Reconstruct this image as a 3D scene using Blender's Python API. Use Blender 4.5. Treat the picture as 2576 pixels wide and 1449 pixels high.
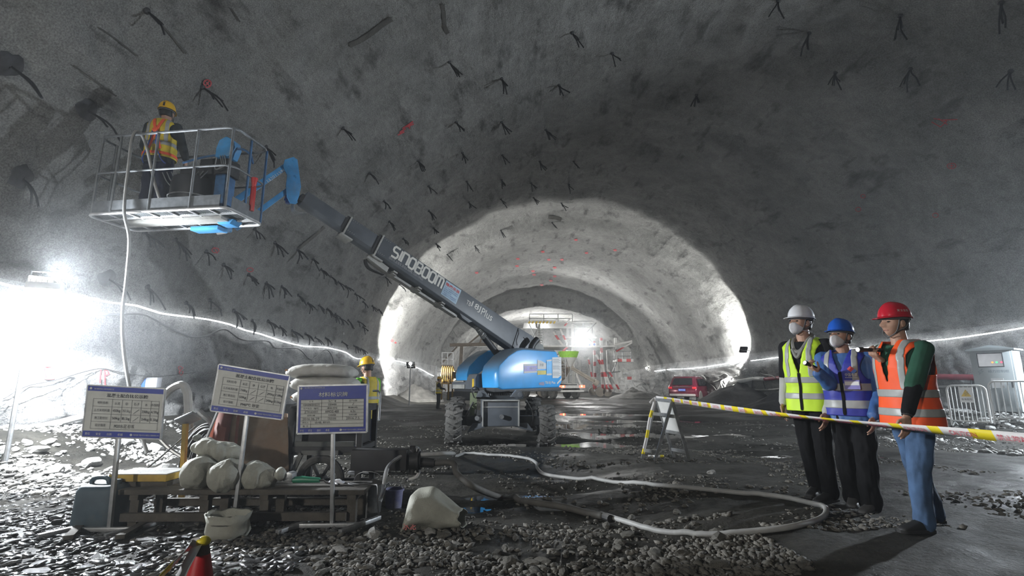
import bpy, bmesh, math, random
from mathutils import Vector, Matrix, noise, Quaternion
from mathutils.bvhtree import BVHTree
random.seed(7)
PI = math.pi
for o in list(bpy.data.objects):
    bpy.data.objects.remove(o)
SC = bpy.context.scene
COL = SC.collection

# ------------------------------------------------------------------ camera
FPX, CXP, CYP = 1248.0, 1288.0, 724.5
PITCH = math.radians(10.7)
CAMZ = 1.32
cam_d = bpy.data.cameras.new('camera')
cam_d.sensor_width = 36.0
cam_d.lens = 36.0 * FPX / 2576.0
cam_d.clip_end = 300
cam_o = bpy.data.objects.new('camera', cam_d)
cam_o.location = (0, 0, CAMZ)
cam_o.rotation_euler = (PI / 2 + PITCH, 0, 0)
COL.objects.link(cam_o)
SC.camera = cam_o

# ------------------------------------------------------------------ world, exposure
w = bpy.data.worlds.new('world')
SC.world = w
w.use_nodes = True
w.node_tree.nodes['Background'].inputs[0].default_value = (0.55, 0.62, 0.68, 1)
w.node_tree.nodes['Background'].inputs[1].default_value = 0.10
vs = SC.view_settings
vs.view_transform = 'Standard'
vs.look = 'None'
vs.exposure = 0.0
vs.gamma = 1.0
vs.use_curve_mapping = False
SC.cycles.max_bounces = 5
SC.cycles.diffuse_bounces = 2
SC.cycles.glossy_bounces = 2
SC.cycles.transmission_bounces = 2
SC.cycles.volume_bounces = 0
SC.cycles.sample_clamp_indirect = 4.0
SC.cycles.use_light_tree = False
SC.cycles.adaptive_threshold = 0.07
SC.cycles.caustics_reflective = False
SC.cycles.caustics_refractive = False


def lamp(kind, name, loc, power, color=(1, 1, 1), size=0.2, direction=None, cone=160, blend=0.2, size_y=None):
    d = bpy.data.lights.new(name, kind)
    d.energy = power
    d.color = color
    if kind == 'AREA':
        d.size = size
        if size_y:
            d.shape = 'RECTANGLE'
            d.size_y = size_y
    else:
        d.shadow_soft_size = size
    if kind == 'SPOT':
        d.spot_size = math.radians(cone)
        d.spot_blend = blend
    o = bpy.data.objects.new(name, d)
    o.location = loc
    if direction is not None:
        o.rotation_euler = Vector(direction).to_track_quat('-Z', 'Y').to_euler()
    COL.objects.link(o)
    return o


# lamps that the tunnel is lit by, plus an added fill (the fixtures are built further down, at the same places)
COOL = (0.90, 0.95, 1.0)
L_LEFT = Vector((-6.80, 7.12, 2.44))        # floodlight on the left wall by the lift
L_RIGHT = Vector((13.5, 10.4, 2.95))         # floodlight on the right wall above the cabinet
L_MIDR = Vector((13.05, 28.5, 3.2))         # floodlight on the right wall, shining up the tunnel
L_MIDL = Vector((-5.65, 28.5, 2.34))          # the same on a mast at the left
L_FAR = Vector((6.4, 45.0, 5.1))            # big lamp on the working trolley
L_DEEP = Vector((3.0, 57.0, 5.0))           # lamp beyond the trolley
L_FILL = Vector((-6.6, -5.0, 3.4))          # added fill lamp behind the camera, brightens foreground and vault
lamp('SPOT', 'light_left', L_LEFT, 2900, COOL, 0.13, (0.05, -0.12, -0.9), 178, 0.12)
lamp('SPOT', 'light_left_up_fill', L_LEFT + Vector((0.20, -0.12, 0.36)), 800, COOL, 0.10, (0.75, -0.20, 0.36), 120, 0.6)  # added second head, brightens the platform's underside
lamp('SPOT', 'light_right', L_RIGHT, 4600, (0.84, 0.92, 1.0), 0.15, (-0.95, -0.22, -0.02), 122, 0.7)
lamp('SPOT', 'light_right_low', L_RIGHT + Vector((0.0, 0.25, -0.30)), 1500, (0.80, 0.90, 1.0), 0.12, (-0.45, 0.75, -0.50), 125, 0.5)
lamp('SPOT', 'light_mid_right', L_MIDR, 2600, (1, 1, 0.97), 0.12, (-0.40, 1, 0.42), 150, 0.12)
lamp('SPOT', 'light_mid_left', L_MIDL, 3800, (1, 1, 0.97), 0.12, (0.25, 1, 0.48), 152, 0.10)
lamp('SPOT', 'light_far', L_FAR, 2600, (1, 1, 0.98), 0.3, (-0.1, -1, -0.05), 165, 0.5)
lamp('POINT', 'light_deep', L_DEEP, 4200, (1, 1, 0.98), 0.3)
lamp('SPOT', 'light_back_fill', L_FILL, 1350, (1.0, 0.96, 0.88), 0.25, (0.62, 1, -0.12), 125, 0.6)


# ------------------------------------------------------------------ helpers
def ray(px, py):
    u = (px - CXP) / FPX
    v = (CYP - py) / FPX
    c, s = math.cos(PITCH), math.sin(PITCH)
    return Vector((u, c - v * s, s + v * c)).normalized()


CAM = Vector((0, 0, CAMZ))


def at(px, py, Y):
    d = ray(px, py)
    return CAM + d * (Y / d.y)


def sm(a, b, x):
    t = max(0.0, min(1.0, (x - a) / (b - a)))
    return t * t * (3 - 2 * t)


class MB:
    """collects shapes; build() links them as ONE mesh object"""

    def __init__(s):
        s.v, s.f = [], []

    def add(s, verts, faces):
        n = len(s.v)
        s.v.extend([tuple(p) for p in verts])
        s.f.extend([tuple(i + n for i in f) for f in faces])
        return s

    def box(s, c, size, rot=None):
        hx, hy, hz = size[0] / 2, size[1] / 2, size[2] / 2
        vs_ = [Vector((x, y, z)) for x in (-hx, hx) for y in (-hy, hy) for z in (-hz, hz)]
        if rot is not None:
            vs_ = [rot @ p for p in vs_]
        c = Vector(c)
        return s.add([p + c for p in vs_], [(0, 1, 3, 2), (4, 6, 7, 5), (0, 4, 5, 1), (2, 3, 7, 6), (0, 2, 6, 4), (1, 5, 7, 3)])

    def beam(s, p0, p1, w, h, up=(0, 0, 1)):
        """rectangular bar from p0 to p1"""
        p0, p1 = Vector(p0), Vector(p1)
        d = (p1 - p0)
        L = d.length
        d.normalize()
        up = Vector(up)
        if abs(d.dot(up)) > 0.98:
            up = Vector((0, 1, 0)) if abs(d.y) < 0.9 else Vector((1, 0, 0))
        x = d.cross(up).normalized()
        z = x.cross(d)
        R = Matrix((x, d, z)).transposed()
        return s.box((p0 + p1) / 2, (w, L, h), R)

    def cyl(s, p0, p1, r0, r1=None, n=12, caps=True):
        if r1 is None:
            r1 = r0
        p0, p1 = Vector(p0), Vector(p1)
        d = (p1 - p0).normalized()
        a = d.orthogonal().normalized()
        b = d.cross(a)
        vs_ = []
        for p, r in ((p0, r0), (p1, r1)):
            for i in range(n):
                t = 2 * PI * i / n
                vs_.append(p + a * (r * math.cos(t)) + b * (r * math.sin(t)))
        fs = [(i, (i + 1) % n, n + (i + 1) % n, n + i) for i in range(n)]
        if caps:
            fs += [tuple(range(n - 1, -1, -1)), tuple(range(n, 2 * n))]
        return s.add(vs_, fs)

    def tube(s, pts, r, n=8, closed=False, caps=True):
        pts = [Vector(p) for p in pts]
        m = len(pts)
        rs = r if isinstance(r, (list, tuple)) else [r] * m
        T = []
        for i in range(m):
            a = pts[i - 1] if (i > 0 or closed) else pts[0]
            b = pts[(i + 1) % m] if (i < m - 1 or closed) else pts[-1]
            t = (b - a)
            T.append(t.normalized() if t.length > 1e-9 else Vector((0, 0, 1)))
        nrm = T[0].orthogonal().normalized()
        vs_ = []
        for i in range(m):
            if i:
                q = T[i - 1].rotation_difference(T[i])
                nrm = (q @ nrm)
                nrm = (nrm - T[i] * nrm.dot(T[i])).normalized()
            b = T[i].cross(nrm)
            for k in range(n):
                a = 2 * PI * k / n
                vs_.append(pts[i] + nrm * (rs[i] * math.cos(a)) + b * (rs[i] * math.sin(a)))
        fs = []
        for i in range(m if closed else m - 1):
            j = (i + 1) % m
            fs += [(i * n + k, i * n + (k + 1) % n, j * n + (k + 1) % n, j * n + k) for k in range(n)]
        if caps and not closed:
            fs += [tuple(range(n - 1, -1, -1)), tuple((m - 1) * n + k for k in range(n))]
        return s.add(vs_, fs)

    def lathe(s, prof, c=(0, 0, 0), axis=(0, 0, 1), n=24, sx=1.0, sy=1.0, ref=None):
        """prof: (radius, height) pairs along the axis"""
        d = Vector(axis).normalized()
        a = (Vector(ref) - d * Vector(ref).dot(d)).normalized() if ref else d.orthogonal().normalized()
        b = d.cross(a)
        c = Vector(c)
        vs_ = []
        for r, h in prof:
            for i in range(n):
                t = 2 * PI * i / n
                vs_.append(c + d * h + a * (r * sx * math.cos(t)) + b * (r * sy * math.sin(t)))
        fs = []
        for j in range(len(prof) - 1):
            fs += [(j * n + i, j * n + (i + 1) % n, (j + 1) * n + (i + 1) % n, (j + 1) * n + i) for i in range(n)]
        if prof[0][0] > 1e-6:
            fs.append(tuple(range(n - 1, -1, -1)))
        if prof[-1][0] > 1e-6:
            fs.append(tuple((len(prof) - 1) * n + i for i in range(n)))
        return s.add(vs_, fs)

    def prism(s, poly, o, x, y, depth):
        """2D polygon in the frame o, x, y; extruded by depth along x cross y (centred)"""
        o, x, y = Vector(o), Vector(x).normalized(), Vector(y).normalized()
        z = x.cross(y).normalized()
        n = len(poly)
        vs_ = [o + x * p[0] + y * p[1] + z * (depth / 2) for p in poly] + [o + x * p[0] + y * p[1] - z * (depth / 2) for p in poly]
        fs = [tuple(range(n)), tuple(range(2 * n - 1, n - 1, -1))]
        fs += [(i, i + n, (i + 1) % n + n, (i + 1) % n) for i in range(n)]
        return s.add(vs_, fs)

    def ring(s, poly_out, poly_in, o, x, y, depth):
        """frame between two polygons of equal count"""
        o, x, y = Vector(o), Vector(x).normalized(), Vector(y).normalized()
        z = x.cross(y).normalized()
        n = len(poly_out)
        vs_ = []
        for sgn in (0.5, -0.5):
            for poly in (poly_out, poly_in):
                vs_ += [o + x * p[0] + y * p[1] + z * (depth * sgn) for p in poly]
        fs = []
        for i in range(n):
            j = (i + 1) % n
            fs += [(i, j, n + j, n + i), (2 * n + i, 3 * n + i, 3 * n + j, 2 * n + j),
                   (i, 2 * n + i, 2 * n + j, j), (n + i, n + j, 3 * n + j, 3 * n + i)]
        return s.add(vs_, fs)

    def sphere(s, c, r, n=12, m=8, R=None):
        rx, ry, rz = r if isinstance(r, (tuple, list)) else (r, r, r)
        vs_ = []
        c = Vector(c)
        for j in range(m + 1):
            ph = PI * j / m
            for i in range(n):
                t = 2 * PI * i / n
                p = Vector((rx * math.sin(ph) * math.cos(t), ry * math.sin(ph) * math.sin(t), rz * math.cos(ph)))
                if R is not None:
                    p = R @ p
                vs_.append(c + p)
        fs = [(j * n + i, (j + 1) * n + i, (j + 1) * n + (i + 1) % n, j * n + (i + 1) % n) for j in range(m) for i in range(n)]
        return s.add(vs_, fs)

    def loft(s, rings, caps=True):
        n = len(rings[0])
        vs_ = [p for r in rings for p in r]
        fs = []
        for j in range(len(rings) - 1):
            fs += [(j * n + i, j * n + (i + 1) % n, (j + 1) * n + (i + 1) % n, (j + 1) * n + i) for i in range(n)]
        if caps:
            fs += [tuple(range(n - 1, -1, -1)), tuple((len(rings) - 1) * n + i for i in range(n))]
        return s.add(vs_, fs)

    def map(s, fn):
        s.v = [tuple(fn(Vector(p))) for p in s.v]
        return s

    def build(s, name, mat, parent=None, smooth=None, bevel=0.0, world=False, label=None, auto=35):
        vs_ = s.v
        if world and parent is not None:
            L = parent.location
            vs_ = [(p[0] - L.x, p[1] - L.y, p[2] - L.z) for p in vs_]
        me = bpy.data.meshes.new(name)
        me.from_pydata(vs_, [], s.f)
        me.validate()
        bm = bmesh.new()
        bm.from_mesh(me)
        bmesh.ops.remove_doubles(bm, verts=bm.verts, dist=1e-5)
        bmesh.ops.recalc_face_normals(bm, faces=bm.faces)
        if bevel:
            ed = [e for e in bm.edges if e.is_manifold and e.calc_face_angle(0) > math.radians(35)]
            bmesh.ops.bevel(bm, geom=ed, offset=bevel, segments=2, affect='EDGES', profile=0.6, clamp_overlap=True)
        bm.to_mesh(me)
        bm.free()
        if smooth is not False:
            me.polygons.foreach_set('use_smooth', [True] * len(me.polygons))
            me.set_sharp_from_angle(angle=math.radians(180 if smooth is True else auto))
        if mat is not None:
            me.materials.append(mat)
        o = bpy.data.objects.new(name, me)
        COL.objects.link(o)
        if parent is not None:
            o.parent = parent
        if label:
            o['label'] = label
        return o


def thing(name, label, cat, loc=(0, 0, 0), rotz=0.0, group=None):
    o = bpy.data.objects.new(name, None)
    o.empty_display_size = 0.1
    COL.objects.link(o)
    o.location = loc
    o.rotation_euler = (0, 0, rotz)
    return tag(o, label, cat, group)


def tag(o, label, cat, group=None, kind=None):
    if label:
        o['label'] = label
    if cat:
        o['category'] = cat
    if group:
        o['group'] = group
    if kind:
        o['kind'] = kind
    return o


def struct(o, label=None):
    o['kind'] = 'structure'
    if label:
        o['label'] = label
    return o


def mesh_copy(o, parent=None):
    c = o.copy()
    COL.objects.link(c)
    c.parent = parent
    return c


def copy_tree(o, parent=None):
    c = mesh_copy(o, parent)
    for ch in list(o.children):
        copy_tree(ch, c)
    return c


def spline(pts, k=6, closed=False):
    """Catmull-Rom through points"""
    pts = [Vector(p) for p in pts]
    n = len(pts)
    out = []
    for i in range(n if closed else n - 1):
        p0 = pts[(i - 1) % n] if (i > 0 or closed) else pts[0] * 2 - pts[1]
        p1, p2 = pts[i], pts[(i + 1) % n]
        p3 = pts[(i + 2) % n] if (i < n - 2 or closed) else pts[-1] * 2 - pts[-2]
        for j in range(k):
            t = j / k
            out.append(0.5 * ((2 * p1) + (p2 - p0) * t + (2 * p0 - 5 * p1 + 4 * p2 - p3) * t * t + (3 * p1 - p0 - 3 * p2 + p3) * t ** 3))
    if not closed:
        out.append(pts[-1])
    return out


_txt = {}


def text_geo(body, size=1.0, bold=0.0, space=1.0):
    """flat lettering as verts, faces; origin left baseline"""
    key = (body, bold, space)
    if key not in _txt:
        c = bpy.data.curves.new('lettering', 'FONT')
        c.body = body
        c.resolution_u = 2
        c.offset = bold
        c.space_character = space
        o = bpy.data.objects.new('lettering', c)
        COL.objects.link(o)
        dg = bpy.context.evaluated_depsgraph_get()
        m = bpy.data.meshes.new_from_object(o.evaluated_get(dg))
        vs_ = [(v.co.x, v.co.y) for v in m.vertices]
        fs = [tuple(p.vertices) for p in m.polygons]
        bpy.data.objects.remove(o)
        bpy.data.curves.remove(c)
        bpy.data.meshes.remove(m)
        _txt[key] = (vs_, fs)
    vs_, fs = _txt[key]
    return [(x * size, y * size) for x, y in vs_], fs


def put_text(mb, body, o, x, y, height, width=None, centre=False, bold=0.0, lift=0.002, space=1.0, sx=1.0):
    """lettering of cap height `height`, in the plane o, x, y; squeezed to `width` if given"""
    vs_, fs = text_geo(body, 1.0, bold, space)
    if not vs_:
        return
    x0, x1 = min(v[0] for v in vs_), max(v[0] for v in vs_)
    y0, y1 = min(v[1] for v in vs_), max(v[1] for v in vs_)
    k = height / max(y1 - y0, 1e-6)
    kx = (width / max(x1 - x0, 1e-6)) if width else k * sx
    x, y, o = Vector(x).normalized(), Vector(y).normalized(), Vector(o)
    z = x.cross(y).normalized()
    off = -(x1 - x0) / 2 if centre else 0.0
    mb.add([o + x * ((v[0] - x0 + off) * kx) + y * ((v[1] - y0) * k) + z * lift for v in vs_], fs)


# ------------------------------------------------------------------ materials
_mats = {}


def M(name, col, rough=0.6, metal=0.0, var=0.15, vscale=6.0, bump=0.0, bscale=30.0, dust=0.0, dustcol=(0.32, 0.31, 0.29), emit=None, estr=0.0,
      spec=0.5, alpha=1.0, trans=0.0, dirt=0.0, dirtcol=(0.09, 0.085, 0.08), sheen=0.0):
    if name in _mats:
        return _mats[name]
    m = bpy.data.materials.new(name)
    m.use_nodes = True
    nt = m.node_tree
    N, L = nt.nodes, nt.links
    b = N['Principled BSDF']
    b.inputs['Roughness'].default_value = rough
    b.inputs['Metallic'].default_value = metal
    b.inputs['Specular IOR Level'].default_value = spec
    if trans:
        b.inputs['Transmission Weight'].default_value = trans
    tc = N.new('ShaderNodeTexCoord')
    nz = N.new('ShaderNodeTexNoise')
    nz.inputs['Scale'].default_value = vscale
    nz.inputs['Detail'].default_value = 5
    L.new(tc.outputs['Object'], nz.inputs['Vector'])
    cr = N.new('ShaderNodeMapRange')
    cr.inputs['From Min'].default_value = 0.3
    cr.inputs['From Max'].default_value = 0.7
    cr.inputs['To Min'].default_value = 1 - var
    cr.inputs['To Max'].default_value = 1 + var
    L.new(nz.outputs['Fac'], cr.inputs['Value'])
    mx = N.new('ShaderNodeMix')
    mx.data_type = 'RGBA'
    mx.blend_type = 'MULTIPLY'
    mx.inputs['Factor'].default_value = 1.0
    mx.inputs['A'].default_value = (*col, 1)
    L.new(cr.outputs['Result'], mx.inputs['B'])
    last = mx.outputs['Result']
    if dirt:
        n2 = N.new('ShaderNodeTexNoise')
        n2.inputs['Scale'].default_value = vscale * 0.6
        n2.inputs['Detail'].default_value = 8
        n2.inputs['Roughness'].default_value = 0.7
        L.new(tc.outputs['Object'], n2.inputs['Vector'])
        r2 = N.new('ShaderNodeMapRange')
        r2.inputs['From Min'].default_value = 0.48
        r2.inputs['From Max'].default_value = 0.66
        r2.inputs['To Min'].default_value = 0
        r2.inputs['To Max'].default_value = dirt
        L.new(n2.outputs['Fac'], r2.inputs['Value'])
        m2 = N.new('ShaderNodeMix')
        m2.data_type = 'RGBA'
        m2.inputs['B'].default_value = (*dirtcol, 1)
        L.new(r2.outputs['Result'], m2.inputs['Factor'])
        L.new(last, m2.inputs['A'])
        last = m2.outputs['Result']
    if dust:
        g = N.new('ShaderNodeNewGeometry')
        sp = N.new('ShaderNodeSeparateXYZ')
        L.new(g.outputs['Normal'], sp.inputs[0])
        r3 = N.new('ShaderNodeMapRange')
        r3.inputs['From Min'].default_value = 0.15
        r3.inputs['From Max'].default_value = 0.75
        r3.inputs['To Max'].default_value = dust
        L.new(sp.outputs['Z'], r3.inputs['Value'])
        m3 = N.new('ShaderNodeMix')
        m3.data_type = 'RGBA'
        m3.inputs['B'].default_value = (*dustcol, 1)
        L.new(r3.outputs['Result'], m3.inputs['Factor'])
        L.new(last, m3.inputs['A'])
        last = m3.outputs['Result']
    L.new(last, b.inputs['Base Color'])
    if bump:
        n4 = N.new('ShaderNodeTexNoise')
        n4.inputs['Scale'].default_value = bscale
        n4.inputs['Detail'].default_value = 6
        L.new(tc.outputs['Object'], n4.inputs['Vector'])
        bp = N.new('ShaderNodeBump')
        bp.inputs['Strength'].default_value = bump
        bp.inputs['Distance'].default_value = 0.02
        L.new(n4.outputs['Fac'], bp.inputs['Height'])
        L.new(bp.outputs['Normal'], b.inputs['Normal'])
    if emit is not None:
        b.inputs['Emission Color'].default_value = (*emit, 1)
        b.inputs['Emission Strength'].default_value = estr
        if name != 'led_strip_glow':
            m.cycles.emission_sampling = 'NONE'
    if alpha < 1:
        b.inputs['Alpha'].default_value = alpha
    if sheen:
        b.inputs['Sheen Weight'].default_value = sheen
    _mats[name] = m
    return m


def stripes(name, cols, period, axis=0, rough=0.5, sharp=True, ang=None):
    """bands of colour along an object axis (x=0, y=1, z=2) or diagonal"""
    if name in _mats:
        return _mats[name]
    m = bpy.data.materials.new(name)
    m.use_nodes = True
    N, L = m.node_tree.nodes, m.node_tree.links
    b = N['Principled BSDF']
    b.inputs['Roughness'].default_value = rough
    tc = N.new('ShaderNodeTexCoord')
    sp = N.new('ShaderNodeSeparateXYZ')
    L.new(tc.outputs['Object'], sp.inputs[0])
    mt = N.new('ShaderNodeMath')
    mt.operation = 'DIVIDE'
    mt.inputs[1].default_value = period
    L.new(sp.outputs[axis], mt.inputs[0])
    fr = N.new('ShaderNodeMath')
    fr.operation = 'FRACT'
    L.new(mt.outputs[0], fr.inputs[0])
    cr = N.new('ShaderNodeValToRGB')
    cr.color_ramp.interpolation = 'CONSTANT'
    el = cr.color_ramp.elements
    while len(el) < len(cols):
        el.new(0.5)
    for i, (pos, c) in enumerate(cols):
        el[i].position = pos
        el[i].color = (*c, 1)
    L.new(fr.outputs[0], cr.inputs[0])
    L.new(cr.outputs[0], b.inputs['Base Color'])
    _mats[name] = m
    return m


def shotcrete_mat(name, base, lo, hi, rough=0.85):
    m = bpy.data.materials.new(name)
    m.use_nodes = True
    N, L = m.node_tree.nodes, m.node_tree.links
    b = N['Principled BSDF']
    b.inputs['Roughness'].default_value = rough
    b.inputs['Specular IOR Level'].default_value = 0.3
    tc = N.new('ShaderNodeTexCoord')

    def nz(scale, det, rgh=0.6, stretch=None):
        n = N.new('ShaderNodeTexNoise')
        n.inputs['Scale'].default_value = scale
        n.inputs['Detail'].default_value = det
        n.inputs['Roughness'].default_value = rgh
        if stretch:
            mp = N.new('ShaderNodeMapping')
            mp.inputs['Scale'].default_value = stretch
            L.new(tc.outputs['Object'], mp.inputs[0])
            L.new(mp.outputs[0], n.inputs['Vector'])
        else:
            L.new(tc.outputs['Object'], n.inputs['Vector'])
        return n
    big, mid, fine = nz(0.5, 8, 0.65), nz(3.5, 8, 0.7), nz(38, 4, 0.6)
    streak = nz(1.6, 6, 0.6, (1.0, 0.35, 1.0))
    r1 = N.new('ShaderNodeValToRGB')
    r1.color_ramp.elements[0].position = 0.32
    r1.color_ramp.elements[0].color = (*lo, 1)
    r1.color_ramp.elements[1].position = 0.68
    r1.color_ramp.elements[1].color = (*hi, 1)
    e = r1.color_ramp.elements.new(0.5)
    e.color = (*base, 1)
    ad = N.new('ShaderNodeMix')
    ad.inputs['Factor'].default_value = 0.45
    L.new(big.outputs['Fac'], ad.inputs['A'])
    L.new(mid.outputs['Fac'], ad.inputs['B'])
    L.new(ad.outputs['Result'], r1.inputs['Fac'])
    # dark pits and damp streaks
    pit = N.new('ShaderNodeMapRange')
    pit.inputs['From Min'].default_value = 0.56
    pit.inputs['From Max'].default_value = 0.70
    pit.inputs['To Min'].default_value = 1.0
    pit.inputs['To Max'].default_value = 0.32
    L.new(streak.outputs['Fac'], pit.inputs['Value'])
    grain = N.new('ShaderNodeMapRange')
    grain.inputs['From Min'].default_value = 0.35
    grain.inputs['From Max'].default_value = 0.65
    grain.inputs['To Min'].default_value = 0.70
    grain.inputs['To Max'].default_value = 1.28
    L.new(fine.outputs['Fac'], grain.inputs['Value'])
    m1 = N.new('ShaderNodeMath')
    m1.operation = 'MULTIPLY'
    L.new(pit.outputs['Result'], m1.inputs[0])
    L.new(grain.outputs['Result'], m1.inputs[1])
    mx = N.new('ShaderNodeMix')
    mx.data_type = 'RGBA'
    mx.blend_type = 'MULTIPLY'
    mx.inputs['Factor'].default_value = 1.0
    L.new(r1.outputs['Color'], mx.inputs['A'])
    L.new(m1.outputs[0], mx.inputs['B'])
    L.new(mx.outputs['Result'], b.inputs['Base Color'])
    bump = None
    for src, st, dist in ((fine, 0.8, 0.025), (mid, 0.85, 0.14), (streak, 0.6, 0.25)):
        bp = N.new('ShaderNodeBump')
        bp.inputs['Strength'].default_value = st
        bp.inputs['Distance'].default_value = dist
        L.new(src.outputs['Fac'], bp.inputs['Height'])
        if bump is not None:
            L.new(bump.outputs['Normal'], bp.inputs['Normal'])
        bump = bp
    L.new(bump.outputs['Normal'], b.inputs['Normal'])
    _mats[name] = m
    return m


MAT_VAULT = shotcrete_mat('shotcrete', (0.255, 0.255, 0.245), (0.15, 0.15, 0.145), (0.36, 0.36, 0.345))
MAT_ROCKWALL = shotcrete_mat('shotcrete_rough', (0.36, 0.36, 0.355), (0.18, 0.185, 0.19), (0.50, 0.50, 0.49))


def mud_mat():
    m = bpy.data.materials.new('mud')
    m.use_nodes = True
    N, L = m.node_tree.nodes, m.node_tree.links
    b = N['Principled BSDF']
    b.inputs['Specular IOR Level'].default_value = 0.22
    tc = N.new('ShaderNodeTexCoord')

    def nz(scale, det=6, rgh=0.6, stretch=None):
        n = N.new('ShaderNodeTexNoise')
        n.inputs['Scale'].default_value = scale
        n.inputs['Detail'].default_value = det
        n.inputs['Roughness'].default_value = rgh
        src = tc.outputs['Object']
        if stretch:
            mp = N.new('ShaderNodeMapping')
            mp.inputs['Scale'].default_value = stretch
            L.new(src, mp.inputs[0])
            src = mp.outputs[0]
        L.new(src, n.inputs['Vector'])
        return n
    wet = nz(0.42, 7, 0.62, (0.6, 1.0, 1.0))
    mid = nz(4.0, 8, 0.7)
    fine = nz(26, 6, 0.65)
    r1 = N.new('ShaderNodeValToRGB')
    r1.color_ramp.elements[0].position = 0.35
    r1.color_ramp.elements[0].color = (0.012, 0.0113, 0.0096, 1)
    r1.color_ramp.elements[1].position = 0.68
    r1.color_ramp.elements[1].color = (0.052, 0.049, 0.041, 1)
    ad = N.new('ShaderNodeMix')
    ad.inputs['Factor'].default_value = 0.5
    L.new(mid.outputs['Fac'], ad.inputs['A'])
    L.new(fine.outputs['Fac'], ad.inputs['B'])
    L.new(ad.outputs['Result'], r1.inputs['Fac'])
    wr = N.new('ShaderNodeMapRange')
    wr.inputs['From Min'].default_value = 0.44
    wr.inputs['From Max'].default_value = 0.56
    L.new(wet.outputs['Fac'], wr.inputs['Value'])
    rg = N.new('ShaderNodeMapRange')
    rg.inputs['To Min'].default_value = 0.78
    rg.inputs['To Max'].default_value = 0.46
    L.new(wr.outputs['Result'], rg.inputs['Value'])
    L.new(rg.outputs['Result'], b.inputs['Roughness'])
    dk = N.new('ShaderNodeMapRange')
    dk.inputs['To Min'].default_value = 1.25
    dk.inputs['To Max'].default_value = 0.62
    L.new(wr.outputs['Result'], dk.inputs['Value'])
    mx = N.new('ShaderNodeMix')
    mx.data_type = 'RGBA'
    mx.blend_type = 'MULTIPLY'
    mx.inputs['Factor'].default_value = 1.0
    L.new(r1.outputs['Color'], mx.inputs['A'])
    L.new(dk.outputs['Result'], mx.inputs['B'])
    L.new(mx.outputs['Result'], b.inputs['Base Color'])
    bump = None
    for src, st, dist in ((fine, 0.6, 0.02), (mid, 0.6, 0.06)):
        bp = N.new('ShaderNodeBump')
        bp.inputs['Strength'].default_value = st
        bp.inputs['Distance'].default_value = dist
        L.new(src.outputs['Fac'], bp.inputs['Height'])
        if bump is not None:
            L.new(bump.outputs['Normal'], bp.inputs['Normal'])
        bump = bp
    L.new(bump.outputs['Normal'], b.inputs['Normal'])
    return m


MAT_MUD = mud_mat()
MAT_WATER = M('puddle_water', (0.022, 0.021, 0.019), 0.035, 0, 0.1, 3, bump=0.03, bscale=5)
MAT_STONE = M('stone', (0.115, 0.108, 0.093), 0.8, 0, 0.6, 11, bump=0.5, bscale=40)
MAT_STONE_WET = M('stone_wet', (0.055, 0.055, 0.055), 0.28, 0, 0.4, 9, bump=0.5, bscale=40)
MAT_STONE_PALE = M('stone_pale', (0.30, 0.295, 0.28), 0.8, 0, 0.3, 9, bump=0.4, bscale=40)
MAT_WHITE_LAMP = M('lamp_glow', (1, 1, 1), 0.4, emit=(0.95, 0.98, 1.0), estr=60)
MAT_LED = M('led_strip_glow', (1, 1, 1), 0.4, emit=(0.93, 0.97, 1.0), estr=9)
MAT_BLACK = M('black_rubber', (0.022, 0.022, 0.023), 0.65, dust=0.25)
MAT_DARKMETAL = M('dark_steel', (0.055, 0.057, 0.06), 0.5, 0.6)
MAT_STEEL = M('galvanised_steel', (0.42, 0.43, 0.44), 0.42, 0.7, 0.2, 10, dirt=0.35)
MAT_WHITE = M('white_paint', (0.72, 0.72, 0.70), 0.45, 0, 0.08, 5, dirt=0.2, dirtcol=(0.35, 0.33, 0.3))
MAT_RED = M('red_paint', (0.62, 0.03, 0.03), 0.45, 0, 0.1)
MAT_YELLOW = M('yellow_paint', (0.75, 0.50, 0.03), 0.5, 0, 0.15, dirt=0.4)

# ------------------------------------------------------------------ the setting: vault, walls, floor
TX, TZ = 2.95, 1.2                       # tunnel axis x, springing height


def section(y):
    """half width, rise above springing"""
    t = sm(28.6, 29.8, y)
    A = 11.4 - 0.55 * t
    B = 10.0 - 0.5 * t
    t2 = sm(50.0, 50.8, y)
    return A - 0.7 * t2, B - 1.75 * t2


def vault_pt(s, y):
    """s 0..1 from the right wall's foot over the crown to the left wall's foot"""
    A, B = section(y)
    lo = 0.075
    if s < lo:
        p = Vector((TX + A, y, -0.5 + (TZ + 0.5) * s / lo)); n = Vector((-1, 0, 0))
    elif s > 1 - lo:
        p = Vector((TX - A, y, -0.5 + (TZ + 0.5) * (1 - s) / lo)); n = Vector((1, 0, 0))
    else:
        th = PI * (s - lo) / (1 - 2 * lo)
        p = Vector((TX + A * math.cos(th), y, TZ + B * math.sin(th)))
        n = -Vector((math.cos(th) / A, 0, math.sin(th) / B)).normalized()
    q = Vector((p.x * 0.55, y * 0.45, p.z * 0.55))
    low = 1 - sm(1.6, 3.0, p.z)
    d = 0.16 * noise.noise(q) + 0.09 * noise.noise(q * 2.7 + Vector((7, 3, 1))) + 0.045 * noise.noise(q * 7.3) + 0.028 * noise.noise(q * 14.1)
    d += low * (0.10 + 0.32 * noise.noise(q * 1.7 + Vector((3, 9, 4))) + 0.24 * abs(noise.noise(q * 4.5)) + 0.10 * noise.noise(q * 11) + 0.05 * noise.noise(q * 23))
    return p + n * d


def frange(a, b, st):
    n = max(1, int(round((b - a) / st)))
    return [a + (b - a) * i / n for i in range(n)]


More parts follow.
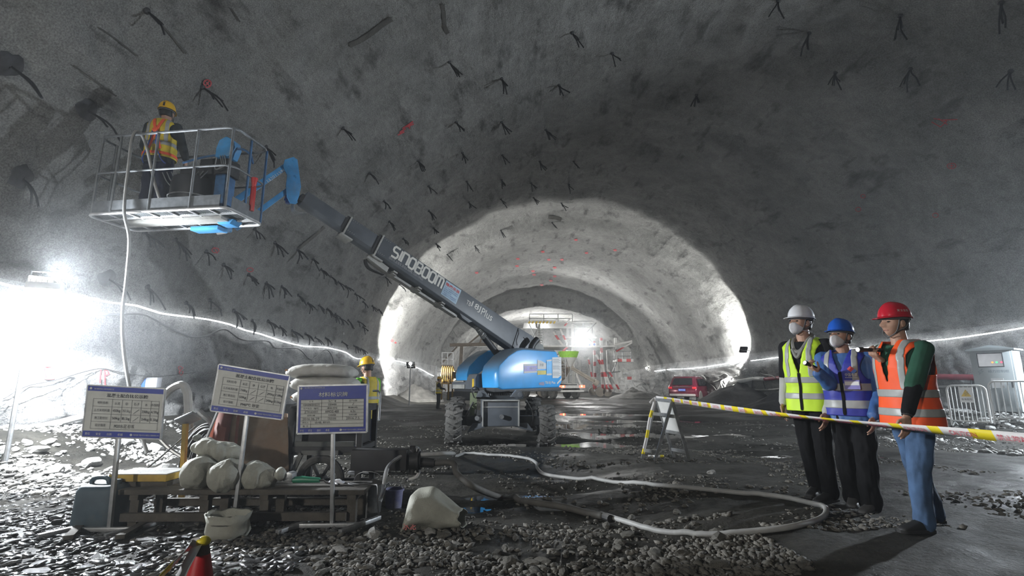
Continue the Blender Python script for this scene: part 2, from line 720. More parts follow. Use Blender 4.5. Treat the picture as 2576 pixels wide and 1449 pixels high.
YS = frange(-13, 4, 0.6) + frange(4, 18, 0.14) + frange(18, 31, 0.25) + frange(31, 70, 0.6) + [70.0]
NS = 260
grid = [[vault_pt(i / NS, y) for i in range(NS + 1)] for y in YS]


def grid_obj(name, i0, i1, mat, label):
    mb = MB()
    w_ = i1 - i0 + 1
    vs_ = [grid[j][i] for j in range(len(YS)) for i in range(i0, i1 + 1)]
    fs = [(j * w_ + i, j * w_ + i + 1, (j + 1) * w_ + i + 1, (j + 1) * w_ + i) for j in range(len(YS) - 1) for i in range(w_ - 1)]
    me = bpy.data.meshes.new(name)
    me.from_pydata(vs_, [], fs)
    me.polygons.foreach_set('use_smooth', [True] * len(me.polygons))
    me.materials.append(mat)
    o = bpy.data.objects.new(name, me)
    COL.objects.link(o)
    struct(o, label)
    return o, BVHTree.FromPolygons(vs_, fs)


iR, iL = 32, NS - 32
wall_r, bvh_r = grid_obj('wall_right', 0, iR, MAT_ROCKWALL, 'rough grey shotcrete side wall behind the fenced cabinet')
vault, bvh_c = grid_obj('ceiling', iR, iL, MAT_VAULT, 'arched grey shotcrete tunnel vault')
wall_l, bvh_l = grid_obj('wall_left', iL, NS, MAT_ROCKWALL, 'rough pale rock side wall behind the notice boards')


def W(px, py, off=0.0):
    """where the line of sight meets the tunnel lining, and its inward normal"""
    d = ray(px, py)
    best = None
    for b in (bvh_r, bvh_c, bvh_l):
        h = b.ray_cast(CAM, d)
        if h[0] is not None and (best is None or h[3] < best[3]):
            best = h
    if best is None:
        return None, None
    n = best[1]
    if n.dot(d) > 0:
        n = -n
    return best[0] + n * off, n


# end face of the tunnel
mb = MB()
A, B = section(70)
ringp = [Vector((TX + A * 1.02 * math.cos(PI * i / 40), 69.9, TZ + B * 1.02 * math.sin(PI * i / 40))) for i in range(41)]
ringp = [Vector((TX + A * 1.02, 69.9, -1))] + ringp + [Vector((TX - A * 1.02, 69.9, -1))]
mb.add(ringp, [tuple(range(len(ringp)))])
struct(mb.build('wall_far', MAT_ROCKWALL, smooth=False), 'dark rock face at the far end')

PUD = [(1.2, 11.6, 2.6, 0.75), (2.9, 13.6, 3.0, 0.8), (1.8, 16.5, 3.6, 1.1), (5.0, 18.5, 3.0, 0.9), (5.6, 9.6, 1.5, 0.5), (4.7, 10.6, 1.0, 0.35),
       (-6.2, 6.1, 1.3, 0.75), (3.5, 22, 4.2, 1.3), (-0.9, 5.9, 0.9, 0.35), (0.1, 6.55, 1.1, 0.3), (6.5, 13.4, 1.2, 0.4)]


def gz(x, y, fine=True):
    h = 0.18 * sm(0.6, 2.4, x) * (1 - sm(6.3, 10.5, y))
    h += 0.55 * sm(-6.0, -8.2, x) * sm(5, 8, y)
    h += 0.46 * sm(9.0, 12.4, x) * sm(5, 8.5, y) * (1 - sm(17, 25, y))
    q = Vector((x, y, 0))
    h += 0.045 * noise.noise(q * 0.55) + 0.03 * noise.noise(q * 1.7 + Vector((5, 2, 0)))
    if fine:
        h += 0.016 * noise.noise(q * 5.0) + 0.010 * noise.noise(q * 13)
        # wheel ruts
        for xr in (2.2, 4.0, 6.3):
            dx = (x - xr - 0.25 * math.sin(y * 0.35)) / 0.28
            if abs(dx) < 3:
                h -= 0.035 * math.exp(-dx * dx) * sm(8, 10, y)
    for (cx, cy, rx, ry) in PUD:
        r = ((x - cx) / rx) ** 2 + ((y - cy) / ry) ** 2
        if r < 2.5:
            h -= 0.09 * (1 - sm(0.3, 2.0, r))
    return h


def G(px, py):
    """where the line of sight meets the ground"""
    d = ray(px, py)
    t0 = t1 = 0.5
    while t1 < 90:
        p = CAM + d * t1
        if p.z < gz(p.x, p.y, False):
            break
        t0 = t1
        t1 += max(0.05, 0.02 * t1)
    for _ in range(14):
        tm = (t0 + t1) / 2
        p = CAM + d * tm
        if p.z < gz(p.x, p.y, False):
            t1 = tm
        else:
            t0 = tm
    return Vector((p.x, p.y, gz(p.x, p.y)))


def on_ground(x, y, dz=0.0):
    return Vector((x, y, gz(x, y) + dz))


XS = frange(-9.6, 15.6, 0.1) + [15.6]
YG = frange(-13, 1.6, 0.6) + frange(1.6, 6.5, 0.05) + frange(6.5, 14, 0.1) + frange(14, 30, 0.25) + frange(30, 70, 1.0) + [70.0]
vs_ = [(x, y, gz(x, y)) for y in YG for x in XS]
nx = len(XS)
fs = [(j * nx + i, j * nx + i + 1, (j + 1) * nx + i + 1, (j + 1) * nx + i) for j in range(len(YG) - 1) for i in range(nx - 1)]
me = bpy.data.meshes.new('floor')
me.from_pydata(vs_, [], fs)
me.polygons.foreach_set('use_smooth', [True] * len(me.polygons))
me.materials.append(MAT_MUD)
floor = bpy.data.objects.new('floor', me)
COL.objects.link(floor)
struct(floor, 'wet muddy tunnel floor')

# puddles: level sheets of water lying in the hollows
PLAB = ['dark puddle close to the boom lift front tyre', 'broad puddle between the boom lift and the A-frame', 'long puddle beside the boom lift rear wheels', 'puddle in the wheel ruts towards the maroon car',
        'glinting puddle on the mud behind the white-helmeted person', 'small puddle between the A-frame and the white-helmeted person', 'pale puddle at the foot of the bright left wall', 'wide far puddle reflecting the truck tail lights',
        'small dark puddle under the thick suction hose by the pump', 'narrow puddle inside the bend of the pale hose', 'small puddle on the mud before the dark spoil heap']
for k, (cx, cy, rx, ry) in enumerate(PUD):
    lv = sorted(gz(cx + rx * 0.8 * math.cos(a), cy + ry * 0.8 * math.sin(a), False) for a in [i * PI / 4 for i in range(8)])[2]
    n = 40
    ps = []
    for i in range(n):
        a = 2 * PI * i / n
        r = 1.15 + 0.18 * noise.noise(Vector((math.cos(a) * 2 + k * 5, math.sin(a) * 2, 0)))
        ps.append((cx + rx * r * math.cos(a), cy + ry * r * math.sin(a), lv))
    o = MB().add(ps, [tuple(range(n))]).build('puddle', MAT_WATER, smooth=False)
    tag(o, PLAB[k], 'puddle', 'puddles on the tunnel floor')

# ------------------------------------------------------------------ the boom lift
LC = Vector((-0.36, 13.0, 0))
HA = math.radians(42)
H_ = Vector((-math.cos(HA), -math.sin(HA), 0))        # turret heading
S_ = Vector((math.sin(HA), -math.cos(HA), 0))         # its left side, towards the camera
Z_ = Vector((0, 0, 1))
MAT_LBLUE = M('lift_blue', (0.06, 0.42, 0.92), 0.28, 0, 0.08, 4, dust=0.75, dustcol=(0.36, 0.38, 0.38))
MAT_JIB = M('jib_blue', (0.07, 0.32, 0.66), 0.35, 0, 0.15, 6, dirt=0.3, dirtcol=(0.25, 0.3, 0.36))
MAT_LGREY = M('lift_grey', (0.105, 0.118, 0.135), 0.45, 0.0, 0.12, 5, dust=0.5, dustcol=(0.30, 0.31, 0.31))
MAT_LDARK = M('lift_dark', (0.025, 0.027, 0.03), 0.55, 0, 0.2)
MAT_PLATE = M('dusty_plate', (0.40, 0.40, 0.38), 0.6, 0.2, 0.15, 8, dirt=0.3)
MAT_TYRE = M('tyre', (0.085, 0.083, 0.078), 0.85, 0, 0.3, 14, bump=0.3, dust=0.2)
MAT_LETTER = M('white_lettering', (0.78, 0.77, 0.72), 0.55, 0, 0.05)
MAT_CHROME = M('cylinder_rod', (0.6, 0.6, 0.6), 0.2, 1.0)
lift = thing('boom_lift', 'blue and grey boom lift with four lugged tyres and long raised boom', 'boom lift', tuple(LC))


def TU(u, w_, z):
    return LC + H_ * u + S_ * w_ + Z_ * z


def lpart(mb, name, mat, parent=lift, **k):
    L = LC
    mb.v = [(p[0] - L.x, p[1] - L.y, p[2] - L.z) for p in mb.v]
    return mb.build(name, mat, parent, **k)


# chassis and wheels, in a frame turned a little
CY = math.radians(4)
CR = Matrix.Rotation(CY, 3, 'Z')


def CH(x, y, z):
    return LC + CR @ Vector((x, y, z))


def chbox(mb, c, s):
    return mb.box(CH(*c), s, CR)


mb = MB()
chbox(mb, (0, 0.05, 0.70), (0.86, 2.3, 0.44))
chbox(mb, (0, 0.0, 0.95), (1.15, 1.5, 0.08))
lpart(mb, 'chassis', MAT_LGREY, bevel=0.015)
mb = MB()
chbox(mb, (0.0, -1.35, 0.62), (0.80, 0.30, 0.56))
mb.prism([(-0.62, 0.40), (-0.44, 0.40), (-0.44, 0.90), (0.44, 0.90), (0.44, 0.40), (0.62, 0.40), (0.75, 0.22), (0.52, 0.27), (0.3, 0.33), (-0.3, 0.33), (-0.52, 0.27), (-0.75, 0.20)],
         CH(0, -1.38, 0), CR @ Vector((1, 0, 0)), Z_, 0.16)
lpart(mb, 'front_plate', MAT_LGREY, bevel=0.01)
mb = MB()
for sx in (-1, 1):
    chbox(mb, (sx * 0.405, -1.53, 0.62), (0.03, 0.06, 0.56))
chbox(mb, (0, -1.53, 0.905), (0.84, 0.10, 0.025))
chbox(mb, (0, -1.51, 0.76), (0.78, 0.02, 0.015))
lpart(mb, 'front_plate_rim', MAT_PLATE)
for (kx, kz) in ((0.02, 0.55), (-0.53, 0.52)):
    mb = MB().cyl(CH(kx, -1.46, kz), CH(kx, -1.60, kz), 0.05, 0.05, 14)
    lpart(mb, 'pin', MAT_STEEL)
for sx in (-1, 1):
    mb = MB()
    mb.prism([(-0.16, 0), (0.16, 0), (0.10, 0.14), (-0.02, 0.16)], CH(sx * 0.40, -1.05, 0.97), CR @ Vector((sx, 0, 0)), Z_, 0.35)
    mb.cyl(CH(sx * 0.46, -1.28, 1.02), CH(sx * 0.46, -1.1, 1.02), 0.055, 0.055, 12)
    lpart(mb, 'axle_lock', MAT_LGREY, bevel=0.008)
for y_ in (-1.25, 1.25):
    lpart(chbox(MB(), (0, y_, 0.45), (1.9, 0.22, 0.2)), 'axle_beam', MAT_LDARK, bevel=0.02)
mb = MB()
mb.beam(CH(-0.62, -1.2, 0.66), CH(-0.62, -0.8, 0.92), 0.16, 0.34)
lpart(mb, 'hydraulic_tank', M('tank_green', (0.22, 0.26, 0.16), 0.6))
mb = MB()
pts = spline([CH(-0.62, -1.30, 0.86), CH(-0.78, -1.36, 0.55), CH(-0.74, -1.34, 0.36), CH(-0.60, -1.3, 0.42), CH(-0.56, -1.3, 0.7)], 6)
mb.tube(pts, 0.022, 6)
lpart(mb, 'hydraulic_hose', MAT_BLACK)
mb = MB()
pts = spline([CH(0.6, -1.30, 0.9), CH(0.74, -1.38, 0.6), CH(0.70, -1.34, 0.36), CH(0.52, -1.28, 0.4)], 6)
mb.tube(pts, 0.02, 6)
lpart(mb, 'hydraulic_hose', MAT_BLACK)
mb = MB()
mb.tube(spline([CH(-0.6, -1.1, 0.95), CH(-0.66, -1.15, 1.15), CH(-0.55, -1.0, 1.2), CH(-0.45, -0.8, 1.05)], 5), 0.015, 6)
lpart(mb, 'hydraulic_hose', MAT_BLACK)


def make_wheel():
    R, Wd = 0.455, 0.36
    prof = [(0.24, -Wd / 2 + 0.03), (0.36, -Wd / 2), (R - 0.05, -Wd / 2 + 0.015), (R - 0.02, -Wd / 2 + 0.06), (R - 0.02, Wd / 2 - 0.06), (R - 0.05, Wd / 2 - 0.015), (0.36, Wd / 2), (0.24, Wd / 2 - 0.03)]
    mb = MB().lathe(prof, axis=(1, 0, 0), n=40)
    n = 14
    for side in (-1, 1):
        for i in range(n):
            a0 = 2 * PI * (i + (0.5 if side > 0 else 0)) / n
            segs = []
            for (xx, da, rr) in ((0.005, 0.10, R - 0.008), (0.085, 0.03, R), (0.185, -0.11, R - 0.03)):
                a = a0 + da
                segs.append(Vector((side * xx, math.cos(a) * rr, math.sin(a) * rr)))
            for p, q in zip(segs, segs[1:]):
                mid = (p + q) / 2
                mb.beam(p, q, 0.060, 0.044, up=(0, mid.y, mid.z))
    return mb


wheel0 = make_wheel()
for k, (sx, sy, st) in enumerate(((-1, -1, 2), (1, -1, -2), (-1, 1, -4), (1, 1, -14))):
    R3 = Matrix.Rotation(CY + math.radians(st), 3, 'Z')
    c = CH(sx * 1.06, sy * 1.25, 0)
    c.z = max(gz(c.x, c.y), gz(c.x, c.y - 0.1)) + 0.44
    mb = MB()
    mb.v = [tuple(R3 @ Vector(p) + c) for p in wheel0.v]
    mb.f = list(wheel0.f)
    wo = lpart(mb, 'wheel', MAT_TYRE)
    mb = MB()
    for s2 in (-1, 1):
        mb.lathe([(0.25, s2 * 0.14), (0.2, s2 * 0.10), (0.12, s2 * 0.10), (0.10, s2 * 0.15), (0.0, s2 * 0.16)], c=c, axis=R3 @ Vector((1, 0, 0)), n=20)
    lpart(mb, 'rim', MAT_LGREY, parent=wo)
# slewing ring
mb = MB()
mb.lathe([(0.60, 0.985), (0.60, 1.06)], c=LC, n=72)
for i in range(72):
    a = 2 * PI * i / 72
    mb.box(LC + Vector((0.61 * math.cos(a), 0.61 * math.sin(a), 1.02)), (0.03, 0.025, 0.06), Matrix.Rotation(a, 3, 'Z'))
lpart(mb, 'slewing_ring', MAT_DARKMETAL)

# turret
mb = MB()
mb.box(TU(-0.35, 0, 1.13), (2.3, 1.62, 0.10), Matrix((H_, S_, Z_)).transposed())
mb.prism([(-1.4, 1.1), (0.7, 1.1), (0.7, 1.28), (-0.2, 1.62), (-0.8, 2.2), (-1.25, 2.25), (-1.4, 1.9)], TU(0, 0.23, 0), H_, Z_, 0.04)
mb.prism([(-1.4, 1.1), (0.7, 1.1), (0.7, 1.28), (-0.2, 1.62), (-0.8, 2.2), (-1.25, 2.25), (-1.4, 1.9)], TU(0, -0.23, 0), H_, Z_, 0.04)
lpart(mb, 'turret_frame', MAT_LDARK, bevel=0.008)
cov = [(0.75, 1.15), (0.78, 1.50), (0.72, 1.70), (0.42, 1.96), (0.12, 2.12), (-0.12, 2.16), (-1.34, 2.15), (-1.52, 1.86), (-1.55, 1.30), (-1.45, 1.14), (0.62, 1.10)]
for sgn in (1, -1):
    cu = sum(p[0] for p in cov) / len(cov)
    cz = sum(p[1] for p in cov) / len(cov)
    ins = [(cu + (u - cu) * 0.955, cz + (z - cz) * 0.90) for u, z in cov]
    mb = MB()
    mb.loft([[TU(u, sgn * w_, z) for u, z in (ins if w_ == 0.85 else cov)] for w_ in (0.29, 0.74, 0.85)])
    c_o = lpart(mb, 'cover', MAT_LBLUE, bevel=0.025)
    if sgn > 0:
        cover_near = c_o
mb = MB()
mb.prism([(0.30, 1.62), (0.74, 1.36), (0.74, 1.42), (0.30, 1.68)], TU(0, -0.05, 0), H_, Z_, 0.10)
lpart(mb, 'walkway_strip', MAT_PLATE)
mb = MB()
mb.prism([(0.70, 1.12), (0.92, 1.14), (0.92, 1.40), (0.86, 1.50), (0.70, 1.52)], TU(0, 0.06, 0), H_, Z_, 0.34)
mb.prism([(0.70, 1.12), (0.86, 1.14), (0.86, 1.30), (0.70, 1.40)], TU(0, -0.48, 0), H_, Z_, 0.70)
lpart(mb, 'turret_nose', MAT_LGREY, bevel=0.02)
mb = MB()
mb.box(TU(0.875, -0.50, 1.33), (0.03, 0.42, 0.03), Matrix((H_, S_, Z_)).transposed())
mb.box(TU(0.875, -0.50, 1.20), (0.02, 0.5, 0.10), Matrix((H_, S_, Z_)).transposed())
lpart(mb, 'nose_trim', MAT_PLATE)
mb = MB().box(TU(0.922, 0.15, 1.28), (0.006, 0.07, 0.22), Matrix((H_, S_, Z_)).transposed())
lpart(mb, 'warning_sticker', MAT_YELLOW)
mb = MB()
mb.prism([(-1.38, 2.12), (-0.98, 2.12), (-1.0, 2.3), (-1.12, 2.36), (-1.3, 2.32)], TU(0, 0.28, 0), H_, Z_, 0.16)
lpart(mb, 'counterweight', M('counterweight_grey', (0.22, 0.23, 0.22), 0.6), bevel=0.02)
mb = MB()
mb.tube(spline([TU(-0.78, 0.42, 2.12), TU(-0.82, 0.42, 2.25), TU(-0.92, 0.42, 2.36), TU(-1.02, 0.42, 2.44)], 5), 0.085, 14, caps=False)
mb.tube(spline([TU(-0.78, 0.42, 2.12), TU(-0.82, 0.42, 2.25), TU(-0.92, 0.42, 2.36), TU(-1.02, 0.42, 2.43)], 5), 0.07, 14)
lpart(mb, 'exhaust_pipe', MAT_DARKMETAL)

# papers and decals on the near cover (flat, on the cover's outer face)
CW = 0.853


def CVP(px, py, off=0.0):
    """point of the cover's outer face seen at a pixel of the photograph"""
    d = ray(px, py)
    o = TU(0, CW + off, 0)
    t = (o - CAM).dot(S_) / d.dot(S_)
    return CAM + d * t


def decal(poly, name, mat, off):
    mb = MB()
    ps = [CVP(px, py, off) for px, py in poly]
    mb.add(ps, [tuple(range(len(ps)))])
    return lpart(mb, name, mat, parent=cover_near, smooth=False)


PAPER = M('paper', (0.75, 0.76, 0.76), 0.6, 0, 0.03)
decal([(1317, 916), (1351, 915), (1351, 937), (1318, 939)], 'decal', PAPER, 0.003)
decal([(1318, 921), (1351, 920), (1351, 933), (1318, 934)], 'decal_band', M('decal_violet', (0.16, 0.12, 0.55), 0.4), 0.005)
decal([(1352, 905), (1362, 908), (1374, 914), (1374, 928), (1352, 929)], 'decal', PAPER, 0.003)
decal([(1352, 932), (1374, 932), (1374, 942), (1352, 943)], 'decal_warning', M('decal_yellow', (0.66, 0.55, 0.08), 0.5), 0.003)
decal([(1375, 906), (1388, 904), (1388, 944), (1375, 944)], 'decal', PAPER, 0.003)
decal([(1375, 909), (1388, 908), (1388, 939), (1375, 940)], 'decal_blue', M('decal_cyan', (0.05, 0.42, 0.85), 0.45), 0.005)
decal([(1389, 899), (1412, 898), (1412, 944), (1404, 951), (1390, 951)], 'decal', PAPER, 0.003)
mb = MB()
for k in range(3):
    for r in range(4):
        y0 = 904 + k * 16 + r * 2.6
        ps = [CVP(1391, y0, 0.006), CVP(1391 + 15 + (r % 2) * 4, y0 - 0.1, 0.006), CVP(1391 + 15 + (r % 2) * 4, y0 + 0.8, 0.006), CVP(1391, y0 + 0.9, 0.006)]
        mb.add(ps, [(0, 1, 2, 3)])
lpart(mb, 'decal_print', M('print_grey', (0.28, 0.30, 0.34), 0.6), parent=cover_near, smooth=False)
mb = MB()
put_text(mb, 'TB18J Plus', CVP(1370.5, 967.5, 0.002), -H_, Z_, 0.085, width=(CVP(1397, 967) - CVP(1370.5, 967)).dot(-H_), bold=0.01)
lpart(mb, 'lettering', MAT_LETTER, parent=cover_near, smooth=False)
mb = MB()
put_text(mb, 'DSR-AC', CVP(1333, 930, 0.007), -H_, Z_, 0.07, width=(CVP(1350, 930) - CVP(1333, 930)).dot(-H_))
lpart(mb, 'lettering', MAT_LETTER, parent=cover_near, smooth=False)
mb = MB()
put_text(mb, 'PC', CVP(1319, 930.5, 0.007), -H_, Z_, 0.07)
lpart(mb, 'lettering', MAT_LETTER, parent=cover_near, smooth=False)
mb = MB()
put_text(mb, '员十注意', CVP(1358, 921, 0.006), -H_, Z_, 0.07, width=0.13)
lpart(mb, 'lettering', M('print_dark', (0.06, 0.06, 0.07), 0.6), parent=cover_near, smooth=False)
decal([(1356, 963), (1368, 960), (1370, 966), (1368, 970), (1356, 968)], 'decal_emblem', M('emblem_navy', (0.03, 0.05, 0.22), 0.3), 0.003)
decal([(1401, 963), (1413, 950), (1413, 956), (1402, 967)], 'decal_stripe', PAPER, 0.003)

# ---- boom, in the vertical plane through the turret's axis
R0 = TU(-0.95, 0, 2.30)


def PB(px, py, w_=0.0):
    d = ray(px, py)
    o = R0 + S_ * w_
    t = (o - CAM).dot(S_) / d.dot(S_)
    return CAM + d * t


TIP = PB(752, 492)
BD = (TIP - R0).normalized()
BU = BD.cross(S_).normalized()
if BU.z < 0:
    BU = -BU


def BT(px):
    """distance along the boom axis at a pixel column"""
    lo, hi = -1.0, 9.0
    for _ in range(40):
        m_ = (lo + hi) / 2
        p = R0 + BD * m_ - CAM
        zc = p.y * math.cos(PITCH) + p.z * math.sin(PITCH)
        if CXP + FPX * p.x / zc > px:
            lo = m_
        else:
            hi = m_
    return lo


def BP(t, w_, h):
    return R0 + BD * t + S_ * w_ + BU * h


def boom_box(mb, t0, t1, w_, h0, h1, drop0=0.0, drop1=0.0):
    """hollow-looking box section with chamfered lower edges"""
    def ring_(t, dr):
        b = 0.06
        return [BP(t, w_, h1), BP(t, -w_, h1), BP(t, -w_, h0 - dr + b), BP(t, -w_ + b, h0 - dr), BP(t, w_ - b, h0 - dr), BP(t, w_, h0 - dr + b)]
    return mb.loft([ring_(t0, drop0), ring_(t1, drop1)])


t1, t2, t3 = BT(944), BT(868), BT(762)
mb = MB()
boom_box(mb, -0.18, t1, 0.19, -0.26, 0.23, 0.12, 0.0)
boom_base = lpart(mb, 'boom_base', MAT_LGREY, bevel=0.012)
mb = MB()
boom_box(mb, t1 - 0.1, t2, 0.155, -0.21, 0.18)
lpart(mb, 'boom_section', MAT_LGREY, bevel=0.01)
mb = MB()
boom_box(mb, t2 - 0.1, t3, 0.125, -0.18, 0.135)
lpart(mb, 'boom_section', MAT_LGREY, bevel=0.01)
for (t_, w_, h0, h1) in ((t1, 0.195, -0.27, 0.235), (t2, 0.16, -0.22, 0.185)):
    mb = MB()
    po = [(-w_ - 0.012, h0 - 0.012), (w_ + 0.012, h0 - 0.012), (w_ + 0.012, h1 + 0.012), (-w_ - 0.012, h1 + 0.012)]
    pi_ = [(-w_ + 0.03, h0 + 0.03), (w_ - 0.03, h0 + 0.03), (w_ - 0.03, h1 - 0.03), (-w_ + 0.03, h1 - 0.03)]
    mb.ring(po, pi_, BP(t_, 0, 0), S_, BU, 0.035)
    mb.box(BP(t_ - 0.10, 0, h0 - 0.03), (0.26, 2 * w_ + 0.02, 0.035), Matrix((BD, S_, BU)).transposed())
    lpart(mb, 'boom_collar', MAT_PLATE)
    mb = MB().box(BP(t_ + 0.05, w_ - 0.018, (h0 + h1) / 2), (0.07, 0.012, (h1 - h0) * 0.95), Matrix((BD, S_, BU)).transposed())
    lpart(mb, 'wear_pad', MAT_BLACK)
    mb = MB()
    for k in range(4):
        for hh in (h1 - 0.05, h0 + 0.10):
            mb.cyl(BP(t_ - 0.05 - k * 0.05, w_ + 0.002, hh), BP(t_ - 0.05 - k * 0.05, w_ + 0.012, hh), 0.008, 0.008, 6)
    lpart(mb, 'bolt', MAT_PLATE)['kind'] = 'stuff'
# root: side plate, cover seam, pivot
mb = MB()
mb.prism([(-0.30, 0.20), (0.05, 0.26), (0.55, 0.24), (0.55, -0.30), (0.10, -0.48), (-0.12, -0.48), (-0.30, -0.1)], BP(0, 0.20, 0), BD, BU, 0.02)
mb.prism([(-0.30, 0.20), (0.05, 0.26), (0.55, 0.24), (0.55, -0.30), (0.10, -0.48), (-0.12, -0.48), (-0.30, -0.1)], BP(0, -0.20, 0), BD, BU, 0.02)
mb.cyl(BP(-0.02, 0.24, -0.3), BP(-0.02, -0.24, -0.3), 0.07, 0.07, 14)
lpart(mb, 'boom_root_plate', MAT_LGREY, bevel=0.006)
mb = MB()
for seg in ([(0.56, 0.18), (0.50, 0.10), (0.50, -0.12), (0.42, -0.22)], [(0.30, 0.08), (0.20, 0.04), (0.18, -0.10), (0.22, -0.16)]):
    mb.tube([BP(a, 0.214, b) for a, b in seg], 0.009, 5)
lpart(mb, 'plate_seam', MAT_BLACK)
# cylinder bracket under the boom, cylinder, coiled hose
br = [(1150, 776), (1176, 778), (1199, 791), (1198, 806), (1178, 812), (1162, 800)]
mb = MB()
for w_ in (0.13, -0.13):
    ps = [PB(px, py, w_) for px, py in br]
    qs = [((p - R0).dot(BD), (p - R0).dot(BU)) for p in ps]
    mb.prism(qs, R0 + S_ * w_, BD, BU, 0.03)
lpart(mb, 'cylinder_bracket', MAT_LGREY, bevel=0.006)
c0, c1, c2 = PB(1252, 892), PB(1218, 848), PB(1190, 806)
mb = MB().cyl(c0, c1, 0.085, 0.085, 18)
lpart(mb, 'lift_cylinder', MAT_LDARK)
mb = MB().cyl(c1, c2, 0.05, 0.05, 14)
lpart(mb, 'cylinder_rod', MAT_CHROME)
mb = MB()
n = 150
ax = (c2 - c1)
a_ = ax.normalized().orthogonal().normalized()
b_ = ax.normalized().cross(a_)
mb.tube([c1 + ax * (-0.05 + 1.05 * i / n) + (a_ * math.cos(i * 0.75) + b_ * math.sin(i * 0.75)) * 0.075 for i in range(n + 1)], 0.014, 5)
lpart(mb, 'coiled_hose', MAT_STEEL)
# cable tray and clips under the boom
mb = MB()
ta, tb = BT(1160), BT(985)
mb.box(BP((ta + tb) / 2, -0.02, -0.38), (abs(tb - ta), 0.16, 0.05), Matrix((BD, S_, BU)).transposed())
tray = lpart(mb, 'cable_tray', MAT_PLATE)
for px in (1117, 1060, 1000):
    mb = MB()
    t_ = BT(px)
    mb.box(BP(t_, 0.03, -0.34), (0.10, 0.32, 0.03), Matrix((BD, S_, BU)).transposed())
    mb.box(BP(t_, 0.03, -0.40), (0.10, 0.32, 0.02), Matrix((BD, S_, BU)).transposed())
    lpart(mb, 'tray_clip', MAT_PLATE)
mb = MB()
mb.prism([(0, 0), (0.55, 0.05), (0.5, 0.16), (0, 0.12)], BP(BT(985), 0.05, -0.44), BD, BU, 0.20)
lpart(mb, 'tray_guide', MAT_PLATE)
mb = MB()
for k in range(5):
    t_ = BT(944)
    mb.tube(spline([BP(t_ - 0.05, 0.06 - k * 0.03, -0.30), BP(t_ + 0.06, 0.06 - k * 0.03, -0.40), BP(t_ - 0.10, 0.05 - k * 0.03, -0.52), BP(t_ - 0.45, 0.05 - k * 0.02, -0.48)], 6), 0.012, 5)
lpart(mb, 'cable_loop', MAT_BLACK)

# lettering on the boom: rounded strokes
BX = -BD          # reading direction (down to the right)


def letter_strokes(strokes, o, x, y, s, wdt, kx):
    mb = MB()
    z = x.cross(y).normalized()
    for st in strokes:
        ps = [Vector((a * kx * s, b * s)) for a, b in st]
        L_, R_ = [], []
        m_ = len(ps)
        for i in range(m_):
            d0 = (ps[i] - ps[i - 1]).normalized() if i > 0 else None
            d1 = (ps[i + 1] - ps[i]).normalized() if i < m_ - 1 else None
            if d0 is None:
                n_ = Vector((-d1.y, d1.x)); f_ = 1
            elif d1 is None:
                n_ = Vector((-d0.y, d0.x)); f_ = 1
            else:
                n_ = (Vector((-d0.y, d0.x)) + Vector((-d1.y, d1.x))).normalized()
                f_ = 1 / max(0.5, n_.dot(Vector((-d1.y, d1.x))))
            L_.append(ps[i] + n_ * wdt / 2 * f_)
            R_.append(ps[i] - n_ * wdt / 2 * f_)
        vs2 = [o + x * p.x + y * p.y + z * 0.004 for p in L_] + [o + x * p.x + y * p.y + z * 0.004 for p in R_]
        mb.add(vs2, [(i, i + 1, m_ + i + 1, m_ + i) for i in range(m_ - 1)])
    return mb


c_ = 0.16
O_ = [(0.5, 0), (0.85 - c_, 0), (0.85, c_), (0.85, 1 - c_), (0.85 - c_, 1), (c_, 1), (0, 1 - c_), (0, c_), (c_, 0), (0.5, 0)]
GL = {
    'S': [[(0.85, 1), (c_, 1), (0, 1 - c_), (0, 0.62), (c_, 0.5), (0.85 - c_, 0.5), (0.85, 0.38), (0.85, c_), (0.85 - c_, 0), (0, 0)]],
    'I': [[(0.05, 0), (0.05, 1)]],
    'n': [[(0, 0), (0, 1), (0.7, 1), (0.85, 1 - c_), (0.85, 0)]],
    'O': [O_],
    'B': [[(0, 0.0), (0, 1), (0.68, 1), (0.80, 0.88), (0.80, 0.64), (0.68, 0.52), (0.0, 0.52)], [(0.6, 0.52), (0.72, 0.5), (0.85, 0.38), (0.85, 0.12), (0.72, 0), (0, 0)]],
    'm': [[(0, 0), (0, 1), (0.95, 1), (1.1, 1 - c_), (1.1, 0)], [(0.55, 1), (0.55, 0)]],
}
ADV = {'S': 1.15, 'I': 0.36, 'n': 1.15, 'O': 1.15, 'B': 1.15, 'm': 1.2}
tS, tE = BT(976), BT(1101)
lenw = tS - tE
total = sum(ADV[c] for c in 'SInOBOOm')
hgt = 0.25
mb = MB()
xx = 0.0
ZS = S_  # outward
for ch in 'SInOBOOm':
    k = lenw / total / hgt
    sub = letter_strokes(GL[ch], BP(tS, 0.192, -0.065) + BX * (xx * lenw / total), BX, BU, hgt, 0.048, k)
    mb.add(sub.v, sub.f)
    xx += ADV[ch]
lpart(mb, 'lettering', MAT_LETTER, parent=boom_base, smooth=False)
mb = MB()
put_text(mb, '随车吊,直臂车,吊车8-300吨 13201159625', BP(BT(974), 0.192, -0.165), BX, BU, 0.075, width=BT(974) - BT(1058), lift=0.004)
lpart(mb, 'lettering', M('lettering_pale', (0.42, 0.43, 0.44), 0.6), parent=boom_base, smooth=False)
mb = MB()
put_text(mb, 'TB', BP(BT(1161), 0.192, -0.03), BX, BU, 0.11, width=BT(1161) - BT(1172), bold=0.006, lift=0.004)
put_text(mb, '18J', BP(BT(1173), 0.192, -0.05), BX, BU, 0.19, width=BT(1173) - BT(1195), bold=0.006, lift=0.004)
put_text(mb, 'Plus', BP(BT(1198), 0.192, -0.05), BX, BU, 0.19, width=BT(1198) - BT(1225), bold=0.006, lift=0.004)
lpart(mb, 'lettering', MAT_LETTER, parent=boom_base, smooth=False)
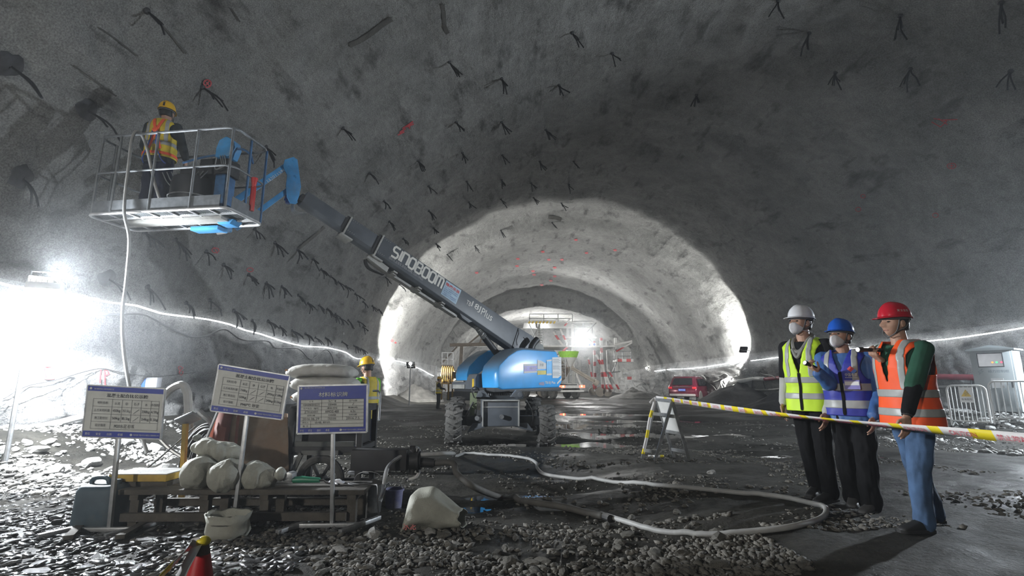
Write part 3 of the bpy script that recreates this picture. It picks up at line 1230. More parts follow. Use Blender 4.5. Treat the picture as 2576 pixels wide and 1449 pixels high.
sa, sb = BT(1104), BT(1142)
mb = MB()
mb.add([BP(sa, 0.196, -0.18), BP(sb, 0.196, -0.20), BP(sb, 0.196, 0.20), BP(sa, 0.196, 0.20)], [(0, 1, 2, 3)])
poster = lpart(mb, 'poster', M('poster_blue', (0.42, 0.58, 0.70), 0.5, 0, 0.08), parent=boom_base, smooth=False)
mb = MB()
put_text(mb, '豫康吊装', BP(sa - 0.02, 0.199, 0.075), BX, BU, 0.085, width=(sa - sb) * 0.9, bold=0.015)
lpart(mb, 'lettering', MAT_RED, parent=boom_base, smooth=False)
mb = MB()
for k, s in enumerate(('吊车 叉车 随车吊 直臂车', '高空车 曲臂车 平板车', '服务热线', '13201159625', '15837123071')):
    put_text(mb, s, BP(sa - 0.03, 0.199, 0.02 - k * 0.045), BX, BU, 0.03, width=(sa - sb) * (0.85 if k != 2 else 0.5))
lpart(mb, 'lettering', M('print_blue', (0.10, 0.16, 0.42), 0.6), parent=boom_base, smooth=False)

# ---- jib head, jib bars, rotator
hd = [(716, 402), (738, 395), (748, 402), (753, 440), (757, 470), (752, 494), (744, 514), (730, 512), (722, 496), (719, 470), (722, 440), (712, 418)]
mb = MB()
for w_ in (0.11, -0.11):
    ps = [PB(px, py, w_) for px, py in hd]
    mb.prism([((p - TIP).dot(H_), (p - TIP).z) for p in ps], TIP + S_ * w_, H_, Z_, 0.03)
for (px, py) in ((738, 405), (742, 445), (744, 508), (728, 420)):
    mb.cyl(PB(px, py, 0.13), PB(px, py, -0.13), 0.035, 0.035, 10)
lpart(mb, 'jib_head', MAT_JIB, bevel=0.006)
mb = MB()
mb.beam(PB(736, 470), PB(726, 506), 0.16, 0.06)
mb.cyl(PB(735, 455), PB(724, 512), 0.05, 0.05, 12)
lpart(mb, 'jib_cylinder', M('jib_cylinder_blue', (0.02, 0.10, 0.42), 0.3))
jl = [((735, 408), (592, 506), 0.095), ((738, 468), (594, 574), 0.08)]
for k, (a, b, hh) in enumerate(jl):
    mb = MB().beam(PB(*a), PB(*b), 0.16, hh * 1.2)
    o = lpart(mb, 'jib_bar', MAT_JIB, bevel=0.012)
    if k == 0:
        mb = MB()
        d_ = (PB(*a) - PB(*b)).normalized()
        u_ = d_.cross(S_).normalized()
        u_ = -u_ if u_.z < 0 else u_
        put_text(mb, '13201159625', PB(672, 456, 0.083) - u_ * 0.03, d_, u_, 0.055, width=0.55)
        lpart(mb, 'lettering', MAT_LETTER, parent=o, smooth=False)
mb = MB()
pts = [PB(744, 498), PB(736, 520), PB(744, 536), PB(768, 538)]
for k in range(4):
    mb.tube(spline([p + S_ * (0.05 * k - 0.08) for p in pts], 5), 0.014, 6)
lpart(mb, 'hose_bundle', MAT_STEEL)
mb = MB()
mb.box(PB(757, 502), (0.10, 0.24, 0.16), Matrix((BD, S_, BU)).transposed())
lpart(mb, 'tip_block', MAT_BLACK)

# ---- platform
E1 = Vector((0.990, -0.139, 0))
E2 = Vector((0.139, 0.990, 0))
PD = Vector((-4.26, 7.05, 3.90))           # near right corner of the floor
PL, PW, PHT = 2.40, 0.86, 1.28


def PF(a, b, z):
    """a: metres from the right end to the left; b: from the near side back; z above the floor"""
    return PD - E1 * a + E2 * b + Z_ * z


MAT_RAIL = M('rail_grey', (0.20, 0.215, 0.23), 0.5, 0.3, 0.2, 12, dirt=0.3)
MAT_RAILB = M('rail_blue', (0.06, 0.17, 0.36), 0.45, 0.1, 0.2, 12, dirt=0.3)
plat = thing('platform', None, None)
plat.parent = lift
plat.location = PD - LC
del_keys = [k for k in plat.keys()]
for k in del_keys:
    del plat[k]


def ppart(mb, name, mat, **k):
    mb.v = [(p[0] - PD.x, p[1] - PD.y, p[2] - PD.z) for p in mb.v]
    return mb.build(name, mat, plat, **k)


def rrect(z, r=0.16, ins=0.0):
    out = []
    for (ca, cb, a0) in ((r + ins, r + ins, 180), (PL - r - ins, r + ins, 270), (PL - r - ins, PW - r - ins, 0), (r + ins, PW - r - ins, 90)):
        for k in range(5):
            t = math.radians(a0 + 90 * k / 4)
            out.append(PF(ca + r * math.cos(t), cb + r * math.sin(t), z))
    return out


ppart(MB().tube(rrect(PHT), 0.021, 8, closed=True), 'top_rail', MAT_RAIL)
ppart(MB().tube(rrect(0.66), 0.017, 8, closed=True), 'mid_rail', MAT_RAIL)
for (a, b, m_) in ((0.05, 0.03, MAT_RAIL), (0.62, 0.0, MAT_RAIL), (1.32, 0.0, MAT_RAIL), (1.98, 0.0, MAT_RAIL), (2.36, 0.04, MAT_RAIL), (2.38, 0.30, MAT_RAIL), (2.36, 0.83, MAT_RAIL), (0.03, 0.83, MAT_RAILB), (0.02, 0.42, MAT_RAILB),
                   (0.75, 0.86, MAT_RAILB), (1.6, 0.86, MAT_RAIL)):
    ppart(MB().cyl(PF(a, b, 0), PF(a, b, PHT), 0.02, 0.02, 8), 'post', m_)
for (p, q) in ((PF(0.12, 0, 0.09), PF(2.3, 0, 0.09)), (PF(0, 0.1, 0.09), PF(0, PW - 0.1, 0.09)), (PF(PL, 0.1, 0.09), PF(PL, PW - 0.1, 0.09)), (PF(0.1, PW, 0.09), PF(2.3, PW, 0.09))):
    ppart(MB().beam(p, q, 0.012, 0.19), 'toe_board', MAT_RAIL)
MAT_FLOORBAR = M('floor_bar', (0.70, 0.71, 0.72), 0.45, 0.3, 0.15, 10)
mb = MB().tube(rrect(-0.02, 0.12), 0.024, 6, closed=True)
for i in range(1, 7):
    mb.beam(PF(PL * i / 7, 0, -0.01), PF(PL * i / 7, PW, -0.01), 0.022, 0.03)
mb.beam(PF(0, PW * 0.32, -0.012), PF(PL, PW * 0.32, -0.012), 0.03, 0.03)
mb.beam(PF(0, PW * 0.72, -0.012), PF(PL, PW * 0.72, -0.012), 0.05, 0.05)
ppart(mb, 'floor_frame', MAT_FLOORBAR)
mb = MB()
n = 60
for i in range(n):
    a = 0.05 + (PL - 0.1) * i / (n - 1)
    mb.beam(PF(a, 0.03, 0.005), PF(a, PW - 0.03, 0.005), 0.018, 0.012)
ppart(mb, 'floor_mesh', MAT_RAIL)
mb = MB().box(PF(1.2, PW * 0.52, -0.04), (1.7, 0.22, 0.05), Matrix((E1, E2, Z_)).transposed())
ppart(mb, 'floor_channel', MAT_PLATE)
mb = MB()
mb.box(PF(0.95, PW - 0.05, -0.075), (0.50, 0.20, 0.07), Matrix((E1, E2, Z_)).transposed())
mb.prism([(-0.16, 0), (0.16, 0.0), (0.10, -0.08), (-0.10, -0.08)], PF(0.42, PW - 0.25, -0.02), E1, Z_, 0.22)
ppart(mb, 'platform_bracket', MAT_JIB, bevel=0.01)
mb = MB()
c_r = PB(572, 572)
mb.cyl(c_r - Z_ * 0.08, c_r + Z_ * 0.08, 0.08, 0.08, 16)
mb.beam(c_r, PF(0.72, PW, -0.08), 0.14, 0.09)
ppart(mb, 'rotator', MAT_JIB, bevel=0.01)
mb = MB()
q = PB(556, 577, 0.1)
mb.tube(spline([q + Vector((-0.1, 0, 0.06)), q + Vector((0, 0, 0.05)), q + Vector((0.03, 0, -0.05)), q + Vector((0.1, 0, -0.05))], 4), 0.025, 8)
mb.cyl(q + Vector((-0.06, 0, -0.05)), q + Vector((0.08, 0, -0.03)), 0.05, 0.05, 10)
ppart(mb, 'sensor', MAT_WHITE)
# red fire extinguisher-like handle on the right rail
mb = MB()
mb.beam(PF(-0.02, 0.52, 0.10), PF(-0.02, 0.52, 0.52), 0.07, 0.05)
mb.cyl(PF(-0.02, 0.52, 0.5), PF(-0.02, 0.52, 0.66), 0.03, 0.055, 10)
ppart(mb, 'red_handle', MAT_RED, bevel=0.008)
# control console
mb = MB()
mb.box(PF(0.62, 0.52, 0.84), (0.5, 0.3, 0.28), Matrix((E1, E2, Z_)).transposed())
ppart(mb, 'control_console', MAT_LDARK, bevel=0.02)
mb = MB()
mb.prism([(-0.14, -0.16), (0.10, -0.16), (0.16, 0.02), (0.12, 0.14), (0.02, 0.2), (-0.10, 0.14), (-0.14, 0.0)], PF(0.42, 0.42, 1.12), E1, Z_, 0.22)
ppart(mb, 'console_guard', MAT_JIB, bevel=0.02)
mb = MB()
mb.tube(spline([PF(0.40, 0.42, 1.12), PF(0.2, 0.44, 1.14), PF(0.05, 0.46, 1.04), PF(0.02, 0.5, 0.9)], 5), 0.018, 6)
mb.tube(spline([PF(0.5, 0.5, 1.1), PF(0.9, 0.5, 1.08), PF(1.3, 0.5, 1.0)], 5), 0.018, 6)
mb.tube(spline([PF(0.5, 0.55, 0.95), PF(0.9, 0.5, 0.9), PF(1.25, 0.5, 0.92)], 5), 0.018, 6)
ppart(mb, 'guard_rail', MAT_RAILB)
mb = MB()
mb.box(PF(0.48, 0.5, 0.42), (0.18, 0.24, 0.62), Matrix((E1, E2, Z_)).transposed())
ppart(mb, 'console_stand', MAT_RAILB, bevel=0.015)
mb = MB()
rr_ = random.Random(3)
for k in range(4):
    b0 = 0.62 + 0.08 * k
    mb.tube(spline([PF(b0, 0.28, 0.72), PF(b0 + 0.22, 0.26, 0.50 - 0.03 * k), PF(b0 + 0.45, 0.28, 0.55), PF(b0 + 0.6, 0.3, 0.75)], 6), 0.008, 5)
for k in range(3):
    mb.tube(spline([PF(0.46 - 0.04 * k, 0.3, 0.98), PF(0.40 - 0.03 * k, 0.28, 0.80), PF(0.50, 0.28, 0.74), PF(0.52, 0.3, 0.95)], 5), 0.008, 5)
ppart(mb, 'wiring', MAT_STEEL)
# mixing drum standing on the platform
dr = thing('mixing_drum', 'dark steel mixing drum standing on the lift platform beside the worker', 'drum', tuple(PF(0.98, 0.45, 0.012)))
mb = MB().lathe([(0.30, 0.0), (0.32, 0.05), (0.33, 0.5), (0.31, 0.62), (0.28, 0.64), (0.27, 0.60), (0.26, 0.1)], n=24)
mb.build('shell', MAT_DARKMETAL, dr)
mb = MB().box((0.0, 0.02, 0.72), (0.4, 0.26, 0.18))
mb.cyl((0, 0, 0.6), (0, 0, 0.72), 0.05)
mb.build('motor', MAT_LDARK, dr, bevel=0.02)
mb = MB().tube([(0.345 * math.cos(a), 0.345 * math.sin(a), 0.3) for a in [2 * PI * i / 24 for i in range(24)]], 0.012, 6, closed=True)
mb.build('hoop', MAT_STEEL, dr)

# ------------------------------------------------------------------ people
MAT_SKIN = M('skin', (0.46, 0.27, 0.19), 0.55, 0, 0.10, 12)
MAT_HAIR = M('hair', (0.012, 0.011, 0.010), 0.6, 0, 0.2, 40)
MAT_MASK = M('mask_white', (0.72, 0.72, 0.74), 0.8, 0, 0.05, 20, bump=0.15, bscale=60)
MAT_REFL = M('reflective_band', (0.36, 0.37, 0.36), 0.4, 0.0, 0.08, 20)
MAT_SHOE = M('shoe_black', (0.018, 0.018, 0.019), 0.6)
MAT_STRAP = M('strap_grey', (0.10, 0.10, 0.10), 0.7)
MAT_EYE = M('eye', (0.02, 0.015, 0.012), 0.2)


def capsule(mb, p0, r0, p1, r1, n=12, k=3):
    p0, p1 = Vector(p0), Vector(p1)
    d = (p1 - p0)
    if d.length < 1e-6:
        d = Vector((0, 0, 1e-3))
    d.normalize()
    a = d.orthogonal().normalized()
    b = d.cross(a)
    rings = []
    for i in range(k + 1):
        t = PI / 2 * (1 - i / k)
        rings.append((p0 - d * (r0 * math.sin(t)), max(1e-4, r0 * math.cos(t))))
    for i in range(k + 1):
        t = PI / 2 * i / k
        rings.append((p1 + d * (r1 * math.sin(t)), max(1e-4, r1 * math.cos(t))))
    mb.loft([[c + a * (r * math.cos(2 * PI * j / n)) + b * (r * math.sin(2 * PI * j / n)) for j in range(n)] for c, r in rings])
    return mb


def solid(mb, name, mat, parent, voxel=0.008, it=4, fold=0.0, fs=9.0, seed=0, label=None):
    """unite overlapping shapes into one continuous skin"""
    me = bpy.data.meshes.new(name)
    me.from_pydata(mb.v, [], mb.f)
    o = bpy.data.objects.new(name, me)
    COL.objects.link(o)
    r = o.modifiers.new('r', 'REMESH')
    r.mode = 'VOXEL'
    r.voxel_size = voxel
    s = o.modifiers.new('s', 'SMOOTH')
    s.iterations = it
    s.factor = 0.5
    dg = bpy.context.evaluated_depsgraph_get()
    m2 = bpy.data.meshes.new_from_object(o.evaluated_get(dg))
    o.modifiers.clear()
    o.data = m2
    bpy.data.meshes.remove(me)
    m2.name = name
    if fold:
        off = Vector((seed * 3.1, seed * 1.7, 0))
        cos = [v.co.copy() for v in m2.vertices]
        nrm = [n_.vector.copy() for n_ in m2.vertex_normals]
        flat = []
        for c, n_ in zip(cos, nrm):
            q = Vector((c.x * fs, c.y * fs, c.z * fs * 0.45)) + off
            p = c + n_ * ((noise.noise(q) * 0.65 + noise.noise(q * 2.3) * 0.35) * fold)
            flat += (p.x, p.y, p.z)
        m2.vertices.foreach_set('co', flat)
    m2.polygons.foreach_set('use_smooth', [True] * len(m2.polygons))
    m2.materials.clear()
    m2.materials.append(mat)
    o.parent = parent
    if label:
        o['label'] = label
    return o


def head_shape(mb, T, s):
    n, m_ = 36, 28
    vs2 = []
    for j in range(m_ + 1):
        ph = PI * j / m_
        for i in range(n):
            t = 2 * PI * i / n
            x, y, z = math.sin(ph) * math.cos(t), math.sin(ph) * math.sin(t), math.cos(ph)
            rx, ry, rz = 0.077, 0.098, 0.118
            if z < 0:
                rx *= 1 - 0.34 * (-z) ** 1.5
                ry *= 1 - 0.20 * (-z) ** 1.5
            p = Vector((x * rx, y * ry, z * rz))
            if z < 0:
                p.y += 0.022 * (-z)

            def g(cx, cz, sx, sz):
                return math.exp(-((p.x - cx) / sx) ** 2 - ((p.z - cz) / sz) ** 2) if y > 0 else 0
            p.y += 0.036 * g(0, -0.022, 0.014, 0.018) + 0.018 * g(0, 0.006, 0.011, 0.022)
            p.y -= 0.013 * g(0.032, 0.010, 0.018, 0.012) + 0.013 * g(-0.032, 0.010, 0.018, 0.012)
            p.y += 0.006 * g(0, 0.032, 0.045, 0.010)
            p.y += 0.006 * g(0, -0.058, 0.020, 0.009) + 0.009 * g(0, -0.092, 0.020, 0.014)
            p.x += (0.006 if x > 0 else -0.006) * math.exp(-((p.z + 0.015) / 0.025) ** 2) * (1 if y > 0.2 else 0)
            vs2.append(T(p))
    fs2 = [(j * n + i, (j + 1) * n + i, (j + 1) * n + (i + 1) % n, j * n + (i + 1) % n) for j in range(m_) for i in range(n)]
    mb.add(vs2, fs2)
    for sx in (-1, 1):
        e = MB().sphere((0, 0, 0), (0.012, 0.024, 0.033), 10, 8)
        mb.add([T(Vector(p) + Vector((sx * 0.080, -0.006, -0.008))) for p in e.v], e.f)


def hand(mb, Wr, f, pn, side, s, curl=0.5, thumb=0.5):
    """palm and five fingers. f: finger direction, pn: direction the palm faces, side: +1 thumb on f x pn side"""
    f = Vector(f).normalized()
    pn = (Vector(pn) - f * Vector(pn).dot(f)).normalized()
    a = f.cross(pn) * side                       # towards the thumb
    k = s
    pn0 = pn
    for i, (off, L) in enumerate(((0.030, 0.088), (0.010, 0.094), (-0.010, 0.090), (-0.029, 0.080))):
        kn = Wr + f * (L * k) + a * (off * k)
        capsule(mb, Wr + a * (off * 0.55 * k), 0.017 * k, kn, 0.0125 * k, 8, 2)
        fl = (0.082, 0.090, 0.084, 0.066)[i] * k
        p = kn
        d = f.copy()
        pn = pn0
        for j, (part, r) in enumerate(((0.45, 0.0098), (0.30, 0.0090), (0.25, 0.0080))):
            ang = curl * (0.7, 1.0, 0.7)[j]
            dprev = d
            d = (d * math.cos(ang) + pn * math.sin(ang)).normalized()
            q = p + d * (fl * part)
            capsule(mb, p, r * k, q, (r - 0.0006) * k, 8, 2)
            p = q
            pn = (pn * math.cos(ang) - dprev * math.sin(ang)).normalized()
    t0 = Wr + f * (0.022 * k) + a * (0.028 * k)
    t1 = t0 + (f * 0.5 + a * (0.75 - 0.3 * thumb) + hand_pn(f, a, side) * thumb * 0.6).normalized() * (0.042 * k)
    t2 = t1 + (f * 0.85 + a * (0.25 - 0.25 * thumb) + hand_pn(f, a, side) * thumb * 0.7).normalized() * (0.034 * k)
    t3 = t2 + (f * 0.9 + hand_pn(f, a, side) * thumb * 0.8).normalized() * (0.026 * k)
    capsule(mb, t0 - a * 0.012 * k, 0.017 * k, t1, 0.0125 * k, 8, 2)
    capsule(mb, t1, 0.0120 * k, t2, 0.0105 * k, 8, 2)
    capsule(mb, t2, 0.0105 * k, t3, 0.0088 * k, 8, 2)


def hand_pn(f, a, side):
    # a = (f x pn) * side  ->  pn = (a * side) x f
    return (a * side).cross(f).normalized()


TORSO = [(0.80, 0.178, 0.132, -0.005), (0.90, 0.176, 0.128, -0.005), (1.02, 0.160, 0.115, 0.0), (1.14, 0.165, 0.118, 0.004), (1.26, 0.178, 0.125, 0.006),
         (1.35, 0.182, 0.118, 0.0), (1.405, 0.172, 0.104, -0.006), (1.445, 0.135, 0.088, -0.012), (1.475, 0.092, 0.074, -0.014), (1.505, 0.066, 0.066, -0.012)]


def torso_at(z):
    T_ = TORSO
    if z <= T_[0][0]:
        return T_[0][1:]
    for i in range(len(T_) - 1):
        if z <= T_[i + 1][0]:
            t = (z - T_[i][0]) / (T_[i + 1][0] - T_[i][0])
            return tuple(a + (b - a) * t for a, b in zip(T_[i][1:], T_[i + 1][1:]))
    return T_[-1][1:]


class Person:
    def __init__(P, label, root, theta, s, group=None, fine=True, wide=1.0):
        P.root = thing('person', label, 'person', tuple(root), 0, group)
        P.o = Vector(root)
        P.th = math.radians(theta)
        P.s = s
        P.Rz = Matrix.Rotation(P.th, 3, 'Z')
        P.fine = fine
        P.vox = 0.0055 if fine else 0.010
        P.wide = wide

    def L(P, x, y, z):
        """point in the body's own frame (facing +y, right hand +x) -> root-relative"""
        return P.Rz @ Vector((x * P.s, y * P.s, z * P.s))

    def wp(P, v):
        return Vector(v) - P.o

    def d(P, x, y, z):
        return P.Rz @ Vector((x, y, z))

    def pose(P, head_yaw=0, head_pitch=0, head_roll=0, Rs=None, Re=None, Rw=None, Ls=None, Le=None, Lw=None, feet=None, head_off=(0, 0, 0)):
        """joints: world points or None for hanging arms"""
        P.J = {}
        P.J['Rs'] = P.L(0.190 * P.wide, -0.01, 1.405)
        P.J['Ls'] = P.L(-0.190 * P.wide, -0.01, 1.405)
        P.J['Re'] = P.wp(Re) if Re is not None else P.L(0.235 * P.wide, -0.03, 1.115)
        P.J['Le'] = P.wp(Le) if Le is not None else P.L(-0.235 * P.wide, -0.03, 1.115)
        P.J['Rw'] = P.wp(Rw) if Rw is not None else P.L(0.235 * P.wide, 0.05, 0.865)
        P.J['Lw'] = P.wp(Lw) if Lw is not None else P.L(-0.235 * P.wide, 0.05, 0.865)
        P.feet = feet or [P.L(0.10, 0.0, 0.0), P.L(-0.10, 0.0, 0.0)]
        P.hc = P.L(head_off[0], 0.025 + head_off[1], 1.632 + head_off[2])
        P.HR = P.Rz @ Matrix.Rotation(math.radians(head_yaw), 3, 'Z') @ Matrix.Rotation(math.radians(head_pitch), 3, 'X') @ Matrix.Rotation(math.radians(head_roll), 3, 'Y')

    def HT(P, p):
        return P.hc + P.HR @ (Vector(p) * P.s)

    def ring(P, z, off=0.0, n=24):
        rx, ry, yo = torso_at(z)
        rx *= P.wide
        out = []
        for i in range(n):
            t = 2 * PI * i / n
            c, s_ = math.cos(t), math.sin(t)
            e = 0.85
            x = (abs(c) ** e) * (1 if c >= 0 else -1) * (rx + off)
            y = (abs(s_) ** e) * (1 if s_ >= 0 else -1) * (ry + off) + yo
            out.append(P.L(x, y, z))
        return out

    def body(P, hands=((0.45, 0.5), (0.45, 0.5)), fdir=(None, None), pdir=(None, None)):
        mb = MB()
        s = P.s
        head_shape(mb, P.HT, s)
        capsule(mb, P.L(0, -0.005, 1.42), 0.062 * s, P.HT((0, -0.012, -0.06)), 0.058 * s, 16)
        mb.loft([P.ring(z, -0.02) for z in (0.82, 0.92, 1.05, 1.18, 1.30, 1.38, 1.43, 1.47)])
        for k, (S0, E0, W0) in enumerate((('Rs', 'Re', 'Rw'), ('Ls', 'Le', 'Lw'))):
            S0, E0, W0 = P.J[S0], P.J[E0], P.J[W0]
            capsule(mb, S0, 0.048 * s, E0, 0.040 * s)
            capsule(mb, E0, 0.040 * s, W0, 0.027 * s)
            capsule(mb, P.L(0.08 if k == 0 else -0.08, 0, 1.40), 0.05 * s, S0, 0.05 * s)
            f = fdir[k] if fdir[k] is not None else ((W0 - E0).normalized() * 0.5 + Vector((0, 0, -0.7))).normalized()
            inward = P.d(-1 if k == 0 else 1, 0, 0)
            pn = pdir[k] if pdir[k] is not None else inward
            cu, thb = hands[k]
            hand(mb, W0, f, pn, (1 if k == 0 else -1) * P.thumb_sign(f, pn, k), s, cu, thb)
        for k, ft in enumerate(P.feet):
            hip = P.L(0.09 if k == 0 else -0.09, 0, 0.88)
            ank = ft + Vector((0, 0, 0.10 * s))
            kn = (hip + ank) / 2 + P.d(0, 0.025, 0)
            capsule(mb, hip, 0.07 * s, kn, 0.05 * s)
            capsule(mb, kn, 0.05 * s, ank, 0.035 * s)
        return solid(mb, 'body', MAT_SKIN, P.root, P.vox if P.fine else 0.009, 3)

    def thumb_sign(P, f, pn, k):
        # thumbs point forward when the arms hang
        a = Vector(f).cross(Vector(pn))
        fw = P.d(0, 1, 0.4)
        sg = 1 if a.dot(fw) > 0 else -1
        return sg * (1 if k == 0 else -1)

    def top(P, name, mat, long_sleeve=True, sleeve_to=1.0, z0=0.80, puff=0.012, ra=0.066, rw=0.05, seed=1, collar=True, fold=0.008):
        mb = MB()
        s = P.s
        zs = [z0, 0.9, 1.0, 1.1, 1.2, 1.3, 1.38, 1.42, 1.45]
        zs = [z for z in zs if z >= z0]
        mb.loft([P.ring(z, puff) for z in zs])
        for k, (S0, E0, W0) in enumerate((('Rs', 'Re', 'Rw'), ('Ls', 'Le', 'Lw'))):
            S0, E0, W0 = P.J[S0], P.J[E0], P.J[W0]
            capsule(mb, P.L(0.07 if k == 0 else -0.07, -0.01, 1.40), 0.065 * s, S0, ra * s)
            capsule(mb, S0, ra * s, E0, (ra - 0.006) * s)
            if long_sleeve:
                e = E0 + (W0 - E0) * sleeve_to
                capsule(mb, E0, (ra - 0.006) * s, e, rw * s, k=1)
        o = solid(mb, name, mat, P.root, P.vox * 1.4, 4, fold * s, 11, seed)
        return o

    def sleeve(P, name, mat, side, t0, t1, r0, r1, fold=0.004):
        """a tube of cloth on a forearm"""
        E0, W0 = P.J[side + 'e'], P.J[side + 'w']
        mb = MB()
        capsule(mb, E0 + (W0 - E0) * t0, r0 * P.s, E0 + (W0 - E0) * t1, r1 * P.s, 14, 2)
        return solid(mb, name, mat, P.root, P.vox * 1.3, 2, fold, 16, 5)

    def trousers(P, name, mat, rt=0.094, rk=0.076, ra=0.066, seed=2, zt=0.93, fold=0.010, knee=0.03):
        mb = MB()
        s = P.s
        mb.loft([P.ring(z, 0.006) for z in (0.80, 0.86, zt, zt + 0.04)])
        for k, ft in enumerate(P.feet):
            hip = P.L(0.088 if k == 0 else -0.088, -0.005, 0.86)
            ank = ft + Vector((0, 0, 0.075 * s)) - P.d(0, 0.02, 0)
            kn = (hip + ank) / 2 + P.d(0, knee, 0)
            capsule(mb, hip, rt * s, kn, rk * s, 16)
            capsule(mb, kn, rk * s, ank, ra * s, 16)
        return solid(mb, name, mat, P.root, P.vox * 1.5, 3, fold * 1.7 * s, 12, seed)

    def shoes(P, mat=MAT_SHOE, yaw=(0, 0), sole=None):
        for k, ft in enumerate(P.feet):
            R = P.Rz @ Matrix.Rotation(math.radians(yaw[k]), 3, 'Z')
            s = P.s
            rings = []
            for (y, hw, h, z0) in ((-0.085, 0.025, 0.05, 0.0), (-0.075, 0.036, 0.085, 0.0), (-0.03, 0.042, 0.105, 0.0), (0.02, 0.043, 0.10, 0.0), (0.07, 0.047, 0.075, 0.0), (0.12, 0.050, 0.058, 0.0), (0.165, 0.043, 0.046, 0.0), (0.19, 0.025, 0.03, 0.002)):
                r = []
                for i in range(14):
                    t = 2 * PI * i / 14
                    c, sn = math.cos(t), math.sin(t)
                    r.append(ft + R @ Vector((hw * s * (abs(c) ** 0.8) * (1 if c > 0 else -1), y * s, (z0 + h * 0.5 + 0.5 * h * (abs(sn) ** 0.7) * (1 if sn > 0 else -1)) * s)))
                rings.append(r)
            sh = MB().loft(rings).build('shoe', mat, P.root, smooth=True)
            mb = MB()
            rings = []
            for (y, hw) in ((-0.09, 0.025), (-0.075, 0.040), (0.0, 0.045), (0.08, 0.052), (0.14, 0.052), (0.18, 0.038), (0.197, 0.02)):
                rings.append([ft + R @ Vector((x * s, y * s, z * s)) for x, z in ((-hw, 0.0), (hw, 0.0), (hw, 0.022), (-hw, 0.022))])
            mb.loft(rings).build('sole', sole or MAT_BLACK, sh)

    def patch(P, keep, off, name, mat, z0=0.75, z1=1.50, n=128, m_=110, thick=0.004, parent=None, warp=None):
        """part of the garment surface where keep(x, y, z, angle) holds"""
        vs2, idx, fs2 = [], {}, []
        zs = [z0 + (z1 - z0) * j / m_ for j in range(m_ + 1)]
        info = []
        for z in zs:
            rx, ry, yo = torso_at(z)
            rx *= P.wide
            row = []
            for i in range(n):
                t = 2 * PI * (i + 0.5) / n
                c, sn = math.cos(t), math.sin(t)
                o2 = off + 0.010 * noise.noise(Vector((c * 2.2, sn * 2.2, z * 7 + P.th)))
                x = (abs(c) ** 0.85) * (1 if c >= 0 else -1) * (rx + o2)
                y = (abs(sn) ** 0.85) * (1 if sn >= 0 else -1) * (ry + o2) + yo
                row.append((x, y, z))
            info.append(row)

        def vid(j, i):
            if (j, i) not in idx:
                idx[(j, i)] = len(vs2)
                vs2.append(P.L(*info[j][i]))
            return idx[(j, i)]
        for j in range(m_):
            for i in range(n):
                i2 = (i + 1) % n
                x = (info[j][i][0] + info[j][i2][0]) / 2
                y = (info[j][i][1] + info[j][i2][1]) / 2
                z = (zs[j] + zs[j + 1]) / 2
                if keep(x, y, z):
                    fs2.append((vid(j, i), vid(j, i2), vid(j + 1, i2), vid(j + 1, i)))
        mb = MB()
        mb.v, mb.f = [tuple(p) for p in vs2], fs2
        o = mb.build(name, mat, parent or P.root, smooth=True)
        bm = bmesh.new()
        bm.from_mesh(o.data)
        for _ in range(8):                       # even out the stepped cut edges
            new = {}
            for v_ in bm.verts:
                nb = [e.other_vert(v_) for e in v_.link_edges if e.is_boundary]
                if len(nb) == 2:
                    new[v_] = v_.co * 0.4 + (nb[0].co + nb[1].co) * 0.3
            for v_, c_ in new.items():
                v_.co = c_
        bm.to_mesh(o.data)
        bm.free()
        sd = o.modifiers.new('thickness', 'SOLIDIFY')
        sd.thickness = thick
        sd.offset = 1
        return o

    def vest(P, mat, hem=0.80, bands=((1.06, 1.11), (0.905, 0.96)), off=0.032, shoulder=(0.085, 0.125), vneck=0.26, zipmat=None, open_=0.0, bandmat=None, vlow=1.14):
        w_ = P.wide

        def shell(x, y, z):
            if z < hem or z > 1.485:
                return False
            if y > 0 and z > vlow and abs(x) < (z - vlow) * vneck + 0.004:
                return False
            if y > 0 and abs(x) < open_:
                return False
            ax_ = abs(x) / w_
            if 1.20 < z < 1.43 and ax_ > 0.150 + 0.04 * ((z - 1.31) / 0.12) ** 2:
                return False
            return True
        v = P.patch(shell, off, 'vest', mat)
        for (b0, b1) in bands:
            P.patch(lambda x, y, z: shell(x, y, z) and b0 <= z <= b1, off + 0.005, 'reflective_band', bandmat or MAT_REFL, parent=v, thick=0.002)
        for sx in (-1, 1):
            P.patch(lambda x, y, z: shell(x, y, z) and z > bands[0][1] and shoulder[0] < sx * x / w_ < shoulder[1], off + 0.005, 'shoulder_band', bandmat or MAT_REFL, parent=v, thick=0.002)
        if zipmat:
            P.patch(lambda x, y, z: shell(x, y, z) and y > 0 and abs(x) < 0.011, off + 0.007, 'zip', zipmat, parent=v, thick=0.002, n=240)
        return v

    def helmet(P, mat, tilt=0, strap=True, text=None, stripe=None, cradle=True):
        s = P.s
        Rt = Matrix.Rotation(math.radians(tilt), 3, 'X')
        base = Vector((0, -0.006, 0.058))

        def T(p):
            return P.HT(base + Rt @ Vector(p))
        n = 40
        rx, ry, hz = 0.104, 0.128, 0.125
        rings = []
        outer = []
        for i in range(n):
            t = 2 * PI * i / n
            fr = max(0.0, math.sin(t))
            ex = 0.010 + 0.045 * fr ** 3
            outer.append(T(((rx + ex * 0.9) * math.cos(t), (ry + ex) * math.sin(t), -0.010 - 0.010 * fr ** 2)))
        rings.append([p - P.HR @ (Rt @ Vector((0, 0, 0.004 * s))) for p in outer])
        rings.append(outer)
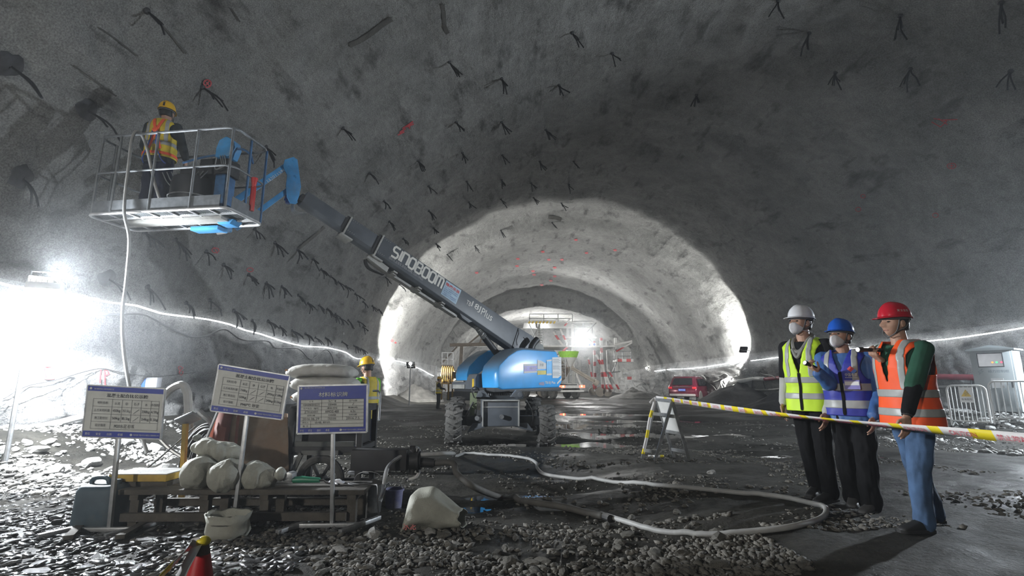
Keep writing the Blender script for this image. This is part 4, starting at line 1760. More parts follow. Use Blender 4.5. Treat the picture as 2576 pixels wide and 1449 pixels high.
        for k in range(0, 13):
            h = k / 12
            ph = h * PI / 2
            r = math.cos(ph) ** 0.80
            z = hz * math.sin(ph) ** 0.98
            row = []
            for i in range(n):
                t = 2 * PI * i / n
                x, y = rx * r * math.cos(t), ry * r * math.sin(t)
                zz = z + (0.007 * math.exp(-(x / 0.018) ** 2) if k > 2 else 0)
                row.append(T((x, y, zz)))
            rings.append(row)
        mb = MB().loft(rings, caps=False)
        h = mb.build('helmet', mat, P.root, smooth=None, auto=50)
        h.modifiers.new('thickness', 'SOLIDIFY').thickness = 0.003
        if cradle:
            mb = MB()
            mb.tube([T(((rx - 0.012) * math.cos(2 * PI * i / 24), (ry - 0.014) * math.sin(2 * PI * i / 24), -0.022)) for i in range(24)], 0.010 * s, 6, closed=True)
            mb.build('head_band', MAT_STRAP, h)
        if strap:
            mb = MB()
            for sx in (-1, 1):
                mb.tube(spline([T((sx * 0.088, 0.03, -0.01)), P.HT((sx * 0.082, 0.035, -0.02)), P.HT((sx * 0.066, 0.055, -0.085)), P.HT((0, 0.075, -0.125))], 5), 0.005 * s, 5)
                mb.tube(spline([T((sx * 0.090, -0.06, -0.01)), P.HT((sx * 0.082, -0.03, -0.03)), P.HT((sx * 0.068, 0.045, -0.075))], 5), 0.005 * s, 5)
            mb.build('chin_strap', MAT_STRAP, h)
        if stripe is not None:
            mb = MB()
            rows = []
            for k in range(0, 17):
                ph = PI * k / 16
                y, z = ry * math.cos(ph), hz * math.sin(ph)
                rows.append([T((-0.012, y * 1.015, z * 1.03 + 0.008)), T((0.012, y * 1.015, z * 1.03 + 0.008))])
            vs2 = [p for r in rows for p in r]
            mb.add(vs2, [(2 * k, 2 * k + 1, 2 * k + 3, 2 * k + 2) for k in range(16)])
            mb.build('lamp_strap', stripe, h)
        if text:
            body, az, zz, hh = text
            vs2, fs2 = text_geo(body, 1.0, 0.0, 1.1)
            x0, x1 = min(v[0] for v in vs2), max(v[0] for v in vs2)
            mb = MB()
            pts = []
            for (x, y) in vs2:
                ang = math.radians(az) + (x - (x0 + x1) / 2) * hh / 0.118
                z = zz + y * hh
                ph = math.asin(min(0.99, z / hz))
                r = math.cos(ph) ** 0.80 * 1.02
                pts.append(T((rx * r * math.cos(ang), ry * r * math.sin(ang), z)))
            mb.add(pts, fs2)
            mb.build('lettering', MAT_LETTER, h, smooth=False)
        return h

    def face(P, mask=False, hair=True):
        s = P.s
        for sx in (-1, 1):
            mb = MB()
            e = MB().sphere((0, 0, 0), (0.014, 0.008, 0.0075), 10, 8)
            mb.add([P.HT(Vector(p) + Vector((sx * 0.032, 0.0815, 0.009))) for p in e.v], e.f)
            mb.build('eye', MAT_EYE, P.root)
            mb = MB().tube([P.HT((sx * 0.017, 0.0925, 0.027)), P.HT((sx * 0.033, 0.092, 0.031)), P.HT((sx * 0.050, 0.080, 0.027))], 0.0052 * s, 5)
            mb.build('eyebrow', MAT_HAIR, P.root)
        if not mask:
            mb = MB().tube([P.HT((-0.022, 0.083, -0.060)), P.HT((0, 0.0945, -0.058)), P.HT((0.022, 0.083, -0.060))], 0.0055 * s, 6)
            mb.build('lips', M('lips', (0.36, 0.15, 0.12), 0.5), P.root)
        if hair:
            mb = MB()
            n, m_ = 30, 16
            vs2, ok = [], []
            for j in range(m_ + 1):
                ph = PI * (0.12 + 0.56 * j / m_)
                for i in range(n):
                    t = 2 * PI * i / n
                    x, y, z = math.sin(ph) * math.cos(t), math.sin(ph) * math.sin(t), math.cos(ph)
                    vs2.append(P.HT((x * 0.084, y * 0.104 - 0.006, z * 0.124)))
                    ok.append((z > 0.38) if y > 0.25 else ((z > 0.02) if y > -0.12 else (z > -0.48)))
            fs2 = []
            for j in range(m_):
                for i in range(n):
                    q = (j * n + i, (j + 1) * n + i, (j + 1) * n + (i + 1) % n, j * n + (i + 1) % n)
                    if all(ok[k] for k in q):
                        fs2.append(q)
            o = MB().add(vs2, fs2).build('hair', MAT_HAIR, P.root, smooth=True)
            o.modifiers.new('thickness', 'SOLIDIFY').thickness = 0.008
        if mask:
            mb = MB()
            n, m_ = 24, 12
            vs2 = []
            for j in range(m_ + 1):
                ph = PI / 2 * j / m_
                for i in range(n):
                    t = 2 * PI * i / n
                    r = math.sin(ph)
                    x, z = 0.060 * r * math.cos(t), 0.062 * r * math.sin(t)
                    y = 0.066 + 0.062 * (math.cos(ph) ** 0.8) - 0.03 * (x / 0.06) ** 2 + 0.010 * math.exp(-(x / 0.012) ** 2)
                    vs2.append(P.HT((x, y, z - 0.052)))
            fs2 = [(j * n + i, (j + 1) * n + i, (j + 1) * n + (i + 1) % n, j * n + (i + 1) % n) for j in range(m_) for i in range(n)]
            mk = MB().add(vs2, fs2).build('face_mask', MAT_MASK, P.root, smooth=None, auto=60)
            mb = MB()
            for sx in (-1, 1):
                mb.tube(spline([P.HT((sx * 0.055, 0.05, -0.035)), P.HT((sx * 0.082, 0.01, -0.02)), P.HT((sx * 0.088, -0.06, 0.0)), P.HT((sx * 0.03, -0.106, 0.01))], 5), 0.0028 * s, 5)
                mb.tube(spline([P.HT((sx * 0.052, 0.05, -0.075)), P.HT((sx * 0.074, 0.01, -0.085)), P.HT((sx * 0.07, -0.06, -0.08)), P.HT((sx * 0.02, -0.085, -0.07))], 5), 0.0028 * s, 5)
            mb.build('mask_strap', MAT_MASK, mk)


def stature(root, px, py):
    return (at(px, py, root.y).z - root.z) / 1.818


MAT_NAVY = M('navy_cloth', (0.009, 0.012, 0.028), 0.85, 0, 0.15, spec=0.25)
MAT_BLACKCLOTH = M('black_cloth', (0.006, 0.006, 0.007), 0.9, 0, 0.15, spec=0.2)
MAT_DENIM = M('denim', (0.058, 0.115, 0.225), 0.85, 0, 0.35, 6, bump=0.08, bscale=120)
MAT_GREENTEE = M('green_tshirt', (0.012, 0.075, 0.042), 0.85, 0, 0.15)
MAT_BLUEJACKET = M('blue_jacket', (0.045, 0.125, 0.34), 0.55, 0, 0.2, 8)
MAT_HIVIS = M('hivis_yellow', (0.58, 0.85, 0.03), 0.6, 0, 0.08, 5)
MAT_HIVIS_OLD = M('hivis_old_yellow', (0.68, 0.52, 0.03), 0.65, 0, 0.2, 8)
MAT_BLUEVEST = M('vest_blue', (0.022, 0.032, 0.33), 0.55, 0, 0.12, 5)
MAT_ORANGE = M('vest_orange', (0.95, 0.10, 0.012), 0.6, 0, 0.08, 5)
MAT_GREYSLEEVE = M('grey_sleeve', (0.42, 0.42, 0.40), 0.8, 0, 0.1)
MAT_DARKTEE = M('dark_tshirt', (0.010, 0.010, 0.012), 0.9, 0, 0.15, spec=0.2)

# --- man in the white helmet
r = G(2066, 1256)
s = stature(r, 2043, 767)
pW = Person('person in white helmet and yellow safety vest standing with arms down', r, 122, s)
Yw = r.y
pW.pose(head_yaw=-16, head_pitch=6, Le=at(2108, 978, Yw - 0.24), Lw=at(2080, 1037, Yw - 0.30),
        feet=[pW.wp(G(2054, 1248)), pW.wp(G(2088, 1262))])
pW.body(hands=((0.3, 0.3), (0.32, 0.3)))
pW.face(mask=True)
pW.helmet(M('helmet_white', (0.74, 0.75, 0.78), 0.25, 0, 0.03), tilt=-2)
pW.top('tshirt', MAT_DARKTEE, long_sleeve=False, z0=0.84, ra=0.070, seed=4)
pW.sleeve('sleeve', MAT_GREYSLEEVE, 'L', 0.0, 0.98, 0.060, 0.044)
pW.sleeve('sleeve', MAT_GREYSLEEVE, 'R', 0.0, 0.98, 0.058, 0.044)
pW.trousers('trousers', MAT_BLACKCLOTH, 0.098, 0.078, 0.068)
pW.shoes(yaw=(10, -10))
v = pW.vest(MAT_HIVIS, hem=0.80, zipmat=MAT_BLACKCLOTH)
mb = MB()
put_text(mb, '中国铁建', pW.L(-0.11, 0.172, 1.20), -pW.d(1, 0, 0), Z_, 0.028, width=0.07)
put_text(mb, '∞', pW.L(-0.098, 0.172, 1.235), -pW.d(1, 0, 0), Z_, 0.03, width=0.04)
mb.build('lettering', M('print_teal', (0.10, 0.42, 0.40), 0.6), v, smooth=False)
mb = MB()
mb.tube(spline([pW.L(0.07, -0.03, 1.50), pW.L(0.075, 0.06, 1.46), pW.L(0.03, 0.125, 1.36), pW.L(-0.03, 0.125, 1.36), pW.L(-0.075, 0.06, 1.46), pW.L(-0.07, -0.03, 1.50), pW.L(0, -0.085, 1.53)], 6, closed=True), 0.024, 8, closed=True)
mb.build('hood_collar', M('grey_hoodie', (0.22, 0.215, 0.20), 0.85), pW.root)
mb = MB().tube(spline([pW.L(0.05, 0.132, 1.38), pW.L(0, 0.150, 1.30), pW.L(-0.05, 0.132, 1.38)], 6), 0.02, 8)
mb.build('hood_fold', M('grey_hoodie', (0.2, 0.2, 0.2)), pW.root)

# --- man in the blue helmet, pointing a torch
r = G(2172, 1282)
s = stature(r, 2160, 796)
pB = Person('person in blue helmet, face mask and dark blue vest holding out a torch', r, 128, s * 1.0, wide=1.06)
Yb = r.y
tip_b = at(2043, 929, Yb - 0.10)
pB.pose(head_yaw=-14, head_pitch=10, Re=at(2085, 965, Yb - 0.06), Rw=at(2056, 935, Yb - 0.11),
        Le=at(2218, 985, Yb - 0.22), Lw=at(2199, 1048, Yb - 0.32), feet=[pB.wp(G(2148, 1272)), pB.wp(G(2194, 1288))], head_off=(0, 0.02, -0.02))
tl = (at(2019, 911, Yb - 0.16) - at(2062, 928, Yb - 0.06)).normalized()
pB.body(hands=((0.95, 0.9), (0.36, 0.35)), fdir=((at(2030, 920, Yb - 0.13) - at(2056, 938, Yb - 0.1)).normalized(), None), pdir=(Vector((0.1, -0.2, 1)), None))
pB.face(mask=True)
pB.helmet(M('helmet_blue', (0.012, 0.10, 0.50), 0.22, 0, 0.03), tilt=-4)
pB.top('jacket', MAT_BLUEJACKET, z0=0.80, ra=0.076, rw=0.052, puff=0.018, seed=7, fold=0.014)
pB.trousers('trousers', MAT_BLACKCLOTH, 0.105, 0.092, 0.084, seed=9, fold=0.014)
pB.shoes(M('trainer_grey', (0.07, 0.068, 0.066), 0.6), yaw=(15, -8))
v = pB.vest(MAT_BLUEVEST, hem=0.86, bands=((1.09, 1.16), (0.93, 1.00)), zipmat=MAT_BLACKCLOTH, off=0.036, vneck=0.35, vlow=1.26, shoulder=(0.09, 0.135))
mb = MB()
put_text(mb, '中国电建', pB.L(-0.045, 0.178, 1.225), -pB.d(1, 0, 0), Z_, 0.03, width=0.10)
put_text(mb, 'POWERCHINA', pB.L(-0.045, 0.178, 1.208), -pB.d(1, 0, 0), Z_, 0.011, width=0.10)
mb.build('lettering', MAT_LETTER, v, smooth=False)
mb = MB()
mb.prism([(0, 0), (0.03, 0.028), (0, 0.056), (-0.03, 0.028)], pB.L(-0.095, 0.176, 1.265), -pB.d(1, 0, 0), Z_, 0.004)
mb.build('emblem', M('emblem_red', (0.6, 0.05, 0.06), 0.5), v)
mb = MB()
mb.prism([(0.0, 0), (0.03, 0.028), (0.05, 0.010), (0.02, -0.018)], pB.L(-0.095, 0.177, 1.265), -pB.d(1, 0, 0), Z_, 0.004)
mb.build('emblem', M('emblem_blue', (0.08, 0.2, 0.62), 0.5), v)
mb = MB()
mb.box((0, 0, 0), (0.125, 0.006, 0.085))
mb.map(lambda p: pB.L(-0.095, 0.180, 1.148) + pB.Rz @ p)
bd = mb.build('badge', M('badge_violet', (0.24, 0.22, 0.52), 0.4), v)
mb = MB()
mb.box((0, 0, 0), (0.115, 0.004, 0.035))
mb.map(lambda p: pB.L(-0.095, 0.184, 1.160) + pB.Rz @ p)
mb.build('badge_card', PAPER, v)


def torch(label, p0, p1, root_=None):
    """p0: tail, p1: lens"""
    p0, p1 = Vector(p0), Vector(p1)
    t = thing('flashlight', label, 'flashlight', tuple((p0 + p1) / 2))
    d = (p1 - p0).normalized()
    L_ = (p1 - p0).length
    c = Vector((0, 0, 0))
    mb = MB().lathe([(0.0, -L_ / 2), (0.015, -L_ / 2), (0.016, L_ * 0.22), (0.022, L_ * 0.32), (0.023, L_ * 0.5 - 0.004), (0.019, L_ * 0.5 - 0.002)], axis=d, n=16)
    mb.build('barrel', MAT_BLACK, t)
    mb = MB().lathe([(0.019, L_ * 0.5 - 0.003), (0.010, L_ * 0.5 + 0.001), (0, L_ * 0.5 + 0.002)], axis=d, n=16)
    mb.build('lens', M('torch_glow', (1, 1, 1), 0.2, emit=(0.85, 0.88, 1.0), estr=12), t)
    return t


hb = pB.o + pB.J['Rw']
dirb = (at(2019, 911, Yb - 0.16) - at(2060, 930, Yb - 0.10)).normalized()
gb = at(2041, 920, Yb - 0.14)
torch('black torch with lit bluish lens in the blue-helmeted person\'s hand', gb - dirb * 0.08, gb + dirb * 0.085)

# --- man in the red helmet, arm raised with a torch
r = G(2332, 1332)
s = stature(r, 2262, 760)
pR = Person('person in red helmet, orange vest and blue jeans raising a torch', r, 97, s, wide=1.04)
Yr = r.y
pR.pose(head_yaw=-4, head_pitch=2, Re=at(2262, 938, Yr + 0.10), Rw=at(2216, 905, Yr + 0.03), Le=at(2299, 972, Yr - 0.23), Lw=at(2281, 1048, Yr - 0.27),
        feet=[pR.wp(G(2352, 1315)), pR.wp(G(2322, 1338))])
pR.body(hands=((0.95, 0.9), (0.34, 0.3)), fdir=((at(2186, 884, Yr + 0.0) - at(2216, 905, Yr + 0.03)).normalized(), None), pdir=(Vector((0.05, -0.1, 1)), None))
pR.face(mask=False)
pR.helmet(M('helmet_red', (0.52, 0.012, 0.03), 0.2, 0, 0.03), tilt=-1, text=('安全监督', 178, 0.035, 0.022))
pR.top('tshirt', MAT_GREENTEE, long_sleeve=False, z0=0.78, ra=0.071, puff=0.014, seed=12)
pR.sleeve('sleeve', MAT_BLACKCLOTH, 'L', -0.05, 0.86, 0.060, 0.046)
pR.sleeve('sleeve', MAT_BLACKCLOTH, 'R', -0.05, 0.80, 0.056, 0.046)
pR.trousers('jeans', MAT_DENIM, 0.100, 0.080, 0.070, seed=15, fold=0.012)
pR.shoes(yaw=(6, -4))
v = pR.vest(MAT_ORANGE, hem=0.80, bands=((1.02, 1.085), (0.87, 0.935)), off=0.042, shoulder=(0.10, 0.145), vneck=0.2)
mb = MB()
w0 = pR.J['Lw']
d_ = (pR.J['Lw'] - pR.J['Le']).normalized()
mb.cyl(w0 - d_ * 0.03, w0 - d_ * 0.005, 0.036, 0.034, 14)
mb.build('watch', MAT_BLACK, pR.root)
dirr = (at(2157, 880, Yr - 0.02) - at(2218, 881, Yr + 0.03)).normalized()
gr = at(2188, 880, Yr + 0.0)
torch('black torch with lit lens in the red-helmeted person\'s raised hand', gr - dirr * 0.11, gr + dirr * 0.12)

# --- worker on the platform, back to the camera
r = PF(1.72, 0.47, 0.012)
s = (at(383, 258, r.y).z - r.z) / 1.80
pP = Person('person in yellow helmet and harness standing on the lift platform', r, 6, s, fine=False)
pP.pose(head_yaw=10, head_pitch=4, Le=pP.o + pP.L(-0.27, 0.06, 1.13), Lw=pP.o + pP.L(-0.24, 0.26, 1.02), Re=pP.o + pP.L(0.26, 0.06, 1.13), Rw=pP.o + pP.L(0.20, 0.27, 1.05))
pP.body()
pP.face()
MAT_HYEL = M('helmet_yellow', (0.80, 0.47, 0.015), 0.3, 0, 0.06, dirt=0.2)
pP.helmet(MAT_HYEL, tilt=0, stripe=MAT_BLACK)
pP.top('jacket', M('dark_jacket', (0.018, 0.025, 0.028), 0.8), z0=0.82, seed=21)
pP.trousers('trousers', MAT_NAVY, 0.105, 0.090, 0.085, seed=22)
pP.shoes()
v = pP.vest(MAT_HIVIS_OLD, hem=0.90, bands=((1.08, 1.13),), off=0.032, vneck=0.0, shoulder=(0.10, 0.145))
MAT_HARN = M('harness_orange', (0.95, 0.13, 0.04), 0.6)
for sg in (-1, 1):
    pP.patch(lambda x, y, z: y < 0 and 1.0 < z < 1.47 and abs(x - sg * 0.30 * (z - 1.26)) < 0.020, 0.042, 'harness_strap', MAT_HARN, parent=pP.root, n=200)
pP.patch(lambda x, y, z: 0.925 < z < 0.965, 0.042, 'harness_belt', MAT_HARN, parent=pP.root)
mb = MB().box(pP.L(0, -0.18, 1.27), (0.09, 0.03, 0.07))
mb.build('harness_pad', MAT_HARN, pP.root, bevel=0.01)
mb = MB()
for sx in (-1, 1):
    mb.tube(spline([pP.L(sx * 0.03, -0.19, 1.25), pP.L(sx * 0.05, -0.2, 1.05), pP.L(sx * 0.12, -0.17, 0.85), pP.L(sx * 0.16, -0.05, 0.80)], 6), 0.010, 6)
mb.build('lanyard', M('lanyard_blue', (0.05, 0.10, 0.40), 0.7), pP.root)

# --- worker behind the boards
r = on_ground(-2.18, 7.6)
s = stature(r, 908, 896)
pY = Person('person in yellow helmet and green shirt standing behind the grout machine', r, 58, s, fine=False)
pY.pose(head_yaw=6, head_pitch=-8, Le=pY.o + pY.L(-0.24, 0.02, 1.12), Lw=pY.o + pY.L(-0.2, 0.2, 0.98), Re=pY.o + pY.L(0.24, 0.04, 1.12), Rw=pY.o + pY.L(0.2, 0.24, 1.0))
pY.body()
pY.face()
pY.helmet(MAT_HYEL, stripe=MAT_BLACK)
pY.top('tshirt', M('lime_tshirt', (0.16, 0.55, 0.03), 0.8), long_sleeve=False, z0=0.82, ra=0.072, seed=31)
pY.sleeve('sleeve', MAT_BLACKCLOTH, 'L', -0.1, 0.9, 0.05, 0.042)
pY.sleeve('sleeve', MAT_BLACKCLOTH, 'R', -0.1, 0.9, 0.05, 0.042)
pY.trousers('trousers', MAT_NAVY, seed=32)
pY.shoes()
pY.vest(MAT_HIVIS_OLD, hem=0.84, bands=((1.13, 1.18), (0.97, 1.02)), off=0.034)

# --- worker far behind, by the hose reel
r = G(1102, 1028)
s = stature(r, 1106, 947)
pF = Person('person in dark clothes and yellow vest beside the yellow hose reel', r, -75, s, fine=False)
pF.pose(head_yaw=0, Re=pF.o + pF.L(0.22, 0.1, 1.15), Rw=pF.o + pF.L(0.15, 0.34, 1.1))
pF.body()
pF.face()
pF.helmet(MAT_HYEL, strap=False)
pF.top('jacket', MAT_BLACKCLOTH, z0=0.82, seed=41)
pF.trousers('trousers', MAT_BLACKCLOTH, 0.11, 0.095, 0.09, seed=42)
pF.shoes()
pF.vest(MAT_HIVIS_OLD, hem=0.86, bands=((1.13, 1.18), (0.97, 1.02)), off=0.034)

# ------------------------------------------------------------------ notice boards
MAT_SIGNW = M('board_white', (0.60, 0.61, 0.58), 0.5, 0, 0.06, 9, dirt=0.22, dirtcol=(0.30, 0.30, 0.28))
MAT_SIGNB = M('board_blue', (0.022, 0.045, 0.36), 0.45, 0, 0.10, 9, dirt=0.12, dirtcol=(0.12, 0.13, 0.2))
MAT_INK = M('ink', (0.05, 0.05, 0.055), 0.7, 0, 0.2)
MAT_INKPALE = M('ink_pale', (0.13, 0.135, 0.14), 0.7, 0, 0.3)
MAT_SIGNTXT = M('sign_white_print', (0.62, 0.64, 0.66), 0.6, 0, 0.1)


def board(name, label, corners, Y, blue, cells, post, foot, yawdy=0.0):
    TL, TR, BR, BL = [at(px, py, Y + (yawdy if i in (1, 2) else 0)) for i, (px, py) in enumerate(corners)]
    base = Vector(foot)
    t = thing(name, label, 'sign', tuple(base))
    W_ = (TR - TL).length
    H2 = (TL - BL).length
    nrm = (TR - TL).cross(TL - BL).normalized()

    def bil(p):
        u, v = p.x, p.y
        q = (BL * (1 - u) + BR * u) * (1 - v) + (TL * (1 - u) + TR * u) * v
        return q + nrm * p.z - base

    def rect(mb, u0, v0, u1, v1, z):
        n = 6
        vs2 = [Vector((u0 + (u1 - u0) * i / n, v, z)) for v in (v0, v1) for i in range(n + 1)]
        mb.add(vs2, [(i, i + 1, n + 2 + i, n + 1 + i) for i in range(n)])

    def txt(mb, s, u, v, h, wid=None, centre=True, bold=0.0, z=0.004, sp=1.0):
        """h in board heights, wid in board widths"""
        vs2, fs2 = text_geo(s, 1.0, bold, sp)
        x0, x1 = min(p[0] for p in vs2), max(p[0] for p in vs2)
        y0, y1 = min(p[1] for p in vs2), max(p[1] for p in vs2)
        ky = h / (y1 - y0)
        kx = wid / (x1 - x0) if wid else ky * H2 / W_
        off = (x1 - x0) * kx / 2 if centre else 0
        mb.add([Vector((u + (p[0] - x0) * kx - off, v + (p[1] - y0) * ky, z)) for p in vs2], fs2)
    # panel
    mb = MB()
    for z in (0.0, -0.014):
        mb.add([Vector((0, 0, z)), Vector((1, 0, z)), Vector((1, 1, z)), Vector((0, 1, z))], [(0, 1, 2, 3)])
    mb.f += [(0, 1, 5, 4), (1, 2, 6, 5), (2, 3, 7, 6), (3, 0, 4, 7)]
    mb.map(bil)
    pan = mb.build('panel', MAT_SIGNB if blue else MAT_SIGNW, t, smooth=False)
    mb = MB()
    for (a, b) in ((TL, TR), (TR, BR), (BR, BL), (BL, TL)):
        mb.beam(a - base - nrm * 0.01, b - base - nrm * 0.01, 0.016, 0.022, up=nrm)
    mb.build('frame', MAT_STEEL, t)
    if not blue:
        for (v0, v1) in ((0.895, 0.992), (0.008, 0.115)):
            mb = MB()
            rect(mb, 0.004, v0, 0.996, v1, 0.002)
            mb.map(bil).build('band', MAT_SIGNB, pan, smooth=False)
    else:
        mb = MB()
        rect(mb, 0.045, 0.115, 0.955, 0.700, 0.002)
        mb.map(bil).build('table_field', MAT_SIGNW, pan, smooth=False)
    ink, pale, wt = MB(), MB(), MB()
    lw = 0.0035
    for (u0, v0, u1, v1) in cells['lines']:
        if u0 == u1:
            rect(ink, u0 - lw / 2, v0, u0 + lw / 2, v1, 0.004)
        else:
            rect(ink, u0, v0 - lw * 0.8, u1, v0 + lw * 0.8, 0.004)
    for (s, u, v, h, wid, which, bold) in cells['text']:
        txt({'i': ink, 'p': pale, 'w': wt}[which], s, u, v, h, wid, True, bold, 0.004, 1.0)
    for (u0, v0, u1, v1) in cells.get('slash', ()):
        pale.add([Vector((u0, v0, 0.004)), Vector((u0 + 0.006, v0, 0.004)), Vector((u1 + 0.006, v1, 0.004)), Vector((u1, v1, 0.004))], [(0, 1, 2, 3)])
    for m_, nm, mt in ((ink, 'print', MAT_INK), (pale, 'handwriting', MAT_INKPALE), (wt, 'lettering', MAT_SIGNTXT)):
        if m_.v:
            o = m_.map(bil).build(nm, mt, pan, smooth=False)
    # emblem dots
    for (u, v) in ((0.63, 0.06), (0.045, 0.945)):
        mb = MB()
        ps = [Vector((u + 0.014 * math.cos(a) * 1.2, v + 0.024 * math.sin(a), 0.0045)) for a in [i * PI / 6 for i in range(12)]]
        mb.add(ps, [tuple(range(12))])
        mb.map(bil).build('emblem', MAT_SIGNTXT, pan, smooth=False)
    p0, p1 = post
    mb = MB().beam(Vector(p0) - base - nrm * 0.03, Vector(p1) - base - nrm * 0.03, 0.034, 0.034, up=(0, 1, 0))
    mb.build('post', MAT_STEEL, t, bevel=0.004)
    return t, nrm


def mix_cells(h1, h2, h3):
    cols = [0.27, 0.40, 0.53, 0.665, 0.80]
    rows = [0.745, 0.595, 0.45, 0.30, 0.16]
    L_ = [(0.095, v, 0.955, v) for v in rows]
    L_ += [(0.095, 0.16, 0.095, 0.745), (0.955, 0.16, 0.955, 0.745), (0.345, 0.16, 0.345, 0.745)]
    L_ += [(u, 0.30, u, 0.745) for u in (0.475, 0.60, 0.725, 0.85)]
    T_ = [('混凝土配合比公示牌', 0.53, 0.785, 0.075, 0.54, 'i', 0.012)]
    for s, v in (('材料名称', 0.645), ('立方米用料量', 0.495), ('施工配合比', 0.345), ('设计强度', 0.205)):
        T_.append((s, 0.22, v, 0.055, 0.036 * len(s) * 0.95, 'i', 0.0))
    for s, u in (('水泥', 0.41), ('砂', 0.535), ('石子', 0.662), ('水', 0.788), ('外加剂', 0.902)):
        T_.append((s, u, 0.64, 0.055, 0.034 * len(s), 'i', 0.0))
    for k, s in enumerate(h1):
        if s:
            T_.append((s, (0.41, 0.537, 0.662, 0.788, 0.905)[k], 0.485, 0.065, 0.10, 'i', 0.0))
    for k, s in enumerate(h2):
        if s:
            T_.append((s, (0.41, 0.537, 0.662, 0.788, 0.905)[k], 0.335, 0.065, 0.10, 'i', 0.0))
    T_.append((h3, 0.53, 0.185, 0.075, 0.26, 'i', 0.0))
    T_.append(('抽水蓄能电站工程项目部施工区', 0.22, 0.925, 0.032, 0.26, 'w', 0.0))
    for s, u in (('责任', 0.07), ('安全', 0.21), ('创新', 0.35), ('卓越', 0.49)):
        T_.append((s, u, 0.035, 0.050, 0.065, 'w', 0.0))
    T_.append(('中国电建 中国水利水电第五工程局有限公司', 0.82, 0.045, 0.032, 0.33, 'w', 0.0))
    sl = []
    for k in range(5):
        u = (0.41, 0.537, 0.662, 0.788, 0.905)[k]
        if not h1[k]:
            sl.append((u - 0.035, 0.475, u + 0.035, 0.565))
        if not h2[k]:
            sl.append((u - 0.035, 0.325, u + 0.035, 0.415))
    return dict(lines=L_, text=T_, slash=sl)


f1 = G(268, 1340)
sign1, n1 = board('notice_board', 'white concrete mix board on a post with blue bands, in front of the pale wall', [(222, 969), (413, 979), (402, 1104), (206, 1098)], f1.y + 0.02, False,
                  mix_cells(('450kg', '767.5kg', '', '230kg', '4.5kg'), ('50kg', '85.5kg', '', '24kg', '0.5kg'), 'M20水泥 砂浆'), (at(302, 1000, f1.y + 0.02), f1 + Vector((0, 0, 0.02))), f1, 0.0)
f2 = G(583, 1325)
sign2, n2 = board('notice_board', 'tilted white concrete mix board with torn blue bands, its post standing in a sack', [(551, 917), (728, 946), (708, 1055), (530, 1033)], f2.y + 0.05, False,
                  mix_cells(('738kg', '', '', '295kg', '7.38kg'), ('50kg', '', '', '20kg', '0.5kg'), 'M40℃ 砂浆'), (at(628, 960, f2.y + 0.05), f2 + Vector((0, 0, 0.03))), f2, 0.0)
rows = [0.70 - 0.585 * k / 8.0 for k in range(9)]
L_ = [(0.045, v, 0.955, v) for v in rows]
L_ += [(u, rows[6], u, 0.70) for u in (0.345, 0.65)] + [(0.195, 0.115, 0.195, rows[6])]
T_ = [('材料标识牌', 0.51, 0.755, 0.10, 0.42, 'w', 0.012), ('抽水蓄能电站工程项目部施工区', 0.24, 0.94, 0.028, 0.29, 'w', 0.0)]
hdr = [('名  称', '生产厂家', '生产日期'), ('生产批次（批号）', '规格/型号', '数量(吨)'), ('进货日期', '检验状态', '检验日期')]
hw = [('中国电建集团砂浆公司', '无锡市海纳', '/'), ('ZTK60001', 'RMO2-400', '63t'), ('2016.06.29', '已检验合格', '2016.7.5')]
for k in range(3):
    for c, u in enumerate((0.195, 0.50, 0.80)):
        T_.append((hdr[k][c], u, rows[2 * k + 1] + 0.018, 0.038, 0.028 * len(hdr[k][c].replace(' ', '')), 'i', 0.0))
        T_.append((hw[k][c], u, rows[2 * k + 2] + 0.012, 0.05, min(0.27, 0.024 * len(hw[k][c])), 'i', 0.0))
T_.append(('责任人', 0.12, rows[7] + 0.018, 0.038, 0.09, 'i', 0.0))
T_.append(('备 注', 0.12, rows[8] + 0.018, 0.038, 0.08, 'i', 0.0))
T_.append(('合格 标识', 0.36, rows[7] + 0.012, 0.045, 0.22, 'i', 0.0))
for s, u in (('责任', 0.07), ('安全', 0.19), ('创新', 0.315), ('卓越', 0.44)):
    T_.append((s, u, 0.035, 0.05, 0.055, 'w', 0.0))
T_.append(('中国电建 中国水利水电第五工程局有限公司', 0.81, 0.045, 0.030, 0.33, 'w', 0.0))
f3 = G(832, 1332)
sign3, n3 = board('notice_board', 'blue material board with a white table, before the grout machine', [(751, 971), (924, 967), (922, 1087), (747, 1091)], f3.y, True, dict(lines=L_, text=T_),
                  (at(836, 1000, f3.y), f3 + Vector((0, 0, 0.02))), f3)


def lb(t, p0, p1, w_, h, name, mat, **k):
    """bar of a thing given in world points"""
    L = t.location
    return MB().beam(Vector(p0) - L, Vector(p1) - L, w_, h).build(name, mat, t, **k)


for t, f, xs in ((sign1, f1, (-0.34, 0.24)), (sign3, f3, (-0.30, 0.25))):
    lb(t, f + Vector((xs[0], 0.0, 0.03)), f + Vector((xs[1], 0.02, 0.03)), 0.045, 0.035, 'base_bar', MAT_STEEL, bevel=0.004)
    for x in xs:
        lb(t, f + Vector((x - 0.10, -0.20, 0.03)), f + Vector((x + 0.13, 0.24, 0.04)), 0.045, 0.035, 'base_foot', MAT_STEEL, bevel=0.004)

MAT_SACK = M('sack_cloth', (0.34, 0.34, 0.29), 0.7, 0, 0.12, 7, bump=0.25, bscale=90, dirt=0.25, dirtcol=(0.16, 0.155, 0.13))
